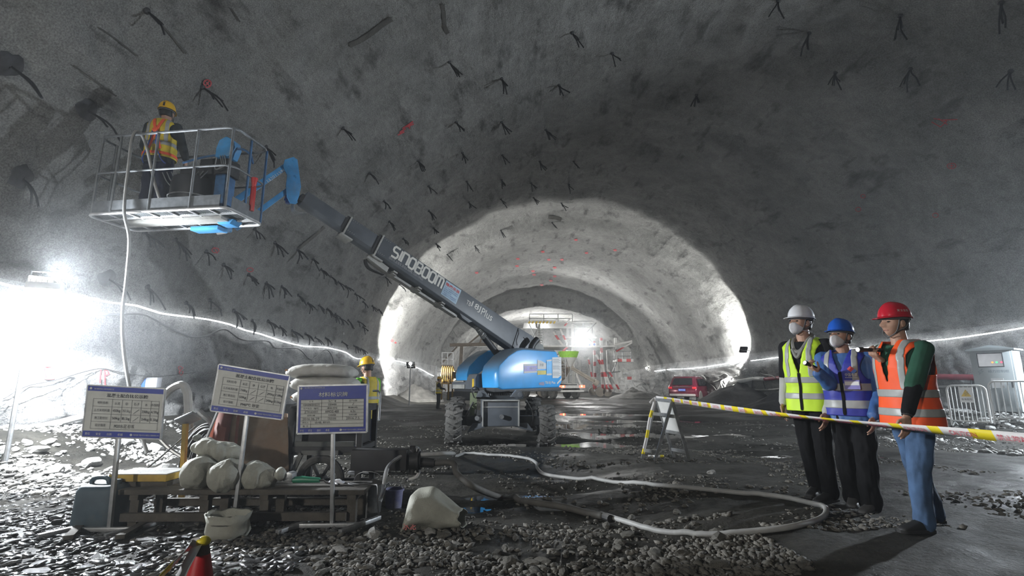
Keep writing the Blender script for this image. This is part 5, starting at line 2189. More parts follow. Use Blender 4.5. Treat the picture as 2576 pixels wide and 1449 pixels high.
# sack weighting the tilted board's post
t = thing('ballast_sack', 'open pale sack of mortar that the tilted board\'s post stands in', 'sack', tuple(G(570, 1352)))
mb = MB()
rings = []
for (z, rx, ry) in ((0.0, 0.10, 0.09), (0.01, 0.165, 0.13), (0.06, 0.185, 0.14), (0.13, 0.175, 0.135), (0.20, 0.20, 0.15), (0.19, 0.185, 0.135), (0.13, 0.16, 0.12), (0.12, 0.05, 0.05)):
    rings.append([Vector((rx * math.cos(a) * (1 + 0.10 * noise.noise(Vector((math.cos(a) * 2, math.sin(a) * 2, z * 8)))), ry * math.sin(a), z + (0.035 * noise.noise(Vector((a * 2, z, 3))) if z > 0.1 else 0)))
                  for a in [2 * PI * i / 28 for i in range(28)]])
mb.loft(rings).build('cloth', MAT_SACK, t, smooth=True)
mb = MB().lathe([(0.0, 0.15), (0.12, 0.14), (0.15, 0.125)], n=16)
mb.build('mortar_fill', M('dry_mortar', (0.10, 0.095, 0.085), 0.9, bump=0.4), t)

# ------------------------------------------------------------------ low plank bench and what lies on it
bx0, bx1 = at(292, 1250, 4.95).x, at(918, 1238, 4.95).x
BY0, BY1, BZ = 4.92, 5.36, 0.30
bench = thing('plank_bench', 'long low bench of rough grey planks behind the notice boards', 'bench', ((bx0 + bx1) / 2, 5.14, 0.0))
MAT_WOOD = M('old_wood', (0.075, 0.066, 0.054), 0.85, 0, 0.35, 7, bump=0.4, bscale=25, dirt=0.4)
for k in range(3):
    y = BY0 + 0.075 + k * 0.148
    lb(bench, (bx0, y, BZ + 0.004 * k), (bx1 - 0.02 * k, y, BZ), 0.14, 0.045, 'plank', MAT_WOOD, bevel=0.006)
for k, f in enumerate((0.08, 0.36, 0.60, 0.95)):
    x = bx0 + (bx1 - bx0) * f
    for y in (BY0 + 0.05, BY1 - 0.05):
        lb(bench, (x, y, gz(x, y) - 0.02), (x, y, BZ - 0.02), 0.08, 0.06, 'leg', MAT_WOOD)
    lb(bench, (x, BY0, BZ - 0.045), (x, BY1, BZ - 0.045), 0.08, 0.045, 'cross_bar', MAT_WOOD)
for (y, z) in ((BY0 + 0.0, 0.085), (BY1, 0.12)):
    lb(bench, (bx0 + 0.1, y, z), (bx1 - 0.15, y, z + 0.01), 0.05, 0.07, 'rail', MAT_WOOD)

# jerrycan
t = thing('jerrycan', 'blue-grey plastic jerrycan standing at the end of the plank bench', 'jerrycan', tuple(on_ground(at(246, 1320, 4.98).x, 5.0)))
MAT_CAN = M('can_blue', (0.05, 0.082, 0.105), 0.6, 0, 0.25, 5, dirt=0.4, dirtcol=(0.10, 0.10, 0.09))


def rbox(w_, d, z, r, n=5):
    out = []
    for (cx, cy, a0) in ((w_ / 2 - r, d / 2 - r, 0), (-w_ / 2 + r, d / 2 - r, 90), (-w_ / 2 + r, -d / 2 + r, 180), (w_ / 2 - r, -d / 2 + r, 270)):
        for k in range(n):
            a = math.radians(a0 + 90 * k / (n - 1))
            out.append(Vector((cx + r * math.cos(a), cy + r * math.sin(a), z)))
    return out


mb = MB().loft([rbox(0.34, 0.24, 0.0, 0.05), rbox(0.40, 0.28, 0.02, 0.06), rbox(0.39, 0.27, 0.20, 0.06), rbox(0.38, 0.27, 0.34, 0.06), rbox(0.35, 0.25, 0.385, 0.06), rbox(0.27, 0.18, 0.40, 0.05)])
mb.build('can_body', MAT_CAN, t, smooth=None, auto=60)
MB().tube(spline([(-0.13, 0, 0.38), (-0.12, 0, 0.44), (-0.04, 0, 0.455), (0.02, 0, 0.44), (0.04, 0, 0.39)], 5), 0.02, 8).build('handle', MAT_CAN, t)
MB().cyl((0.11, 0, 0.385), (0.11, 0, 0.44), 0.04, 0.04, 14).build('cap', MAT_CAN, t, bevel=0.005)

# boards on the bench
t = thing('foam_panel', 'yellow-edged panel lying on the plank bench by the jerrycan', 'panel', tuple(at(375, 1222, 5.22)))
t.location.z = BZ + 0.075
MB().box((0, 0, 0.03), (0.56, 0.36, 0.065)).build('slab', M('foam_yellow', (0.52, 0.34, 0.06), 0.8, 0, 0.2, dirt=0.3), t, bevel=0.01)
MB().box((0, 0, 0.065), (0.55, 0.35, 0.008)).build('top_skin', MAT_STONE_PALE, t)
t2_ = thing('short_plank', 'short dark plank lying under the yellow-edged panel', 'plank', (t.location.x + 0.02, t.location.y, BZ + 0.026))
MB().box((0, 0, 0.022), (0.52, 0.30, 0.045)).build('board', MAT_WOOD, t2_, bevel=0.005)


def wrinkle(me, amp, fs, seed):
    """finer creases that run down the cloth"""
    flat = []
    for v_, n_ in zip([v.co.copy() for v in me.vertices], [q.vector.copy() for q in me.vertex_normals]):
        q = Vector((v_.x * fs, v_.y * fs, v_.z * fs * 0.35)) + Vector((seed * 2.3, 0, seed))
        p = v_ + n_ * (amp * (1 - 2 * abs(noise.noise(q))))
        flat += (p.x, p.y, p.z)
    me.vertices.foreach_set('co', flat)


def sack(label, c, r, R=None, tie=None, seed=0, name='filled_sack', mat=MAT_SACK, fold=0.022, group=None):
    t = thing(name, label, 'sack', tuple(c), 0, group)
    mb = MB().sphere((0, 0, 0), r, 20, 14, R)
    if tie is not None:
        a = Vector(tie)
        capsule(mb, a * 0.75, min(r) * 0.55, a * 1.15, min(r) * 0.25, 12)
        capsule(mb, a * 1.1, min(r) * 0.18, a * 1.35, min(r) * 0.42, 12)
    o_ = solid(mb, 'cloth', mat, t, 0.010, 3, fold * 1.25, 8, seed)
    wrinkle(o_.data, 0.0045, 24, seed)
    if tie is not None:
        a = Vector(tie)
        MB().tube([a * 1.12 + (a.orthogonal().normalized() * math.cos(q) + a.normalized().cross(a.orthogonal().normalized()) * math.sin(q)) * min(r) * 0.26 for q in [2 * PI * i / 12 for i in range(12)]], 0.008, 6, closed=True).build('tie', MAT_STRAP, t)
    return t


c = at(508, 1205, 5.10)
sack('bulging pale sack hanging over the bench edge, nearest the yellow-edged panel', (c.x, 5.06, BZ + 0.15), (0.155, 0.19, 0.165), tie=None, seed=3)
c = at(580, 1215, 5.06)
sack('bulging pale sack behind the tilted board\'s post on the plank bench', (c.x, 5.00, BZ + 0.14), (0.165, 0.18, 0.155), seed=5)
c = at(648, 1210, 5.1)
sack('pale sack with gathered neck lying towards the angle grinder on the bench', (c.x, 5.08, BZ + 0.115), (0.19, 0.15, 0.13), Matrix.Rotation(0.15, 3, 'Y'), tie=(0.165, -0.01, 0.02), seed=8)
c = at(552, 1158, 5.28)
sack('limp crumpled pale sack draped on top of the other bench sacks', (c.x, 5.22, BZ + 0.34), (0.25, 0.15, 0.10), Matrix.Rotation(0.18, 3, 'Y'), tie=(-0.17, 0.02, 0.09), seed=11, fold=0.04)

# grinder and cable
t = thing('angle_grinder', 'green and grey angle grinder lying on the plank bench', 'power tool', tuple(at(752, 1222, 5.12)))
t.location.z = BZ + 0.045
MB().tube([(-0.06, 0, 0.03), (0.02, 0, 0.035), (0.12, 0, 0.03), (0.20, 0, 0.028)], [0.030, 0.034, 0.028, 0.024], 12).build('motor_body', M('tool_green', (0.02, 0.20, 0.11), 0.4), t)
MB().box((-0.10, 0, 0.045), (0.08, 0.07, 0.06)).build('gear_head', MAT_STEEL, t, bevel=0.012)
MB().prism([(-0.17, 0.05), (-0.05, 0.05), (-0.05, 0.10), (-0.09, 0.11), (-0.17, 0.085)], (0, 0, 0), (1, 0, 0), (0, 0, 1), 0.11).build('wheel_guard', MAT_STEEL, t, bevel=0.006)
MB().tube([(0.19, 0, 0.028), (0.24, 0, 0.03)], 0.010, 8).build('cord_sleeve', MAT_BLACK, t)
p0 = t.location + Vector((0.24, 0, 0.03))
mb = MB().tube(spline([p0, p0 + Vector((0.06, -0.03, -0.025)), p0 + Vector((0.2, 0.04, -0.035)), p0 + Vector((0.36, -0.02, -0.035)), p0 + Vector((0.46, 0.05, -0.035)), p0 + Vector((0.36, 0.08, -0.035)), p0 + Vector((0.24, 0.03, -0.035)),
                       p0 + Vector((0.30, -0.05, -0.035)), p0 + Vector((0.50, -0.05, -0.035)), p0 + Vector((0.56, -0.12, -0.04)), p0 + Vector((0.58, -0.17, -0.16)), p0 + Vector((0.60, -0.18, -0.28))], 6), 0.008, 6)
o = mb.build('power_cord', MAT_BLACK)
tag(o, 'black cord looping from the angle grinder over the bench end', 'cord')
t = thing('glove', 'crumpled white glove lying on the bench beside the black cord', 'glove', tuple(at(845, 1215, 5.15)))
t.location.z = BZ + 0.03
mb = MB()
capsule(mb, (-0.05, 0, 0.02), 0.022, (0.03, 0.0, 0.022), 0.028)
for k in range(4):
    capsule(mb, (0.03, -0.024 + 0.016 * k, 0.02), 0.011, (0.085 - 0.006 * abs(k - 1.5), -0.034 + 0.022 * k, 0.014), 0.009, 8, 2)
capsule(mb, (-0.01, -0.02, 0.02), 0.011, (0.03, -0.06, 0.014), 0.009, 8, 2)
solid(mb, 'cloth', MAT_MASK, t, 0.005, 2, 0.004, 20, 3)

# ------------------------------------------------------------------ grout machine
mx0 = at(815, 1150, 6.2)
gm = thing('grout_machine', 'dark steel grouting machine with brown hopper behind the blue board', 'machine', tuple(on_ground(mx0.x, 6.25)))
gl = gm.location


def gp(px, py, Y):
    return at(px, py, Y) - gl


MAT_MACH = M('machine_dark', (0.030, 0.030, 0.031), 0.6, 0.2, 0.3, 6, dirt=0.4, dirtcol=(0.045, 0.042, 0.038))
MAT_RUST = M('hopper_brown', (0.135, 0.085, 0.050), 0.7, 0.1, 0.35, 4, dirt=0.5, dirtcol=(0.17, 0.15, 0.115))
MAT_RUSTRED = M('hopper_red', (0.16, 0.045, 0.028), 0.7, 0.1, 0.3, 4, dirt=0.5, dirtcol=(0.10, 0.08, 0.06))
# frame
mb = MB()
xa, xb = gp(728, 1200, 6.0).x, gp(902, 1200, 6.0).x
for x in (xa, xb):
    for y in (-0.28, 0.32):
        mb.beam((x, y, 0), (x, y, 1.02), 0.06, 0.06)
for z in (0.10, 0.55, 1.0):
    for y in (-0.28, 0.32):
        mb.beam((xa, y, z), (xb, y, z), 0.05, 0.06)
    for x in (xa, xb):
        mb.beam((x, -0.28, z), (x, 0.32, z), 0.05, 0.06)
mb.build('frame', MAT_MACH, gm)
MB().box(((xa + xb) / 2, 0.02, 1.03), (xb - xa + 0.04, 0.66, 0.03)).build('top_deck', MAT_MACH, gm)
MB().box(((xa + xb) / 2, 0.10, 0.78), (xb - xa - 0.06, 0.36, 0.40)).build('mixer_tank', MAT_MACH, gm, bevel=0.03)
MB().box(((xa + xb) / 2 - 0.02, -0.26, 0.56), (xb - xa - 0.1, 0.04, 0.15)).build('control_panel', M('panel_grey', (0.10, 0.105, 0.095), 0.7, dirt=0.4), gm, bevel=0.006)
cx_ = (xa + xb) / 2 - 0.02
ring_t = MB().tube([(cx_ + 0.23 * math.cos(2 * PI * i / 30), -0.31, 0.22 + 0.23 * math.sin(2 * PI * i / 30)) for i in range(30)], 0.045, 10, closed=True)
wo = ring_t.build('flywheel', MAT_TYRE, gm)
mb = MB().cyl((cx_, -0.36, 0.22), (cx_, -0.24, 0.22), 0.06, 0.06, 14)
for k in range(6):
    a = k * PI / 3
    mb.beam((cx_, -0.3, 0.22), (cx_ + 0.22 * math.cos(a), -0.3, 0.22 + 0.22 * math.sin(a)), 0.03, 0.03, up=(0, 1, 0))
mb.build('spokes', MAT_MACH, gm)
mb = MB()
mb.beam((cx_ - 0.40, -0.34, 0.08), (cx_ - 0.22, -0.34, 0.52), 0.05, 0.03, up=(0, 1, 0))
mb.beam((cx_ - 0.22, -0.34, 0.52), (cx_ + 0.2, -0.34, 0.52), 0.05, 0.03, up=(0, 1, 0))
mb.build('wheel_guard', M('guard_grey', (0.14, 0.14, 0.13), 0.8), gm)
# hopper: tapering sheet-metal box beside the frame
hp = MB()
top_ = [gp(552, 1035, 5.95), gp(724, 1050, 5.95), gp(724, 1040, 6.75), gp(560, 1030, 6.75)]
bot_ = [gp(505, 1205, 5.75), gp(728, 1208, 5.75), gp(722, 1190, 6.6), gp(525, 1190, 6.6)]
hp.add(bot_ + top_, [(0, 1, 5, 4), (1, 2, 6, 5), (2, 3, 7, 6), (3, 0, 4, 7), (0, 3, 2, 1)])
hp.build('hopper', MAT_RUST, gm, bevel=0.02)
mb = MB()
mb.add([gp(499, 1150, 5.70), gp(548, 1035, 5.90), gp(585, 1040, 5.93), gp(560, 1200, 5.72), gp(512, 1205, 5.72)], [(0, 1, 2, 3, 4)])
o = mb.build('hopper_flap', MAT_RUSTRED, gm)
o.modifiers.new('thickness', 'SOLIDIFY').thickness = 0.012
lbv = MB().beam(gp(552, 1025, 5.86), gp(500, 1150, 5.66), 0.022, 0.022)
lbv.build('hopper_edge', MAT_WHITE, gm)
mb = MB().beam(gp(600, 1040, 5.9), gp(585, 1205, 5.71), 0.03, 0.012)
mb.build('hopper_seam', MAT_RUSTRED, gm)
# pipe stub with valve up from the hopper's left
mb = MB().tube(spline([gp(548, 1080, 6.2), gp(525, 1055, 6.2), gp(512, 1045, 6.2), gp(502, 1036, 6.2)], 4), 0.035, 10)
mb.build('feed_pipe', MAT_STEEL, gm)
# upright channel at the right
lbv = MB().beam(gp(902, 1080, 5.98), gp(900, 1165, 5.98), 0.05, 0.03)
lbv.build('side_channel', MAT_STEEL, gm)
# pump block reaching right with valves and gauge
pm0, pm1 = gp(890, 1155, 5.85), gp(1028, 1154, 5.85)
mb = MB().box((pm0 + pm1) / 2, ((pm1 - pm0).length, 0.24, 0.22))
mb.build('pump_block', MAT_MACH, gm, bevel=0.01)
mb = MB()
fl = gp(1044, 1158, 5.85)
mb.cyl(fl + Vector((-0.05, 0, 0)), fl + Vector((0.07, 0, 0)), 0.10, 0.10, 18)
mb.cyl(fl + Vector((0.03, 0, 0)), fl + Vector((0.05, 0, 0)), 0.13, 0.13, 18)
mb.cyl(fl + Vector((-0.02, 0, 0.0)), fl + Vector((-0.02, 0, 0.16)), 0.05, 0.04, 12)
mb.cyl(fl + Vector((-0.02, 0, -0.05)), fl + Vector((-0.02, 0, -0.15)), 0.05, 0.04, 12)
mb.cyl(fl + Vector((0.06, 0, -0.02)), fl + Vector((0.22, 0, -0.03)), 0.055, 0.05, 14)
mb.build('valve', MAT_MACH, gm)
ga = gp(1047, 1134, 5.85)
mb = MB().cyl(ga + Vector((0, -0.02, 0)), ga + Vector((0, 0.02, 0)), 0.045, 0.045, 18)
mb.cyl(ga + Vector((0, 0, -0.10)), ga, 0.012, 0.012, 8)
gg = mb.build('pressure_gauge', MAT_STEEL, gm)
MB().cyl(ga + Vector((0, -0.024, 0)), ga + Vector((0, -0.020, 0)), 0.036, 0.036, 18).build('dial', MAT_SIGNW, gg)
# handrail behind
mb = MB().tube(spline([gp(953, 1058, 7.4), gp(956, 1000, 7.4), gp(952, 985, 7.4), gp(938, 983, 7.4)], 5), 0.016, 8)
mb.build('handrail', MAT_STEEL, gm)

# cement bags stacked on the machine
MAT_BAG = M('cement_bag', (0.50, 0.49, 0.45), 0.75, 0, 0.12, 5, bump=0.2, bscale=50, dirt=0.3, dirtcol=(0.30, 0.28, 0.24))
zt = gl.z + 1.05
for k, (px, dz, ln, lab) in enumerate(((822, 0.0, 0.37, 'lowest pale cement bag on the grout machine'), (818, 0.165, 0.385, 'middle pale cement bag on the grout machine'), (808, 0.32, 0.39, 'topmost grey cement bag on the grout machine'))):
    c = at(px, 975, 6.25)
    t = thing('cement_bag', lab, 'bag', (c.x, 6.27, zt + dz), 0, None)
    mb = MB()
    rings = []
    for i in range(13):
        u = -1 + 2 * i / 12
        e = max(0.0, 1 - abs(u) ** 6)
        rings.append([Vector((u * ln, 0.25 * math.cos(a) * (0.75 + 0.25 * e), 0.085 + 0.085 * (0.45 + 0.55 * e ** 0.5) * math.sin(a) * (abs(math.sin(a)) ** -0.35 if abs(math.sin(a)) > 0.05 else 1) - 0.015 * u * u * k)) for a in [2 * PI * j / 20 for j in range(20)]])
    mb.loft(rings)
    bag = solid(mb, 'paper', MAT_BAG, t, 0.014, 3, 0.014, 6, k + 20)
    MB().tube([(-ln + 0.015, y, 0.085) for y in (-0.2, -0.1, 0, 0.1, 0.2)], 0.012, 6).build('sewn_end', M('bag_orange', (0.55, 0.26, 0.10), 0.7), t)

# buckets
for (px, py, Y, r0_, r1_, h_, mt, lab) in ((926, 1222, 5.72, 0.145, 0.175, 0.30, M('bucket_black', (0.025, 0.025, 0.024), 0.7, dirt=0.5, dirtcol=(0.12, 0.11, 0.1)), 'dirty black bucket with wire handle under the pump block'),
                                           (992, 1222, 6.05, 0.09, 0.105, 0.21, M('bucket_blue', (0.16, 0.16, 0.30), 0.55, dirt=0.5, dirtcol=(0.45, 0.44, 0.44)), 'small blue and white paint bucket under the pump valve')):
    c = at(px, py, Y)
    t = thing('bucket', lab, 'bucket', tuple(on_ground(c.x, Y)))
    MB().lathe([(r0_, 0), (r1_, h_), (r1_ + 0.01, h_), (r1_ + 0.01, h_ - 0.02), (r1_ - 0.008, h_ - 0.02), (r0_ - 0.01, 0.015), (0, 0.015)], n=26).build('pail', mt, t)
    MB().tube(spline([(-r1_, 0, h_ - 0.03), (-r1_ * 0.7, -0.02, h_ + r1_ * 0.5), (0, -0.03, h_ + r1_ * 0.7), (r1_ * 0.7, -0.02, h_ + r1_ * 0.5), (r1_, 0, h_ - 0.03)], 5), 0.004, 6).build('handle', MAT_STEEL, t)

# coil of black hose leaning by the hopper
c = at(512, 1118, 6.3)
t = thing('hose_coil', 'large coil of black hose standing beside the brown hopper', 'hose', tuple(on_ground(c.x, 6.35)))
mb = MB()
rr_ = random.Random(5)
for k in range(9):
    R_ = 0.36 + rr_.uniform(-0.05, 0.03)
    yy = -0.12 + 0.03 * k
    dx, dz = rr_.uniform(-0.03, 0.03), rr_.uniform(-0.02, 0.03)
    mb.tube([(dx + R_ * 0.62 * math.cos(2 * PI * i / 36) + 0.05 * math.sin(2 * PI * i / 36), yy, 0.40 + dz + R_ * math.sin(2 * PI * i / 36)) for i in range(36)], 0.016, 6, closed=True)
mb.build('windings', MAT_BLACK, t)['kind'] = 'stuff'
MB().box((0.19, 0, 0.4), (0.03, 0.32, 0.06)).build('tie', MAT_STRAP, t)

# floodlight head on a yellow stake
ft = on_ground(at(464, 1195, 5.75).x, 5.75)
t = thing('stake_lamp', 'grey lamp head on a yellow wooden stake beside the hose coil', 'lamp', tuple(ft))
hp_ = at(467, 1066, 5.75) - ft
MB().beam((0, 0, -0.02), hp_, 0.045, 0.045).build('stake', M('stake_yellow', (0.50, 0.33, 0.08), 0.8, 0, 0.3, dirt=0.4), t)
Rl = Matrix.Rotation(math.radians(-24), 3, 'Y') @ Matrix.Rotation(math.radians(-30), 3, 'X')
mb = MB().box((0, 0, 0), (0.21, 0.16, 0.035))
mb.box((0.02, 0, 0.025), (0.14, 0.11, 0.03))
mb.map(lambda p: Rl @ p + hp_ + Vector((0.02, 0, 0.05)))
mb.build('lamp_head', M('alu_dull', (0.34, 0.35, 0.37), 0.45, 0.5, 0.15), t, bevel=0.01)
mb = MB()
for k in range(4):
    mb.cyl((-0.05 + 0.035 * k, -0.04, 0.038), (-0.05 + 0.035 * k, -0.04, 0.046), 0.012, 0.012, 8)
mb.map(lambda p: Rl @ p + hp_ + Vector((0.02, 0, 0.05)))
mb.build('screws', MAT_DARKMETAL, t)

# ------------------------------------------------------------------ hoses on the ground


def ground_hose(name, label, cat, pts, r, mat, lift=0.0, k=8, n=10):
    """pts: (px, py) on the ground or world points"""
    ps = []
    for p in pts:
        if len(p) == 2:
            g = G(*p)
            ps.append(g + Vector((0, 0, r + lift)))
        else:
            ps.append(Vector(p))
    sp = spline(ps, k)
    sp = [Vector((p.x, p.y, max(p.z, gz(p.x, p.y) + r * 0.85))) for p in sp]
    o = MB().tube(sp, r, n).build(name, mat, smooth=True)
    return tag(o, label, cat)


MAT_HOSE = M('hose_grey', (0.36, 0.36, 0.35), 0.55, 0, 0.15, 6, dirt=0.3)
MAT_HOSED = M('hose_muddy', (0.115, 0.11, 0.10), 0.7, 0, 0.25, 6, dirt=0.3)
vx = gl + fl
ground_hose('grout_hose', 'long pale hose looping over the ground from the pump to the workers\' feet', 'hose',
            [tuple(vx + Vector((0.0, -0.02, 0.06))), tuple(vx + Vector((0.4, 0.1, 0.06))), (1150, 1150), (1240, 1148), (1320, 1156), (1348, 1168), (1352, 1182), (1370, 1197), (1430, 1207), (1560, 1219), (1700, 1230), (1850, 1243), (1960, 1256), (2040, 1272), (2078, 1288), (2068, 1312), (2000, 1334), (1900, 1347), (1780, 1351), (1660, 1341), (1580, 1322), (1524, 1303)], 0.024, MAT_HOSE)
ground_hose('suction_hose', 'thick muddy grey hose running from the pump valve to the pale hose', 'hose',
            [tuple(vx + Vector((0.18, 0, -0.03))), tuple(vx + Vector((0.42, 0.0, -0.03))), tuple(at(1150, 1192, 5.7)), tuple(at(1195, 1226, 5.45)), (1260, 1258), (1340, 1274), (1420, 1286), (1470, 1296), (1518, 1308)], 0.034, MAT_HOSED)
o = MB().tube([G(1512, 1305) + Vector((0, 0, 0.035)), G(1536, 1313) + Vector((0, 0, 0.03))], 0.036, 10).build('hose_coupling', MAT_BLACK)
tag(o, 'black coupling joining the thick muddy hose to the pale hose', 'coupling')
o = MB().tube(spline([vx + Vector((-0.04, -0.02, 0.10)), at(1010, 1147, 5.75), at(978, 1172, 5.6), at(968, 1205, 5.5), at(964, 1235, 5.45), at(955, 1262, 5.4)], 6), 0.022, 8).build('return_hose', MAT_HOSE)
tag(o, 'short pale hose arching from the pump valve down past the black bucket', 'hose')
o = MB().tube(spline([vx + Vector((0.0, -0.02, -0.12)), at(1054, 1185, 5.85), at(1046, 1200, 5.85), at(1026, 1207, 5.85)], 6), 0.018, 8).build('drain_hose', MAT_WHITE)
tag(o, 'short white drain hose curling under the pump valve', 'hose')

# ------------------------------------------------------------------ empty sack, cone, tape
es = G(1085, 1335)
t = thing('empty_sack', 'empty open pale woven sack lying on the gravel with red print', 'sack', tuple(es + Vector((0, 0.06, 0))))
mb = MB()
rings = []
for i in range(15):
    u = i / 14
    cx = -0.26 + 0.56 * u
    hh = (0.02 + 0.15 * sm(0, 0.22, u)) * (1 - 0.55 * sm(0.45, 1.0, u)) * 1.05
    ww = 0.16 + 0.05 * math.sin(u * 5)
    row = []
    for j in range(24):
        a = 2 * PI * j / 24
        q = Vector((u * 3, math.cos(a) * 1.6, math.sin(a) * 1.6))
        k = 1 + 0.22 * noise.noise(q * 1.3) + 0.10 * noise.noise(q * 3.1)
        row.append(Vector((cx + 0.05 * noise.noise(q * 1.1 + Vector((4, 0, 0))), ww * math.cos(a) * k, max(0.004, hh + hh * math.sin(a) * k + 0.0))))
    rings.append(row)
mb.loft(rings, caps=False)
mb.add(rings[0], [tuple(range(24))])
o = mb.build('cloth', MAT_SACK, t, smooth=True)
ss = o.modifiers.new('sub', 'SUBSURF')
ss.levels = ss.render_levels = 1
o.modifiers.new('thickness', 'SOLIDIFY').thickness = 0.004
t.rotation_euler = (0, math.radians(-6), math.radians(-12))
mb = MB()
put_text(mb, '水泥', (-0.20, -0.185, 0.05), (1, 0, 0), (0, 0.35, 1), 0.07, width=0.12)
mb.build('lettering', MAT_RED, t, smooth=False)

cn = on_ground(at(507, 1400, 2.35).x, 2.35)
t = thing('traffic_cone', 'red and white traffic cone with barrier tape tied to its top', 'traffic cone', tuple(cn))
CHT = at(507, 1362, 2.35).z - cn.z


def cone_r(z):
    return 0.022 + (0.155 - 0.022) * (1 - z / CHT) ** 1.0


cuts = [0.0, 0.10, 0.24, 0.36, CHT - 0.165, CHT - 0.05, CHT]
mts = [MAT_RED, MAT_WHITE, MAT_RED, MAT_WHITE, M('cone_red', (0.50, 0.010, 0.016), 0.45, 0, 0.08, dirt=0.15), M('cone_dark', (0.12, 0.09, 0.08), 0.7)]
for k in range(6):
    z0, z1 = cuts[k], cuts[k + 1]
    MB().lathe([(cone_r(z0), z0), (cone_r(z1), z1)], n=28).build('cone_band', mts[k], t)
MB().loft([rbox(0.36, 0.36, 0.0, 0.03), rbox(0.36, 0.36, 0.025, 0.03), rbox(0.30, 0.30, 0.035, 0.03)]).build('cone_base', MAT_BLACK, t)
TAPE = stripes('barrier_tape', [(0.0, (0.74, 0.72, 0.70)), (0.55, (0.80, 0.66, 0.03))], 0.34, 0, 0.45)


def tape(name, label, pts, width, up, mat=None, k=10, twist=None, textcol=None):
    """ribbon through world points; drawn in its own length so that the bands run along it"""
    sp = spline(pts, k)
    L = [0.0]
    for a, b in zip(sp, sp[1:]):
        L.append(L[-1] + (b - a).length)
    n_ = len(sp)
    vs2 = []
    ups = []
    for i, p in enumerate(sp):
        a, b = sp[max(0, i - 1)], sp[min(n_ - 1, i + 1)]
        d = (b - a).normalized()
        u_ = Vector(up)
        u_ = (u_ - d * u_.dot(d)).normalized()
        if twist:
            u_ = Quaternion(d, twist(i / (n_ - 1))) @ u_
        ups.append(u_)
        vs2 += [p + u_ * width / 2, p - u_ * width / 2]
    # one ribbon; white and yellow pieces by face
    root_ = thing(name, label, 'tape', tuple(sp[0]))
    rb_ = MB()
    rb_.add(vs2, [(2 * i, 2 * i + 2, 2 * i + 3, 2 * i + 1) for i in range(n_ - 1)])
    o = rb_.build('ribbon', M('tape_white', (0.72, 0.70, 0.69), 0.45, 0, 0.05), root_, world=True, smooth=True)
    o.data.materials.append(M('tape_yellow', (0.82, 0.66, 0.02), 0.45, 0, 0.05))
    per = 0.34
    for i, pg in enumerate(o.data.polygons):
        c_ = pg.center + Vector(sp[0])
        j = min(range(n_), key=lambda q: (sp[q] - c_).length_squared)
        pg.material_index = 1 if (L[j] / per) % 1.0 > 0.66 else 0
    o.modifiers.new('thickness', 'SOLIDIFY').thickness = 0.0012
    return root_, sp, ups, L


ct = cn + Vector((0, 0, CHT))
tape('barrier_tape', 'yellow and white tape hanging from the cone top down to the left', [ct + Vector((0.0, -0.02, 0.0)), ct + Vector((-0.04, -0.035, -0.01)), at(455, 1400, 2.2), at(405, 1449, 2.1), at(340, 1520, 2.0)], 0.05, (0.5, 0.2, 1), k=12)
tape('barrier_tape', 'pale tape end drooping beside the traffic cone', [ct + Vector((-0.01, -0.03, -0.01)), at(480, 1400, 2.22), at(455, 1449, 2.15), at(440, 1500, 2.1)], 0.045, (1, 0.1, 0.3), k=10)
MB().sphere((0, 0, CHT), (0.03, 0.03, 0.022), 12, 8).build('tape_knot', M('tape_yellow', (0.8, 0.66, 0.02)), t)

# plank bits lying by the boards
for k, (a, b, lab) in enumerate((((170, 1362), (215, 1322), 'dark plank end lying left of the white board\'s foot'), ((300, 1362), (375, 1318), 'grey plank end lying right of the white board\'s foot'))):
    p, q = G(*a), G(*b)
    t = thing('loose_plank', lab, 'plank', tuple((p + q) / 2))
    MB().beam(p - t.location + Vector((0, 0, 0.03)), q - t.location + Vector((0, 0, 0.04)), 0.07, 0.035).build('board', MAT_WOOD, t, bevel=0.004)

# ------------------------------------------------------------------ far end: trolley, truck, reel, car, piles
MAT_WHITEFAR = M('trolley_white', (0.66, 0.66, 0.64), 0.5, 0, 0.1, dirt=0.3, dirtcol=(0.3, 0.28, 0.25))
MAT_REDWHITE = stripes('red_white_paint', [(0.0, (0.70, 0.68, 0.66)), (0.62, (0.55, 0.05, 0.06))], 1.1, 2, 0.5)
MAT_BROWNST = M('brown_beam', (0.10, 0.075, 0.05), 0.7, 0.2, 0.3)
MAT_CONC = M('truck_dusty', (0.36, 0.32, 0.27), 0.8, 0, 0.2, 3, dirt=0.3, dirtcol=(0.25, 0.22, 0.19))


def far_thing(name, label, cat, px, py):
    return thing(name, label, cat, tuple(G(px, py)))


TY = 46.0
trol = thing('working_trolley', 'white and red steel working trolley with decks and ladders under the far vault', 'trolley', (at(1430, 990, TY).x, TY, gz(4, 46)))
tl_ = trol.location


def tp(px, py, dy=0.0):
    return at(px, py, TY + dy) - tl_


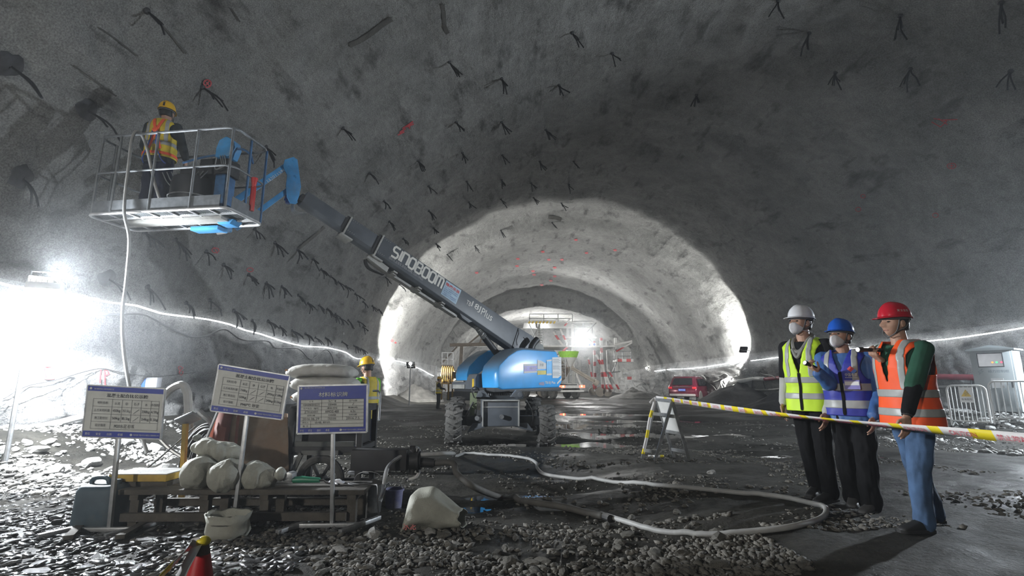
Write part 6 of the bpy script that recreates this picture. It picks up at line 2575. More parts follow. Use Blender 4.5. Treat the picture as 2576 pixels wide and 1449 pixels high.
for k, px in enumerate((1356, 1440, 1512, 1548)):
    for dy in (0.0, 4.0):
        a = tp(px, 815 if px < 1500 else 850, 0)
        a.y += dy
        b = Vector((a.x, a.y, 0.35))
        MB().beam(b, a, 0.22, 0.22).build('column', MAT_REDWHITE if k in (2,) else MAT_WHITEFAR, trol)
for (x0, x1, py, dy0, dy1, nm) in ((1318, 1492, 812, -0.4, 4.2, 'deck'), (1298, 1545, 872, -0.6, 4.2, 'deck'), (1420, 1500, 850, -0.5, 1.0, 'deck')):
    a, b = tp(x0, py), tp(x1, py)
    MB().box(((a.x + b.x) / 2, (dy0 + dy1) / 2, (a.z + b.z) / 2), (b.x - a.x, dy1 - dy0, 0.14)).build(nm, MAT_WHITEFAR, trol)
for (x0, x1, py0, py1) in ((1332, 1440, 790, 812), (1444, 1490, 808, 838), (1546, 1588, 884, 908)):
    a, b = tp(x0, py1), tp(x1, py1)
    hgt_ = tp(x0, py0).z - a.z
    mb = MB()
    nn = max(2, int((b.x - a.x) / 1.1))
    for i in range(nn + 1):
        p = a.lerp(b, i / nn)
        mb.cyl(p, p + Vector((0, 0, hgt_)), 0.035, 0.035, 6)
    for f in (0.5, 1.0):
        mb.cyl(a + Vector((0, 0, hgt_ * f)), b + Vector((0, 0, hgt_ * f)), 0.035, 0.035, 6)
    mb.build('railing', MAT_STEEL, trol)
# ladders
for (x0, x1, y0, y1) in ((1352, 1366, 825, 875), (1462, 1478, 905, 945)):
    mb = MB()
    a0, a1, b0, b1 = tp(x0, y1, -0.5), tp(x1, y1, -0.5), tp(x0, y0, -0.5), tp(x1, y0, -0.5)
    mb.cyl(a0, b0, 0.04, 0.04, 6).cyl(a1, b1, 0.04, 0.04, 6)
    for i in range(1, 8):
        mb.cyl(a0.lerp(b0, i / 8), a1.lerp(b1, i / 8), 0.03, 0.03, 6)
    mb.build('ladder', MAT_STEEL, trol)
# hazard strip and signs
mb = MB()
a, b = tp(1328, 814, -0.45), tp(1400, 814, -0.45)
n_ = 16
for i in range(n_):
    if i % 2 == 0:
        p, q = a.lerp(b, i / n_), a.lerp(b, (i + 1) / n_)
        mb.add([p, q, q + Vector((0.1, 0, 0.22)), p + Vector((0.1, 0, 0.22))], [(0, 1, 2, 3)])
mb.build('hazard_strip', MAT_YELLOW, trol, smooth=False)
for (x0, x1, y0, y1) in ((1252, 1262, 860, 874), (1263, 1273, 860, 874), (1248, 1258, 845, 857), (1192, 1225, 862, 872), (1478, 1488, 862, 874), (1490, 1500, 862, 874)):
    a, b = tp(x0, y1, -0.75), tp(x1, y0, -0.75)
    pn_ = MB().box((a + b) / 2, (b.x - a.x, 0.03, b.z - a.z)).build('sign_panel', MAT_WHITE, trol)
    if x1 - x0 < 12:
        c = (a + b) / 2 + Vector((0, -0.03, 0.05))
        MB().cyl(c, c + Vector((0, -0.01, 0)), 0.11, 0.11, 16).build('sign_disc', M('sign_disc_blue', (0.04, 0.10, 0.42), 0.5), pn_)
# slanting red and white props
for (a, b, r_) in (((1500, 892), (1542, 985), 0.12), ((1512, 890), (1528, 985), 0.10), ((1392, 835), (1415, 868), 0.10), ((1420, 820), (1436, 800), 0.08), ((1530, 930), (1560, 985), 0.09), ((1395, 905), (1430, 870), 0.09),
                   ((1545, 868), (1590, 858), 0.10), ((1550, 884), (1590, 862), 0.07), ((1480, 900), (1496, 985), 0.08), ((1410, 828), (1425, 862), 0.09)):
    MB().cyl(tp(*a, -0.7), tp(*b, -0.9), r_, r_, 8).build('prop', MAT_REDWHITE, trol)
for (a, b) in (((1325, 880), (1360, 812)), ((1360, 880), (1330, 812)), ((1440, 872), (1500, 812)), ((1500, 872), (1445, 815)), ((1520, 985), (1556, 900)), ((1505, 940), (1560, 935)), ((1290, 866), (1330, 838)), ((1545, 985), (1515, 905))):
    MB().cyl(tp(*a, -0.3), tp(*b, -0.3), 0.05, 0.05, 6).build('brace', MAT_STEEL, trol)
for (x0, x1, py) in ((1546, 1588, 908), (1566, 1594, 952)):
    a, b = tp(x0, py), tp(x1, py)
    MB().box(((a.x + b.x) / 2, 0, a.z), (b.x - a.x, 1.6, 0.16)).build('side_deck', MAT_WHITEFAR, trol)
    MB().box(((a.x + b.x) / 2, -0.82, a.z + 0.02), (b.x - a.x, 0.02, 0.26)).build('deck_edge', stripes('red_white_edge', [(0.0, (0.70, 0.68, 0.66)), (0.5, (0.58, 0.06, 0.06))], 0.8, 0, 0.5), trol)
a, b = tp(1566, 952), tp(1594, 935)
mb = MB()
for (p, q) in (((1566, 952), (1566, 935)), ((1594, 952), (1594, 935)), ((1566, 935), (1594, 935)), ((1566, 944), (1594, 944)), ((1566, 925), (1566, 935)), ((1566, 925), (1580, 934))):
    mb.cyl(tp(*p, -0.8), tp(*q, -0.8), 0.045, 0.045, 6)
mb.build('deck_railing', MAT_WHITEFAR, trol)
for px in (1508, 1526, 1362):
    for dy in (-0.3, 3.8):
        c = tp(px, 985)
        MB().cyl((c.x, dy - 0.12, 0.42), (c.x, dy + 0.12, 0.42), 0.4, 0.4, 18).build('trolley_wheel', MAT_CONC, trol)
# left wing: brown beam and its posts
MB().beam(tp(1132, 868, -1), tp(1242, 866, -1), 0.35, 0.28).build('wing_beam', MAT_BROWNST, trol)
MB().beam(tp(1162, 872, -1), tp(1158, 935, -1), 0.30, 0.3).build('wing_post', MAT_BROWNST, trol)
for (a, b) in (((1110, 915), (1150, 872)), ((1175, 868), (1215, 835)), ((1205, 868), (1220, 830))):
    MB().beam(tp(*a, -1), tp(*b, -1), 0.14, 0.14).build('wing_brace', MAT_BROWNST, trol)
# the big lamp on it
lf = L_FAR - Vector((0, -0.25, 0)) - tl_
MB().box(lf + Vector((0, 0.12, 0)), (1.1, 0.2, 0.8)).build('lamp_housing', MAT_WHITEFAR, trol)
MB().box(lf + Vector((0, 0.0, 0)), (1.0, 0.03, 0.7)).build('lamp_face', MAT_WHITE_LAMP, trol)

# scaffold on the left wall
sc_ = thing('wall_scaffold', 'grey scaffold with railed platforms against the left wall beyond the reel', 'scaffold', tuple(G(1118, 1003)))
sl_ = sc_.location
SY = min(sl_.y, 44.0)
for (x0, x1, py0, py1) in ((1112, 1140, 887, 920), (1098, 1112, 935, 960)):
    mb = MB()
    for f in (0, 0.5, 1):
        mb.cyl(at(x0, py0 + (py1 - py0) * f, SY) - sl_, at(x1, py0 + (py1 - py0) * f, SY) - sl_, 0.04, 0.04, 6)
    for x in (x0, (x0 + x1) / 2, x1):
        mb.cyl(at(x, py0, SY) - sl_, at(x, py1, SY) - sl_, 0.04, 0.04, 6)
    mb.build('railing', MAT_STEEL, sc_)
    a, b = at(x0, py1, SY) - sl_, at(x1, py1, SY) - sl_
    MB().box((a + b) / 2, (b.x - a.x, 1.2, 0.1)).build('deck', MAT_BROWNST, sc_)
for px in (1098, 1140):
    a = at(px, 920, SY) - sl_
    MB().cyl((a.x, a.y, 0), a, 0.06, 0.06, 6).build('standard', MAT_STEEL, sc_)

# mixer truck, rear towards the camera and a little to the right
tg = G(1440, 1004)
truck = thing('mixer_truck', 'dusty concrete mixer truck with lit red tail lights behind the boom lift', 'truck', tuple(tg), math.radians(24))
T_ = truck


def tpart(mb, name, mat, parent=T_, **k):
    return mb.build(name, mat, parent, **k)


tpart(MB().box((0, 4.4, 1.0), (0.9, 8.8, 0.28)), 'chassis', MAT_DARKMETAL)
tpart(MB().box((0, 0.05, 0.95), (2.4, 0.12, 0.22)), 'rear_bumper', MAT_WHITEFAR)
prof = []
mb = MB().lathe([(0.35, 0.0), (0.75, 0.5), (1.12, 1.5), (1.18, 2.6), (1.0, 3.9), (0.55, 4.7), (0.0, 4.9)], c=(0, 1.0, 2.75), axis=(0, 1, -0.22), n=28)
tpart(mb, 'drum', MAT_CONC)
mb = MB()
for k in range(40):
    pass
mb.tube([(0.02 + (0.9 + 0.25 * math.sin(min(1, i / 60) * PI)) * math.cos(i * 0.21), 1.5 + i * 0.045, 2.68 - i * 0.0095 + (0.9 + 0.25 * math.sin(min(1, i / 60) * PI)) * math.sin(i * 0.21)) for i in range(70)], 0.05, 5)
tpart(mb, 'drum_rib', MAT_CONC)
mb = MB().lathe([(0.18, 2.55), (0.62, 3.25), (0.66, 3.25), (0.22, 2.5)], c=(0, 0.45, 0), n=20)
tpart(mb, 'hopper', MAT_WHITEFAR)
mb = MB().lathe([(0.62, 3.25), (0.80, 3.72), (0.84, 3.72), (0.66, 3.24)], c=(0, 0.45, 0), n=20)
tpart(mb, 'hopper_extension', M('lime_green', (0.36, 0.72, 0.08), 0.5))
mb = MB()
mb.beam((0.1, 0.25, 2.35), (1.9, -0.6, 1.15), 0.40, 0.10)
mb.beam((0.1, 0.25, 2.45), (1.9, -0.6, 1.25), 0.06, 0.28)
mb.cyl((1.72, -0.52, 1.36), (1.98, -0.62, 1.16), 0.24, 0.24, 12)
tpart(mb, 'chute', MAT_CONC)
mb = MB()
for x in (-1.05, 1.05):
    mb.beam((x, 0.4, 1.1), (x * 0.6, 0.9, 2.7), 0.14, 0.14)
mb.beam((-0.65, 0.9, 2.7), (0.65, 0.9, 2.7), 0.14, 0.14)
tpart(mb, 'drum_frame', MAT_WHITEFAR)
mb = MB()
for x in (-0.75,):
    mb.cyl((x - 0.18, 0.05, 1.6), (x - 0.18, 0.05, 3.1), 0.03, 0.03, 6).cyl((x + 0.18, 0.05, 1.6), (x + 0.18, 0.05, 3.1), 0.03, 0.03, 6)
    for k in range(6):
        mb.cyl((x - 0.18, 0.05, 1.7 + 0.25 * k), (x + 0.18, 0.05, 1.7 + 0.25 * k), 0.025, 0.025, 6)
tpart(mb, 'truck_ladder', MAT_STEEL)
for y in (1.25, 2.6, 6.2, 7.6):
    for x in (-1, 1):
        w_ = tpart(MB().lathe([(0.30, -0.17), (0.46, -0.18), (0.52, -0.12), (0.52, 0.12), (0.46, 0.18), (0.30, 0.17)], c=(x * 1.05, y, 0.52), axis=(1, 0, 0), n=26), 'wheel', MAT_TYRE)
        tpart(MB().lathe([(0.30, x * 0.17), (0.26, x * 0.10), (0.12, x * 0.10), (0.10, x * 0.16), (0, x * 0.17)], c=(x * 1.05, y, 0.52), axis=(1, 0, 0), n=20), 'rim', MAT_PLATE, parent=w_)
for x in (-1, 1):
    tpart(MB().prism([(0.5, 0.95), (0.55, 1.2), (3.25, 1.2), (3.35, 0.95), (3.25, 1.14), (0.62, 1.14)], (x * 1.05, 0, 0), (0, 1, 0), (0, 0, 1), 0.5), 'mudguard', MAT_WHITEFAR)
    tpart(MB().box((x * 1.12, 3.95, 0.85), (0.3, 1.1, 0.5)), 'side_box', MAT_WHITEFAR, bevel=0.03)
    lt = tpart(MB().box((x * 0.92, -0.03, 0.98), (0.46, 0.05, 0.17)), 'tail_light', M('tail_red', (0.5, 0.02, 0.02), 0.3, emit=(1.0, 0.10, 0.05), estr=5))
    tpart(MB().box((x * 0.84, -0.06, 0.98), (0.12, 0.02, 0.12)), 'indicator', M('tail_amber', (0.8, 0.3, 0.05), 0.3, emit=(1.0, 0.42, 0.16), estr=9), parent=lt)
tpart(MB().box((0, 8.3, 1.9), (2.4, 1.6, 1.9)), 'cab', MAT_WHITEFAR, bevel=0.12)
tpart(MB().box((0, 0.0, 0.62), (2.1, 0.1, 0.14)), 'underrun_bar', MAT_WHITEFAR)

# hose reel unit by the left wall
rg = G(1136, 1018)
reel = thing('hose_reel', 'yellow hose reel with brown tank on a dark skid near the left wall', 'machine', tuple(rg))
rl = reel.location
RY = rl.y


def rp(px, py, dy=0.0):
    return at(px, py, RY + dy) - rl


MAT_REELY = M('reel_yellow', (0.22, 0.125, 0.015), 0.8, 0, 0.2, dirt=0.4)
mb = MB().box((0.5, 0.4, 0.5), (rp(1165, 1000).x - rp(1113, 1000).x + 0.3, 1.4, 0.5))
mb.build('skid', MAT_DARKMETAL, reel, bevel=0.03)
for k in range(6):
    c = rp(1114 + 5.0 * k, 942)
    MB().tube([(c.x, c.y + 0.45 * math.cos(2 * PI * i / 26), c.z + 0.46 * math.sin(2 * PI * i / 26)) for i in range(26)], 0.045, 6, closed=True).build('hoop', MAT_REELY, reel)
c0_, c1_ = rp(1112, 942), rp(1142, 942)
MB().cyl(c0_, c1_, 0.16, 0.16, 14).build('axle_drum', MAT_BROWNST, reel)
a, b = rp(1141, 932), rp(1166, 998)
MB().box(((a.x + b.x) / 2, 0.5, (a.z + b.z) / 2), (b.x - a.x, 0.9, a.z - b.z)).build('tank', M('tank_brown', (0.20, 0.155, 0.115), 0.7, dirt=0.3), reel, bevel=0.06)
for px in (1113, 1130, 1140):
    MB().beam((rp(px, 990).x, -0.35, 0.3), (rp(px, 990).x, -0.35, rp(px, 945).z), 0.09, 0.09).build('stand_post', MAT_REELY, reel)
MB().beam(rp(1112, 965, -0.35), rp(1141, 965, -0.35), 0.07, 0.07).build('stand_rail', MAT_REELY, reel)

# maroon car
cg = G(1718, 1011)
car = thing('car', 'maroon sport utility car parked by the right wall, seen from behind', 'car', tuple(cg), math.radians(-36))
MAT_CAR = M('car_maroon', (0.11, 0.008, 0.026), 0.22, 0.3, 0.05, 3, dirt=0.15, dirtcol=(0.35, 0.3, 0.28))
MAT_GLASSD = M('car_glass', (0.012, 0.013, 0.016), 0.08)
CLN, CWD = 4.6, 1.88
side = [(0.0, 0.42), (-0.03, 0.72), (0.02, 0.98), (0.06, 1.02), (0.35, 1.55), (0.50, 1.66), (1.3, 1.70), (2.2, 1.64), (2.75, 1.42), (3.2, 1.10), (4.2, 0.98), (4.55, 0.78), (4.6, 0.45), (4.5, 0.32), (0.1, 0.32)]
mb = MB()
secs = [(-0.94, 0.90), (-0.80, 1.0), (0.0, 1.02), (0.80, 1.0), (0.94, 0.90)]
rings = []
for (x, k) in secs:
    ring_ = []
    for (y, z) in side:
        xx = x
        if z > 1.02:
            xx = x * (1 - 0.22 * (z - 1.02) / 0.66)
        yy = y if abs(x) < 0.85 else 2.3 + (y - 2.3) * 0.965
        ring_.append(Vector((xx, yy, z if abs(x) < 0.85 else 0.32 + (z - 0.32) * 0.97)))
    rings.append(ring_)
mb.loft(rings)
mb.build('car_body', MAT_CAR, car, bevel=0.03)
mb = MB().add([(-0.68, 0.07, 1.10), (0.68, 0.07, 1.10), (0.60, 0.36, 1.54), (-0.60, 0.36, 1.54)], [(0, 1, 2, 3)])
mb.map(lambda p: p + Vector((0, -0.02, 0.02)))
mb.build('rear_window', MAT_GLASSD, car, smooth=False)
for x in (-1, 1):
    for (y0, y1, y2, y3) in ((0.62, 1.30, 1.30, 0.72), (1.38, 2.10, 2.05, 1.38), (2.18, 2.95, 2.50, 2.13)):
        mb = MB().add([(x * 0.955, y0, 1.06), (x * 0.955, y1, 1.06), (x * 0.82, y2, 1.52 if y2 < 2.4 else 1.44), (x * 0.82, y3, 1.52)], [(0, 1, 2, 3)])
        mb.build('side_window', MAT_GLASSD, car, smooth=False)
    MB().box((x * 0.80, -0.01, 0.92), (0.26, 0.06, 0.14)).build('tail_lamp', M('car_tail', (0.5, 0.02, 0.03), 0.2, emit=(1, 0.05, 0.05), estr=0.15), car, bevel=0.02)
    MB().box((x * 1.05, 2.72, 1.12), (0.18, 0.10, 0.15)).build('mirror', MAT_CAR, car, bevel=0.03)
    MB().tube([(x * 0.70, 0.6, 1.70), (x * 0.72, 0.7, 1.75), (x * 0.72, 2.0, 1.74), (x * 0.70, 2.1, 1.69)], 0.02, 6).build('roof_rail', MAT_CHROME, car)
    for y in (0.85, 3.7):
        w_ = MB().lathe([(0.22, -0.11), (0.33, -0.12), (0.365, -0.08), (0.365, 0.08), (0.33, 0.12), (0.22, 0.11)], c=(x * 0.86, y, 0.365), axis=(1, 0, 0), n=26).build('wheel', MAT_TYRE, car)
        mb = MB().lathe([(0.24, x * 0.10), (0.22, x * 0.06), (0.05, x * 0.07), (0, x * 0.11)], c=(x * 0.86, y, 0.365), axis=(1, 0, 0), n=20)
        mb.build('rim', MAT_PLATE, w_)
MB().box((0, -0.06, 0.97), (1.2, 0.02, 0.03)).build('chrome_strip', MAT_CHROME, car)
MB().box((0, -0.02, 0.45), (1.7, 0.14, 0.16)).build('bumper', M('bumper_dusty', (0.30, 0.28, 0.27), 0.8), car, bevel=0.03)
pl_ = MB().box((0, -0.075, 0.78), (0.46, 0.02, 0.15)).build('number_plate', M('plate_blue', (0.03, 0.09, 0.45), 0.4), car)
mb = MB()
put_text(mb, '甘E T1135', (-0.2, -0.088, 0.735), (1, 0, 0), (0, 0, 1), 0.09, width=0.4)
mb.build('lettering', MAT_LETTER, pl_, smooth=False)
mb = MB()
put_text(mb, 'TRUMPCHI', (-0.42, -0.075, 1.0), (1, 0, 0), (0, 0, 1), 0.05, width=0.84)
mb.build('lettering', MAT_CHROME, car, smooth=False)


# muck piles
def pile(label, cx, cy, rx, ry, h, mat, seed):
    n, m_ = 44, 16
    base = gz(cx, cy, False)
    t = thing('muck_pile', label, 'pile', (cx, cy, base))
    vs2 = [Vector((0, 0, h * 0.95))]
    for j in range(1, m_ + 1):
        u = j / m_
        for i in range(n):
            a = 2 * PI * i / n
            q = Vector((math.cos(a) * u * 2.4 + seed, math.sin(a) * u * 2.4, seed))
            k = 1 + 0.25 * noise.noise(Vector((math.cos(a) * 1.4, math.sin(a) * 1.4, seed)))
            z = h * (1 - u) ** 1.0 * (1 + 0.55 * noise.noise(q)) + 0.16 * h * noise.noise(q * 3.3) * (1 - u) + 0.10 * h * abs(noise.noise(q * 7)) * (1 - u * u)
            x, y = rx * u * k * math.cos(a), ry * u * k * math.sin(a)
            vs2.append(Vector((x, y, z if j < m_ else -0.15)))
    fs2 = [(0, 1 + i, 1 + (i + 1) % n) for i in range(n)]
    fs2 += [(1 + j * n + i, 1 + (j + 1) * n + i, 1 + (j + 1) * n + (i + 1) % n, 1 + j * n + (i + 1) % n) for j in range(m_ - 1) for i in range(n)]
    MB().add(vs2, fs2).build('heap', mat, t, smooth=True)
    return t


MAT_MUCK = M('muck_dark', (0.045, 0.043, 0.042), 0.8, 0, 0.4, 2, bump=0.9, bscale=7)
MAT_MUCKP = M('muck_pale', (0.11, 0.107, 0.10), 0.85, 0, 0.4, 3, bump=0.9, bscale=8)
p = G(1890, 1022)
pile('dark heap of spoil at the foot of the right wall beside the pipes', p.x, p.y + 1.2, 3.0, 1.9, 1.25, MAT_MUCK, 3)
p = G(1985, 1030)
pile('dark low heap of spoil against the right wall behind the people', p.x + 0.4, p.y + 0.8, 2.6, 1.4, 0.7, MAT_MUCK, 8)
p = G(1612, 1004)
pile('grey heap of broken rock between the trolley and the car', p.x, p.y + 1.5, 2.6, 1.7, 0.8, MAT_MUCKP, 5)
p = G(1054, 1012)
pile('pale heap of broken rock at the foot of the left wall', p.x - 0.4, p.y + 1.2, 1.9, 1.7, 1.0, MAT_MUCKP, 7)

# ------------------------------------------------------------------ lamps and light strips on the walls


def wall_line(pts, off, k=4):
    out = []
    for px, py in pts:
        p, n_ = W(px, py, off)
        if p is not None:
            out.append(p)
    return spline(out, k)


pl_left = [(-60, 702), (0, 717), (110, 735), (200, 749), (270, 760), (330, 771), (392, 783), (451, 795), (510, 805), (567, 814), (606, 828), (645, 841), (703, 857), (759, 869), (807, 874), (840, 881), (865, 887), (880, 896), (893, 903), (915, 904), (935, 903)]
o = MB().tube(wall_line(pl_left, 0.13, 2), 0.022, 4).build('led_strip', MAT_LED, smooth=True)
tag(o, 'glowing white light strip along the left wall above the notice boards', 'light strip')
pl_left2 = [(948, 904), (965, 903), (990, 908), (1015, 914), (1040, 922), (1060, 932), (1076, 942), (1088, 947)]
o = MB().tube(wall_line(pl_left2, 0.13, 2), 0.03, 4).build('led_strip', MAT_LED, smooth=True)
tag(o, 'glowing white light strip on the far left wall near the hose reel', 'light strip')
pl_right = [(1650, 935), (1690, 931), (1725, 928), (1772, 923), (1820, 917), (1850, 912), (1872, 909)]
o = MB().tube(wall_line(pl_right, 0.13, 2), 0.028, 4).build('led_strip', MAT_LED, smooth=True)
tag(o, 'glowing white light strip on the far right wall above the car', 'light strip')
pl_right2 = [(1891, 909), (1925, 904), (1960, 899), (2012, 893), (2120, 881), (2220, 871), (2300, 862), (2400, 850), (2500, 837), (2576, 826), (2660, 815)]
o = MB().tube(wall_line(pl_right2, 0.13, 2), 0.022, 4).build('led_strip', MAT_LED, smooth=True)
tag(o, 'glowing white light strip on the right wall above the red pipe', 'light strip')


def floodlight(label, pos, direction, size=(0.5, 0.36), mat=None):
    """housing just behind the light source, bracket to the wall"""
    d = Vector(direction).normalized()
    t = thing('floodlight', label, 'floodlight', tuple(pos - d * 0.17))
    R = d.to_track_quat('Y', 'Z').to_matrix()
    MB().box((0, -0.06, 0), (size[0], 0.10, size[1])).map(lambda p: R @ p).build('housing', mat or MAT_DARKMETAL, t, bevel=0.01)
    MB().box((0, 0.0, 0), (size[0] * 0.9, 0.012, size[1] * 0.88)).map(lambda p: R @ p).build('lamp_face', MAT_WHITE_LAMP, t)
    mb = MB()
    for k in range(6):
        mb.box((-size[0] * 0.4 + size[0] * 0.16 * k, -0.13, 0), (0.012, 0.05, size[1] * 0.9))
    mb.map(lambda p: R @ p).build('cooling_fins', mat or MAT_DARKMETAL, t)
    MB().tube([R @ Vector((-size[0] * 0.54, -0.06, 0)), R @ Vector((-size[0] * 0.54, -0.3, 0.02)), R @ Vector((size[0] * 0.54, -0.3, 0.02)), R @ Vector((size[0] * 0.54, -0.06, 0))], 0.014, 6).build('bracket', MAT_STEEL, t)
    return t


fm = floodlight('glaring white twin floodlight on a mast by the left wall', L_LEFT, (0.05, -0.12, -0.9), (0.4, 0.3), MAT_WHITE)  # housing coloured white to pass into the lamp's glare
MB().cyl((-0.25, 0.1, gz(L_LEFT.x - 0.25, L_LEFT.y) - fm.location.z), (-0.25, 0.1, 0.1), 0.03, 0.03, 8).build('mast', MAT_STEEL, fm)
Rq = Vector((0.75, -0.60, 0.20)).to_track_quat('Y', 'Z').to_matrix()
MB().box((0, -0.05, 0), (0.36, 0.08, 0.28)).map(lambda p: Rq @ p + Vector((-0.05, 0, 0.10))).build('added_upper_housing', MAT_WHITE, fm, bevel=0.01)  # upper head added to light the platform and show a bright face
MB().box((0, 0.0, 0), (0.33, 0.012, 0.25)).map(lambda p: Rq @ p + Vector((-0.05, 0, 0.10))).build('added_upper_lamp_face', MAT_WHITE_LAMP, fm)
fm = floodlight('bright twin floodlight on the right wall near the electrical cabinet', L_RIGHT, (-0.95, -0.22, -0.02))
Rq = Vector((-0.45, 0.75, -0.50)).to_track_quat('Y', 'Z').to_matrix()
for nm_, sz_, yy_, mt_ in (('lower_housing', (0.36, 0.08, 0.28), -0.10, MAT_DARKMETAL), ('lower_lamp_face', (0.33, 0.012, 0.25), -0.05, MAT_WHITE_LAMP)):
    MB().box((0, yy_, 0), sz_).map(lambda p: Rq @ p + L_RIGHT + Vector((0.0, 0.25, -0.30)) - fm.location).build(nm_, mt_, fm)
floodlight('floodlight on the right wall beyond the pipes, shining up the tunnel', L_MIDR, (-0.40, 1, 0.42))
fm = floodlight('floodlight on a mast at the left, shining up the tunnel', L_MIDL, (0.25, 1, 0.48))
MB().cyl((0, -0.2, gz(L_MIDL.x, L_MIDL.y) - fm.location.z), (0, -0.2, 0), 0.035, 0.035, 8).build('mast', MAT_STEEL, fm)
MB().sphere((0, -0.30, 0.05), 0.09, 12, 8).build('rear_bulb', M('bulb_glow', (1, 1, 1), 0.3, emit=(1, 1, 0.96), estr=25), fm)
floodlight('floodlight on the left wall behind the photographer', L_FILL, (0.62, 1, -0.12))  # unseen fixture added for the fill light
for k, (px, py, lab) in enumerate(((1107, 944, 'small bright lamp above the worker at the hose reel'), (1632, 925, 'small bright lamp at the end of the far right light strip'))):
    p, n_ = W(px, py, 0.25)
    t = thing('wall_lamp', lab, 'lamp', tuple(p))
    MB().sphere((0, 0, 0), 0.11, 12, 8).build('bulb', M('bulb_glow', (1, 1, 1), 0.3, emit=(1, 1, 0.96), estr=25), t)
    MB().cyl((0, 0, 0), -n_ * 0.3, 0.05, 0.05, 8).build('socket', MAT_DARKMETAL, t)


# ------------------------------------------------------------------ cables and hoses on the walls
def wall_cable(name, label, pts, r, mat, off=0.06, cat='cable', k=6):
    o = MB().tube(wall_line(pts, off, k), r, 6).build(name, mat, smooth=True)
    return tag(o, label, cat)


MAT_CABLE = M('cable_grey', (0.20, 0.20, 0.20), 0.6)
wall_cable('wall_cable', 'thick grey cable sagging in loops below the left light strip', [(170, 783), (250, 792), (330, 790), (365, 795), (411, 822), (471, 845), (512, 846), (557, 827), (602, 854), (666, 859), (688, 875), (744, 875), (779, 903), (812, 880), (828, 893), (835, 915)], 0.026, MAT_CABLE, 0.09)
wall_cable('wall_wire', 'thin dark wire strung across the left wall above the white board', [(0, 1003), (60, 968), (135, 955), (245, 925), (300, 935), (390, 944), (485, 938)], 0.008, MAT_BLACK, 0.06)
wall_cable('wall_wire', 'thin pale wire drooping from the red wall mark to the board', [(245, 925), (150, 975), (60, 1010), (0, 1020)], 0.007, MAT_WHITE, 0.05)
wall_cable('wall_wire', 'thin wire running from the rock ledge to the red number eight', [(410, 972), (450, 955), (485, 938)], 0.008, MAT_CABLE, 0.05)
wall_cable('air_pipe', 'thick white hose lying along the foot of the left wall', [(-80, 1110), (0, 1086), (60, 1068), (130, 1056), (215, 1052), (300, 1058), (390, 1066)], 0.06, MAT_WHITE, 0.10, 'hose')
o = MB().tube(spline([at(405, 1006, 6.6), at(432, 978, 6.6), at(458, 968, 6.6), at(470, 985, 6.6), at(473, 1010, 6.6), at(476, 1080, 6.55), at(480, 1200, 6.5)], 6), 0.05, 10).build('bent_pipe', MAT_HOSE)
tag(o, 'bent pale pipe end rising behind the white board', 'pipe')
o = MB().tube(spline([at(398, 1100, 6.0), at(430, 1132, 6.0), at(475, 1160, 6.0), at(500, 1180, 6.0)], 4), 0.022, 8).build('conduit', MAT_STEEL)
tag(o, 'grey conduit slanting down behind the white board to the hose coil', 'pipe')
o = MB().tube(spline([at(312, 1214, 5.3), at(380, 1170, 5.5), at(440, 1118, 5.7), at(492, 1072, 6.0)], 5), 0.008, 6).build('stay_wire', MAT_BLACK)
tag(o, 'dark wire stretched from the jerrycan up to the hose coil', 'wire')
ground_hose('ground_cable', 'black cable snaking over the wet slates to the jerrycan', 'cable', [(-40, 1195), (0, 1212), (40, 1226), (95, 1240), (150, 1244), (198, 1240)], 0.012, MAT_BLACK, 0.01)
# the hose up to the platform
o = MB().tube(spline([PF(1.15, 0.35, 0.30), PF(1.3, 0.3, 0.12), PF(1.5, 0.25, 0.5), PF(1.66, 0.15, PHT - 0.15), PF(1.70, 0.02, PHT + 0.05), PF(1.72, -0.06, PHT - 0.08), PF(1.70, -0.07, 0.7), PF(1.66, -0.07, 0.0), at(325, 600, 7.18), at(318, 700, 7.2), at(308, 790, 7.2), at(311, 880, 7.15), at(325, 970, 7.1), at(345, 1060, 7.05), at(370, 1140, 7.0)], 7), 0.024, 8).build('supply_hose', MAT_HOSE)
tag(o, 'long grey hose hanging from the lift platform down to the ground', 'hose')
# small junction box on the rock ledge
p, n_ = W(365, 955, 0.14)
t = thing('junction_box', 'small blue and grey box fixed to the left rock wall', 'box', tuple(p))
MB().box((0.05, 0, 0), (0.26, 0.16, 0.22)).build('box_body', M('box_grey', (0.30, 0.31, 0.34), 0.6), t, bevel=0.01)
MB().box((-0.13, -0.02, 0), (0.10, 0.16, 0.2)).build('box_side', M('box_blue', (0.05, 0.16, 0.5), 0.5), t, bevel=0.01)

# right wall pipes
rp_pts = [(1935, 956), (1970, 953), (2010, 951), (2120, 950), (2240, 949), (2345, 948), (2460, 947), (2576, 950), (2660, 953)]
wl = wall_line(rp_pts, 0.22, 3)
o = MB().tube(wl, 0.095, 12).build('water_pipe', M('pipe_red', (0.36, 0.02, 0.055), 0.5, 0, 0.15, dust=0.15), smooth=True)
tag(o, 'thick red pipe running along the right wall', 'pipe')
o = MB().tube(wall_line([(1846, 962), (1870, 960), (1900, 958), (1935, 956)], 0.26, 3), 0.12, 12).build('water_pipe', MAT_WHITE, smooth=True)
tag(o, 'thick white pipe end continuing the red pipe on the right wall', 'pipe')
o = MB().tube(wall_line([(1850, 979), (1900, 976), (1950, 974), (2010, 972), (2120, 971), (2345, 973), (2460, 976), (2576, 980)], 0.20, 3), 0.05, 8).build('water_pipe', MAT_HOSE, smooth=True)
tag(o, 'thin grey pipe running below the red pipe on the right wall', 'pipe')
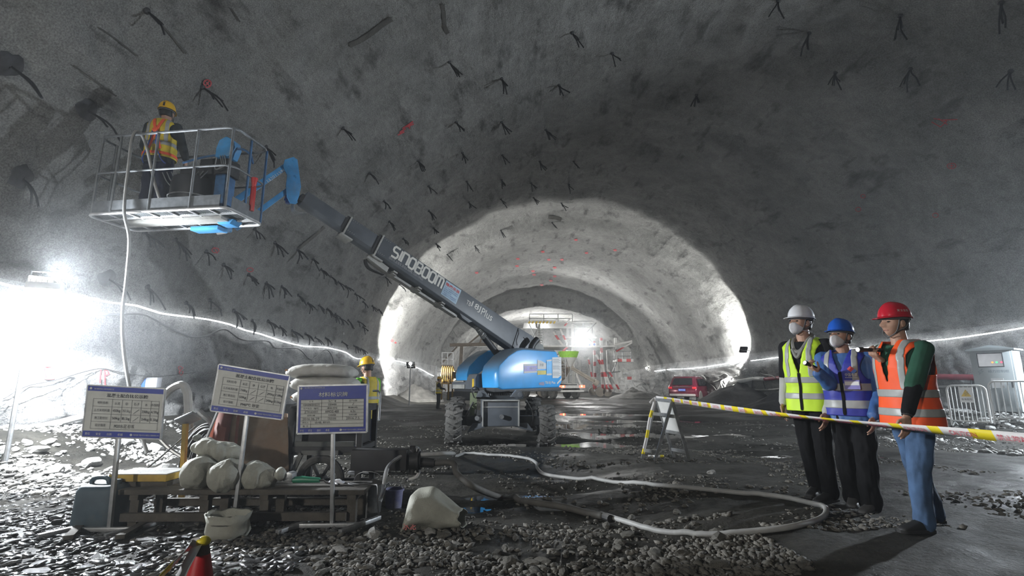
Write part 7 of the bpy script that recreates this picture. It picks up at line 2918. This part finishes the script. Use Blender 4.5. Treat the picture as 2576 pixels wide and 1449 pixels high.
for k, (px, lab) in enumerate(((1898, 'dark hanger strap round the white pipe end'), (1933, 'dark hanger strap where the red pipe begins'), (2462, 'dark hanger strap on the red pipe beside the cabinet'))):
    a, n_ = W(px, 945, 0.25)
    b, n_ = W(px + 4, 990, 0.30)
    if a is None or b is None:
        continue
    o = MB().tube(spline([a, (a + b) / 2 + n_ * 0.10, b], 4), 0.018, 6).build('pipe_hanger', MAT_DARKMETAL)
    tag(o, lab, 'strap')
# festoon cables
fest = [
    ([(1752, 944), (1764, 950), (1772, 946), (1786, 960), (1800, 972), (1808, 980), (1818, 964), (1824, 952)], 'pale cable hanging in a deep loop on the right wall past the car'),
    ([(1788, 962), (1800, 958), (1812, 955), (1822, 952), (1836, 962), (1850, 968)], 'pale cable festooned towards the white pipe end'),
    ([(1795, 944), (1815, 942), (1828, 938), (1842, 948), (1858, 946)], 'upper pale cable slung between wall hooks above the white pipe'),
    ([(1590, 958), (1600, 972), (1612, 968), (1622, 960), (1632, 972), (1642, 985), (1650, 972), (1656, 966)], 'pale cable loop on the right wall left of the car'),
    ([(1612, 964), (1622, 978), (1634, 992)], 'pale cable tail hanging on the right wall near the rock heap'),
    ([(1916, 937), (1925, 944), (1945, 942), (1956, 953)], 'thin white cable on the right wall above the red pipe'),
]
for pts, lab in fest:
    wall_cable('festoon_cable', lab, pts, 0.035, MAT_HOSE, 0.12, 'cable', 5)
# valve tangle at the white pipe's end
p, n_ = W(1838, 972, 0.4)
t = thing('valve_cluster', 'tangle of valves and short hoses at the white pipe end', 'valve', tuple(p))
mb = MB()
for k in range(5):
    a = k * 1.3
    mb.tube(spline([(0.3, 0, 0.3), (0.3 * math.cos(a), -0.1, 0.1), (0.25 * math.cos(a + 1), -0.2, -0.4), (0.3 * math.cos(a + 2), -0.1, -0.8)], 4), 0.035, 6)
mb.build('short_hoses', MAT_WHITE, t)['kind'] = 'stuff'
MB().cyl((0.2, 0, 0.25), (0.55, 0, 0.25), 0.17, 0.17, 12).build('valve_body', MAT_WHITE, t)
MB().lathe([(0.22, -0.03), (0.22, 0.03)], c=(0.1, -0.1, 0.1), axis=(0, 1, 0), n=16).build('hand_wheel', MAT_STEEL, t)

# ------------------------------------------------------------------ electrical cabinet and crowd barriers
cb = Vector((12.55, 13.0, 0))
cb.z = gz(cb.x, cb.y, False) - 0.02
cab = thing('electrical_cabinet', 'tall pale grey electrical cabinet with sloping roof behind the barriers', 'cabinet', tuple(cb), math.radians(-58))
MAT_CABI = M('cabinet_grey', (0.42, 0.46, 0.47), 0.45, 0, 0.05, 4)
MB().box((0, 0, 0.90), (0.82, 0.62, 1.52)).build('cabinet_body', MAT_CABI, cab, bevel=0.008)
for x in (-0.34, 0.34):
    for y in (-0.24, 0.24):
        MB().box((x, y, 0.07), (0.08, 0.08, 0.14)).build('foot', MAT_CABI, cab)
mb = MB().loft([[Vector(p) for p in ((-0.47, -0.37, 1.66), (0.47, -0.37, 1.66), (0.47, 0.37, 1.66), (-0.47, 0.37, 1.66))], [Vector(p) for p in ((-0.47, -0.37, 1.70), (0.47, -0.37, 1.70), (0.47, 0.37, 1.70), (-0.47, 0.37, 1.70))],
                [Vector(p) for p in ((-0.03, -0.30, 1.80), (0.03, -0.30, 1.80), (0.03, 0.30, 1.80), (-0.03, 0.30, 1.80))]])
mb.build('roof', MAT_CABI, cab)
dr_ = MB().box((0, -0.318, 0.92), (0.74, 0.016, 1.44)).build('door', MAT_CABI, cab, bevel=0.003)
MB().box((-0.02, -0.332, 1.42), (0.50, 0.012, 0.36)).build('window_frame', M('gasket', (0.05, 0.05, 0.055), 0.6), dr_)
MB().box((-0.02, -0.340, 1.42), (0.46, 0.008, 0.32)).build('window_pane', M('pane_dark', (0.16, 0.15, 0.15), 0.2), dr_)
for k, (x, c_) in enumerate(((0.02, (1.0, 0.28, 0.03)), (0.10, (0.05, 0.9, 0.2)), (0.19, (1.0, 0.05, 0.12)))):
    MB().cyl((x, -0.345, 1.36), (x, -0.352, 1.36), 0.022, 0.022, 10).build('indicator', M('indicator_%s' % 'abc'[k], c_, 0.3, emit=c_, estr=1.6), dr_)
MB().box((0.05, -0.330, 0.84), (0.24, 0.006, 0.24)).build('notice', PAPER, dr_)
mb = MB()
put_text(mb, '动力控制柜', (-0.10, -0.328, 1.10), (1, 0, 0), (0, 0, 1), 0.07, width=0.40)
put_text(mb, '⚡', (-0.30, -0.328, 1.06), (1, 0, 0), (0, 0, 1), 0.14)
mb.build('lettering', M('print_slate', (0.16, 0.2, 0.24), 0.6), dr_, smooth=False)
MB().box((0.32, -0.345, 0.80), (0.03, 0.04, 0.14)).build('door_handle', MAT_DARKMETAL, dr_, bevel=0.005)
MB().box((0.425, 0.05, 0.28), (0.012, 0.42, 0.14)).build('vent_plate', MAT_DARKMETAL, cab)


def barrier(label, a, b, bars, sign=False):
    """crowd barrier between two ground points"""
    a, b = Vector(a), Vector(b)
    t = thing('crowd_barrier', label, 'barrier', tuple(a))
    d = (b - a)
    d.z = 0
    L_ = d.length
    d.normalize()
    hgt_ = 0.98

    def q(s_, z):
        return d * s_ + Vector((0, 0, z))
    r_ = 0.12
    path = [q(0, 0.0), q(0, hgt_ - r_)] + [q(r_ - r_ * math.cos(k * PI / 8), hgt_ - r_ + r_ * math.sin(k * PI / 8)) for k in range(1, 5)]
    path += [q(L_ - r_ + r_ * math.sin(k * PI / 8), hgt_ - r_ + r_ * math.cos(k * PI / 8)) for k in range(0, 5)] + [q(L_, 0.0)]
    MB().tube(path, 0.022, 8).build('frame', MAT_WHITE, t)
    MB().tube([q(0, 0.14), q(L_, 0.14)], 0.018, 8).build('bottom_rail', MAT_WHITE, t)
    for i in range(bars):
        s_ = L_ * (i + 1) / (bars + 1)
        MB().tube([q(s_, 0.14), q(s_, hgt_)], 0.011, 6).build('bar', MAT_WHITE, t)
    n_ = Vector((d.y, -d.x, 0))
    for s_ in (0.06, L_ - 0.06):
        MB().tube([q(s_, 0.03) + n_ * 0.18, q(s_, 0.10), q(s_, 0.03) - n_ * 0.18], 0.018, 6).build('foot', MAT_WHITE, t)
    if sign:
        s_ = L_ * 0.50
        c_ = q(s_, 0.76) + n_ * 0.03
        R = Matrix((d, -n_, Vector((0, 0, 1)))).transposed()
        MB().box(c_, (0.26, 0.008, 0.36), R).build('warning_plate', MAT_WHITE, t)
        mb = MB().prism([(-0.095, 0), (0.095, 0), (0, 0.17)], c_ + n_ * 0.006 + Vector((0, 0, -0.04)), d, (0, 0, 1), 0.004)
        mb.build('warning_triangle', MAT_YELLOW, t)
        mb = MB()
        put_text(mb, '⚡', c_ + n_ * 0.010 + Vector((0, 0, -0.02)) - d * 0.03, d, (0, 0, 1), 0.10)
        put_text(mb, '有电危险', c_ + n_ * 0.006 + Vector((0, 0, -0.13)) - d * 0.10, d, (0, 0, 1), 0.05, width=0.2)
        mb.build('lettering', MAT_INK, t, smooth=False)
    return t


def bpt(px, Y):
    p = at(px, 1040, Y)
    return Vector((p.x, Y, gz(p.x, Y, False)))


barrier('white crowd barrier with a yellow warning triangle, left of the cabinet', bpt(2391, 12.6), bpt(2490, 12.0), 8, True)
barrier('white crowd barrier standing in front of the cabinet\'s bright side', bpt(2499, 11.9), bpt(2650, 11.3), 8, False)

# ------------------------------------------------------------------ A-frame and barrier tape
nL, nR, fL, fR = G(1648, 1159), G(1734, 1159), G(1615, 1151), G(1696, 1151)
apN = at(1691, 1009, (nL.y + nR.y) / 2)
apF = at(1651, 1005, (fL.y + fR.y) / 2)
af = thing('folding_frame', 'grey folding A-frame with a blank white panel standing on the mud', 'frame', tuple((nL + nR + fL + fR) / 4))
al = af.location
for k, (f, a) in enumerate(((nL, apN), (fL, apF), (nR, apN), (fR, apF))):
    MB().beam(f - al, a - al, 0.045, 0.03, up=(0, 1, 0)).build('leg', MAT_STEEL, af)


def lerp2(a, b, t):
    return a + (b - a) * t


for (p0, p1, q0, q1, ts) in ((nL, apN, fL, apF, (0.14, 0.76)), (nR, apN, fR, apF, (0.14, 0.45))):
    for t_ in ts:
        MB().beam(lerp2(p0, p1, t_) - al, lerp2(q0, q1, t_) - al, 0.03, 0.05).build('cross_bar', MAT_STEEL, af)
MB().beam(apN - al, apF - al, 0.05, 0.05).build('hinge_bar', MAT_STEEL, af)
mb = MB().add([lerp2(nR, apN, 0.44) - al, lerp2(fR, apF, 0.44) - al, lerp2(fR, apF, 0.97) - al, lerp2(nR, apN, 0.97) - al], [(0, 1, 2, 3)])
o = mb.build('panel', MAT_WHITE, af, smooth=False)
o.modifiers.new('thickness', 'SOLIDIFY').thickness = 0.008
rt, sp, ups, LL = tape('barrier_tape', 'long yellow and white tape stretched from the A-frame past the people', [apF + Vector((0, 0, 0.03)), apN + Vector((0, 0, 0.02)), lerp2(apN, at(2600, 1106, 2.75), 0.5) + Vector((0, 0, -0.02)), at(2600, 1106, 2.75), at(2900, 1142, 2.0)], 0.065, (0, 0, 1), k=60,
                       twist=lambda u: 0.9 * math.exp(-((u - 0.60) / 0.10) ** 2) + 0.15)
n_ = len(sp)
for i in range(8, n_ - 10):
    if ((LL[i - 1] / 0.34) % 1.0) > ((LL[i] / 0.34) % 1.0):      # start of a white piece
        d = (sp[i + 2] - sp[i]).normalized()
        mb = MB()
        put_text(mb, ('禁止跨越', 'CAUTION')[(i // 5) % 2], sp[i] + d * 0.02 - ups[i] * 0.02, d, ups[i], 0.034, width=0.18, lift=0.006)
        mb.build('lettering', M('tape_red_print', (0.62, 0.10, 0.14), 0.5), rt, world=True, smooth=False)
tape('barrier_tape', 'yellow and white tape hanging down the A-frame\'s outer leg', [apF + Vector((-0.01, -0.02, 0.03)), lerp2(apF, fL, 0.3) + Vector((-0.04, -0.03, 0)), lerp2(apF, fL, 0.6) + Vector((-0.02, -0.03, 0)), lerp2(apF, fL, 0.92) + Vector((-0.01, -0.02, 0))], 0.055, (1, 0, 0.2), k=14)
tape('barrier_tape', 'short tape end sticking out from the A-frame\'s top', [apF + Vector((0.0, 0, 0.03)), apF + Vector((-0.06, -0.02, 0.0)), apF + Vector((-0.12, -0.03, -0.06))], 0.05, (0.3, 0, 1), k=8)
g_ = G(1630, 1152)
tape('barrier_tape', 'crumpled tape scrap on the ground under the A-frame', [g_ + Vector((0, 0, 0.03)), g_ + Vector((0.08, 0.03, 0.02)), g_ + Vector((0.16, -0.02, 0.03)), g_ + Vector((0.27, 0.0, 0.03))], 0.05, (0.1, 0, 1), k=12)

pe = at(2900, 1142, 2.0)
pg_ = on_ground(pe.x, pe.y)
t = thing('tape_stand', 'thin steel stand holding the far end of the long tape', 'stand', tuple(pg_))
MB().cyl((0, 0, 0), (0, 0, pe.z - pg_.z + 0.06), 0.016, 0.016, 10).build('post', MAT_STEEL, t)
MB().lathe([(0.16, 0.0), (0.16, 0.02), (0.03, 0.05), (0.0, 0.05)], n=20).build('base', MAT_BLACK, t)

# ------------------------------------------------------------------ anchor strands on the vault
BOLTS = [(1130, 155), (1439, 82), (1540, 134), (1262, 198), (1406, 214), (1148, 307), (1262, 307), (1373, 326), (1052, 404), (1163, 384), (1264, 390), (1358, 406), (1443, 406), (1078, 468), (1174, 456), (1262, 452), (1336, 460), (1431, 464),
         (965, 505), (1078, 530), (1179, 508), (1260, 501), (1342, 497), (1412, 510), (1752, 239), (1958, 2), (2036, 83), (2102, 182), (2265, 39), (2290, 173), (2519, 6), (2543, 179), (509, 219), (862, 322), (930, 435), (369, 27), (668, 369),
         (640, 575), (440, 602), (518, 632), (562, 666), (625, 691), (691, 610), (749, 628), (669, 711), (708, 721), (787, 651), (807, 677), (832, 695), (850, 709), (870, 721), (893, 739), (913, 759), (936, 769), (953, 779), (749, 742), (774, 762),
         (802, 767), (822, 777), (843, 790), (855, 800), (875, 805), (900, 808), (913, 822), (370, 720), (467, 762), (527, 755), (587, 781), (633, 806), (674, 808), (703, 822), (734, 832), (768, 840), (792, 849), (818, 850), (860, 860), (890, 870), (908, 878),
         (363, 583), (1014, 600), (979, 557), (1090, 573), (1097, 613), (1125, 640), (1195, 619), (1260, 580), (1389, 560), (970, 697), (1005, 716)]
DARKB = [(217, 276), (54, 446), (23, 163), (270, 700)]
rb = random.Random(11)
MAT_STRAND = M('strand_black', (0.022, 0.023, 0.027), 0.55, 0.2)
MAT_PATCH = M('damp_mortar', (0.035, 0.036, 0.04), 0.7, 0, 0.4, 9, bump=0.5)
for k, (px, py) in enumerate(BOLTS + DARKB):
    p, n_ = W(px, py, 0.0)
    if p is None:
        continue
    dark = k >= len(BOLTS)
    zone = ('hanging from the vault overhead' if py < 560 and px > 900 else 'hanging from the left haunch of the vault')
    t = thing('anchor_bundle', ('bundle of black anchor strands sticking out of a dark damp patch of shotcrete' if dark else 'bundle of bare black anchor strands ' + zone), 'anchor', tuple(p), 0, 'anchor strands in damp patches' if dark else 'anchor strand bundles ' + zone)
    m_ = rb.choice((3, 3, 4, 5)) if not dark else 2
    ln0 = (0.52 if p.y > 12 else 0.62) if not dark else 0.75
    for j in range(m_):
        ln = ln0 * rb.uniform(0.55, 1.1)
        tang = Vector((rb.uniform(0.0, 1.35) if px < 1600 else rb.uniform(-0.8, 0.4), rb.uniform(-0.4, 0.5), rb.uniform(-1.0, -0.6))).normalized()
        d0 = (n_ * 0.9 + tang * 0.8).normalized()
        p1 = d0 * ln * 0.25
        p2 = p1 + (d0 * 0.45 + tang * 0.8).normalized() * ln * 0.35
        p3 = p2 + (tang + Vector((rb.uniform(-0.35, 0.35), rb.uniform(-0.3, 0.3), -0.3))).normalized() * ln * 0.4
        MB().tube(spline([-n_ * 0.05, p1, p2, p3], 3), 0.017 if p.y < 14 else 0.023, 5).build('strand', MAT_STRAND, t)
    MB().sphere((0, 0, 0), (0.06, 0.06, 0.06), 8, 6).build('grout_collar', MAT_PATCH, t)
    if dark:
        pts2 = []
        u_ = n_.orthogonal().normalized()
        v_ = n_.cross(u_)
        nn = 18
        rr2 = [0.26 * (1 + 0.35 * noise.noise(Vector((math.cos(2 * PI * i / nn) * 1.5 + k, math.sin(2 * PI * i / nn) * 1.5, 0)))) for i in range(nn)]
        vs2 = [n_ * 0.05] + [(u_ * math.cos(2 * PI * i / nn) + v_ * math.sin(2 * PI * i / nn)) * rr2[i] * 0.6 + n_ * 0.045 for i in range(nn)] + [(u_ * math.cos(2 * PI * i / nn) + v_ * math.sin(2 * PI * i / nn)) * rr2[i] - n_ * 0.10 for i in range(nn)]
        fs2 = [(0, 1 + i, 1 + (i + 1) % nn) for i in range(nn)] + [(1 + i, 1 + nn + i, 1 + nn + (i + 1) % nn, 1 + (i + 1) % nn) for i in range(nn)]
        MB().add(vs2, fs2).build('mortar_patch', MAT_PATCH, t, smooth=True)

# red paint marks, sprayed on the lining
MAT_SPRAY = M('red_spray', (0.50, 0.06, 0.07), 0.8, 0, 0.25, 20)


def spray(px_strokes, width, parent, mat=None, name='paint_mark'):
    mb = MB()
    for st in px_strokes:
        for (a, b) in zip(st, st[1:]):
            d = Vector((b[0] - a[0], b[1] - a[1]))
            if d.length < 1e-6:
                continue
            n2 = Vector((-d.y, d.x)).normalized() * width / 2
            ps = [W(q[0], q[1], 0.03)[0] for q in ((a[0] + n2.x, a[1] + n2.y), (b[0] + n2.x, b[1] + n2.y), (b[0] - n2.x, b[1] - n2.y), (a[0] - n2.x, a[1] - n2.y))]
            if all(p is not None for p in ps):
                mb.add(ps, [(0, 1, 2, 3)])
    if mb.v:
        mb.build(name, mat or MAT_SPRAY, parent, smooth=False)


def circ(cx, cy, rx, ry, n=12):
    return [(cx + rx * math.cos(2 * PI * i / n), cy + ry * math.sin(2 * PI * i / n)) for i in range(n + 1)]


spray([circ(2396, 416, 11, 7), [(2390, 416), (2402, 416)], [(2396, 410), (2396, 422)]], 2.0, vault)
spray([circ(2424, 412, 0.1, 0.1)], 0.1, vault)
spray([[(2345, 305), (2368, 318), (2384, 302), (2350, 296)], [(2362, 296), (2385, 312)], [(2370, 300), (2410, 298)]], 2.4, vault)
spray([[(1000, 338), (1016, 330), (1004, 332), (1020, 322)], [(1012, 322), (1038, 304), (1022, 318), (1040, 310)], [(1028, 312), (1030, 322)]], 3.5, vault)
spray([circ(519, 208, 10, 10), [(512, 200), (526, 216)], [(526, 200), (512, 216)]], 3.0, vault)
spray([circ(540, 628, 9, 6), [(536, 620), (545, 636)]], 2.0, vault)
spray([circ(627, 678, 8, 5)], 2.0, vault)
for (x, y) in ((1365, 632), (1380, 652), (1395, 672), (1343, 690), (1385, 705), (1362, 716), (1547, 628), (1448, 602), (1302, 650), (1300, 668), (1340, 681), (1395, 694), (1413, 652), (1475, 635), (1198, 685)):
    spray([[(x - 4, y), (x + 4, y - 1)], [(x - 2, y + 2), (x + 5, y + 1)]], 2.5, vault)
for (x, y, r_) in ((964, 847, 5), (985, 857, 3), (994, 862, 2), (2172, 492, 6), (2160, 525, 7), (2355, 540, 7)):
    spray([circ(x, y, r_, r_ * 0.8)], 1.6, vault)
spray([[(250, 962), (251, 945), (253, 928)], [(262, 968), (262, 950), (262, 930), (270, 932), (272, 942), (262, 946)]], 3.6, wall_l)
spray([circ(452, 925, 5, 5), circ(453, 938, 5, 6)], 3.0, wall_l)
spray([[(112, 922), (134, 922), (134, 952), (112, 952), (112, 922)], [(114, 950), (132, 926)], [(112, 936), (134, 940)]], 4.0, wall_l)
# dark damp streaks on the vault
MAT_DAMP = M('damp_streak', (0.06, 0.058, 0.052), 0.7, 0, 0.4, 6, bump=0.6)
for st, wd in (([(878, 112), (905, 100), (930, 84), (958, 62), (985, 45)], 13), ([(1113, 8), (1116, 40), (1118, 62), (1126, 82)], 9), ([(392, 48), (420, 78), (445, 108), (466, 134)], 4.5), ([(247, 68), (290, 98), (320, 122), (345, 140)], 3.5),
               ([(182, 160), (215, 184), (260, 216)], 3), ([(580, 18), (602, 52)], 4), ([(255, 216), (290, 240)], 4), ([(1380, 545), (1400, 548), (1412, 552)], 9), ([(815, 570), (790, 592), (765, 612), (748, 626)], 7)):
    spray([st], wd, vault, MAT_DAMP, 'damp_streak')

# ------------------------------------------------------------------ gravel and stones
import numpy as np
ICO_V = np.array([(0, 0, 1)] + [(math.cos(a) * 0.894, math.sin(a) * 0.894, 0.447) for a in [2 * PI * i / 5 for i in range(5)]] + [(math.cos(a) * 0.894, math.sin(a) * 0.894, -0.447) for a in [2 * PI * (i + 0.5) / 5 for i in range(5)]] + [(0, 0, -1)])
ICO_F = np.array([(0, 1 + i, 1 + (i + 1) % 5) for i in range(5)] + [(1 + i, 6 + i, 1 + (i + 1) % 5) for i in range(5)] + [(6 + i, 6 + (i + 1) % 5, 1 + (i + 1) % 5) for i in range(5)] + [(6 + i, 11, 6 + (i + 1) % 5) for i in range(5)])
rng = np.random.default_rng(4)
# thin out the very bottom faces: keep all (20 triangles each)


def stones(name, label, pts, sizes, mat, flat=0.6, stretch=1.4, seed=0):
    """many small stones joined into one mesh"""
    n = len(pts)
    r_ = np.random.default_rng(seed)
    V = np.repeat(ICO_V[None], n, 0) * (1 + r_.uniform(-0.32, 0.32, (n, 12, 1)))
    sc = np.stack([r_.uniform(0.8, stretch, n), r_.uniform(0.7, 1.1, n), r_.uniform(flat * 0.6, flat * 1.2, n)], 1)
    V = V * sc[:, None, :] * np.asarray(sizes)[:, None, None]
    a = r_.uniform(0, 2 * PI, n)
    tx = r_.normal(0, 0.25, n)
    ca, sa = np.cos(a), np.sin(a)
    X = V[:, :, 0] * ca[:, None] - V[:, :, 1] * sa[:, None]
    Y = V[:, :, 0] * sa[:, None] + V[:, :, 1] * ca[:, None]
    Z = V[:, :, 2] + X * np.tan(np.clip(tx, -0.5, 0.5))[:, None]
    V = np.stack([X, Y, Z], 2) + np.asarray(pts)[:, None, :]
    F = ICO_F[None] + (np.arange(n) * 12)[:, None, None]
    me = bpy.data.meshes.new(name)
    V = V.reshape(-1, 3)
    F = F.reshape(-1, 3)
    me.vertices.add(len(V))
    me.vertices.foreach_set('co', V.ravel())
    me.loops.add(F.size)
    me.loops.foreach_set('vertex_index', F.ravel().astype(np.int32))
    me.polygons.add(len(F))
    me.polygons.foreach_set('loop_start', (np.arange(len(F)) * 3).astype(np.int32))
    me.polygons.foreach_set('loop_total', np.full(len(F), 3, np.int32))
    me.update(calc_edges=True)
    me.materials.append(mat)
    o = bpy.data.objects.new(name, me)
    COL.objects.link(o)
    tag(o, label, 'gravel', kind='stuff')
    return o


def scatter(n, px0, py0, px1, py1, s0, s1, dens=None, seed=0):
    """points over the ground seen in a region of the photograph, even over the ground's own area"""
    r_ = random.Random(seed)
    cs = [G(px0, py0), G(px1, py0), G(px0, py1), G(px1, py1)]
    x0, x1 = min(c.x for c in cs), max(c.x for c in cs)
    y0, y1 = min(c.y for c in cs), max(c.y for c in cs)
    P_, S_l = [], []
    tries = 0
    while len(P_) < n and tries < n * 12:
        tries += 1
        x, y = r_.uniform(x0, x1), y0 + (y1 - y0) * r_.random() ** 1.6
        if dens is not None and r_.random() > dens(x, y):
            continue
        s_ = s0 + (s1 - s0) * r_.random() ** 3.6
        P_.append((x, y, gz(x, y) + s_ * 0.18))
        S_l.append(s_)
    return P_, S_l


def patchy(f, lo=0.0, seed=0.0):
    return lambda x, y: sm(-0.15, 0.35, noise.noise(Vector((x * f + seed, y * f, seed))) + lo)


# pale gravel in the middle foreground, sparser further in
P1, S1 = scatter(9500, 560, 1335, 1900, 1470, 0.006, 0.036, patchy(1.5, 0.12), 1)
P2, S2 = scatter(5000, 900, 1120, 2000, 1330, 0.010, 0.036, patchy(0.9, 0.05, 3), 2)
P3, S3 = scatter(2500, 900, 1060, 2100, 1140, 0.012, 0.04, patchy(0.7, 0.0, 7), 3)
stones('gravel', 'crushed grey gravel spread over the muddy floor around the hoses', P1 + P2 + P3, S1 + S2 + S3, MAT_STONE, 0.65, 1.5, 5)
P4, S4 = scatter(9500, -150, 1215, 700, 1470, 0.012, 0.055, patchy(1.1, 0.5, 2), 4)
stones('slate_chips', 'wet dark slate chips shining around the boards and the cone', P4, S4, MAT_STONE_WET, 0.32, 1.9, 6)
P5, S5 = scatter(6500, -150, 1100, 560, 1215, 0.012, 0.06, patchy(0.8, 0.2, 5), 5)
stones('rock_debris', 'pale rock debris along the foot of the left wall', P5, S5, MAT_STONE_PALE, 0.6, 1.5, 7)
# along the right wall, by the barriers
r_ = random.Random(9)
P6, S6 = [], []
for k in range(3000):
    x, y = r_.uniform(8.5, 14.0), r_.uniform(8.5, 16)
    if noise.noise(Vector((x * 0.8, y * 0.8, 4))) > -0.25:
        s_ = 0.012 + 0.06 * r_.random() ** 3
        P6.append((x, y, gz(x, y) + s_ * 0.2)); S6.append(s_)
stones('rock_debris', 'pale broken rock scattered around the crowd barriers', P6, S6, MAT_STONE_PALE, 0.6, 1.5, 8)
P7, S7 = [], []
for (cx, cy, rx, ry, h) in ((9.6, 39.5, 2.4, 1.6, 0.7), (-6.6, 35, 1.7, 1.5, 0.8)):
    for k in range(260):
        a, u = r_.uniform(0, 2 * PI), math.sqrt(r_.random())
        P7.append((cx + rx * u * math.cos(a), cy + ry * u * math.sin(a), h * (1 - u) + 0.05)); S7.append(r_.uniform(0.06, 0.16))


def rock_mesh(seed, flat, sub=2):
    bm = bmesh.new()
    bmesh.ops.create_icosphere(bm, subdivisions=sub, radius=1.0)
    for v in bm.verts:
        c = v.co
        k = 1 + 0.35 * noise.noise(c * 1.2 + Vector((seed * 5.3, 0, 0))) + 0.18 * noise.cell(c * 1.7 + Vector((seed, 2, 0)))
        v.co = Vector((c.x * 1.15 * k, c.y * 0.85 * k, c.z * flat * k))
    me = bpy.data.meshes.new('stone')
    bm.to_mesh(me)
    bm.free()
    return me


def place_rocks(n, region, s0, s1, mat, label, group, flat, seed, minpx=8):
    meshes = []
    for k in range(4):
        me = rock_mesh(seed + k, flat)
        me.materials.append(mat)
        meshes.append(me)
    r_ = random.Random(seed * 7 + 1)
    for k in range(n):
        px, py = r_.uniform(region[0], region[2]), r_.uniform(region[1], region[3])
        g = G(px, py)
        s_ = s0 + (s1 - s0) * r_.random() ** 2
        o = bpy.data.objects.new('stone', meshes[k % 4])
        COL.objects.link(o)
        o.location = (g.x, g.y, gz(g.x, g.y) + s_ * flat * 0.35)
        o.rotation_euler = (r_.uniform(-0.2, 0.2), r_.uniform(-0.2, 0.2), r_.uniform(0, 6.28))
        o.scale = (s_, s_ * r_.uniform(0.7, 1.0), s_ * r_.uniform(0.7, 1.1))
        tag(o, label, 'stone', group)


place_rocks(110, (700, 1345, 1850, 1449), 0.025, 0.065, MAT_STONE, 'loose angular grey stone among the gravel in front of the hoses', 'grey stones in the gravel', 0.62, 1)
place_rocks(26, (1240, 1180, 1800, 1340), 0.03, 0.06, MAT_STONE, 'loose grey stone on the mud inside the hose loop', 'stones inside the hose loop', 0.6, 6)
place_rocks(80, (0, 1250, 620, 1449), 0.03, 0.09, MAT_STONE_WET, 'flat wet slate lying around the boards and the cone', 'wet slates by the boards', 0.28, 2)
place_rocks(36, (0, 1110, 440, 1210), 0.05, 0.16, MAT_STONE_PALE, 'pale rock fragment at the foot of the bright left wall', 'rock fragments under the left wall', 0.6, 3)
place_rocks(24, (2350, 1045, 2576, 1085), 0.05, 0.14, MAT_STONE_PALE, 'pale rock fragment on the ground by the crowd barriers', 'rock fragments by the barriers', 0.6, 4)
for (px, py, s_, lab) in ((940, 1352, 0.075, 'large pale stone between the blue board\'s foot and the empty sack'), (1085, 1342, 0.05, 'pale angular stone lying against the empty sack'), (1235, 1115, 0.05, 'pale stone on the mud left of the far hose bend'), (1790, 1192, 0.055, 'pale stone standing on the mud beyond the long hose')):
    g = G(px, py)
    me = rock_mesh(s_ * 100, 0.75)
    me.materials.append(MAT_STONE_PALE)
    o = bpy.data.objects.new('stone', me)
    COL.objects.link(o)
    o.location = (g.x, g.y, g.z + s_ * 0.4)
    o.scale = (s_, s_, s_)
    tag(o, lab, 'stone')

# ------------------------------------------------------------------ dust haze filling the tunnel
hz = MB().box((3, 28, 5), (26, 85, 14)).build('dust_haze', None, smooth=False)
m = bpy.data.materials.new('dust_haze')
m.use_nodes = True
N, L = m.node_tree.nodes, m.node_tree.links
N.remove(N['Principled BSDF'])
v = N.new('ShaderNodeVolumeScatter')
v.inputs['Color'].default_value = (0.92, 0.96, 1.0, 1)
v.inputs['Density'].default_value = 0.0026
v.inputs['Anisotropy'].default_value = 0.45
L.new(v.outputs[0], N['Material Output'].inputs['Volume'])
hz.data.materials.append(m)

for (c, r_, d_, lab) in ((L_LEFT + Vector((0.1, 0.1, 0)), 1.9, 0.014, 'bright dust cloud around the left wall floodlight'), (L_FAR + Vector((0, -0.6, 0)), 2.4, 0.02, 'bright dust cloud around the trolley lamp')):
    o = MB().sphere((0, 0, 0), r_, 24, 16).build('glare_haze', None, smooth=True)  # denser haze balls added to stand in for the lamps' glare
    o.location = c
    m2 = m.copy()
    m2.node_tree.nodes['Volume Scatter'].inputs['Density'].default_value = d_
    o.data.materials.append(m2)
    tag(o, lab, 'haze', kind='stuff')
tag(hz, 'thin grey dust haze filling the tunnel', 'haze', kind='stuff')
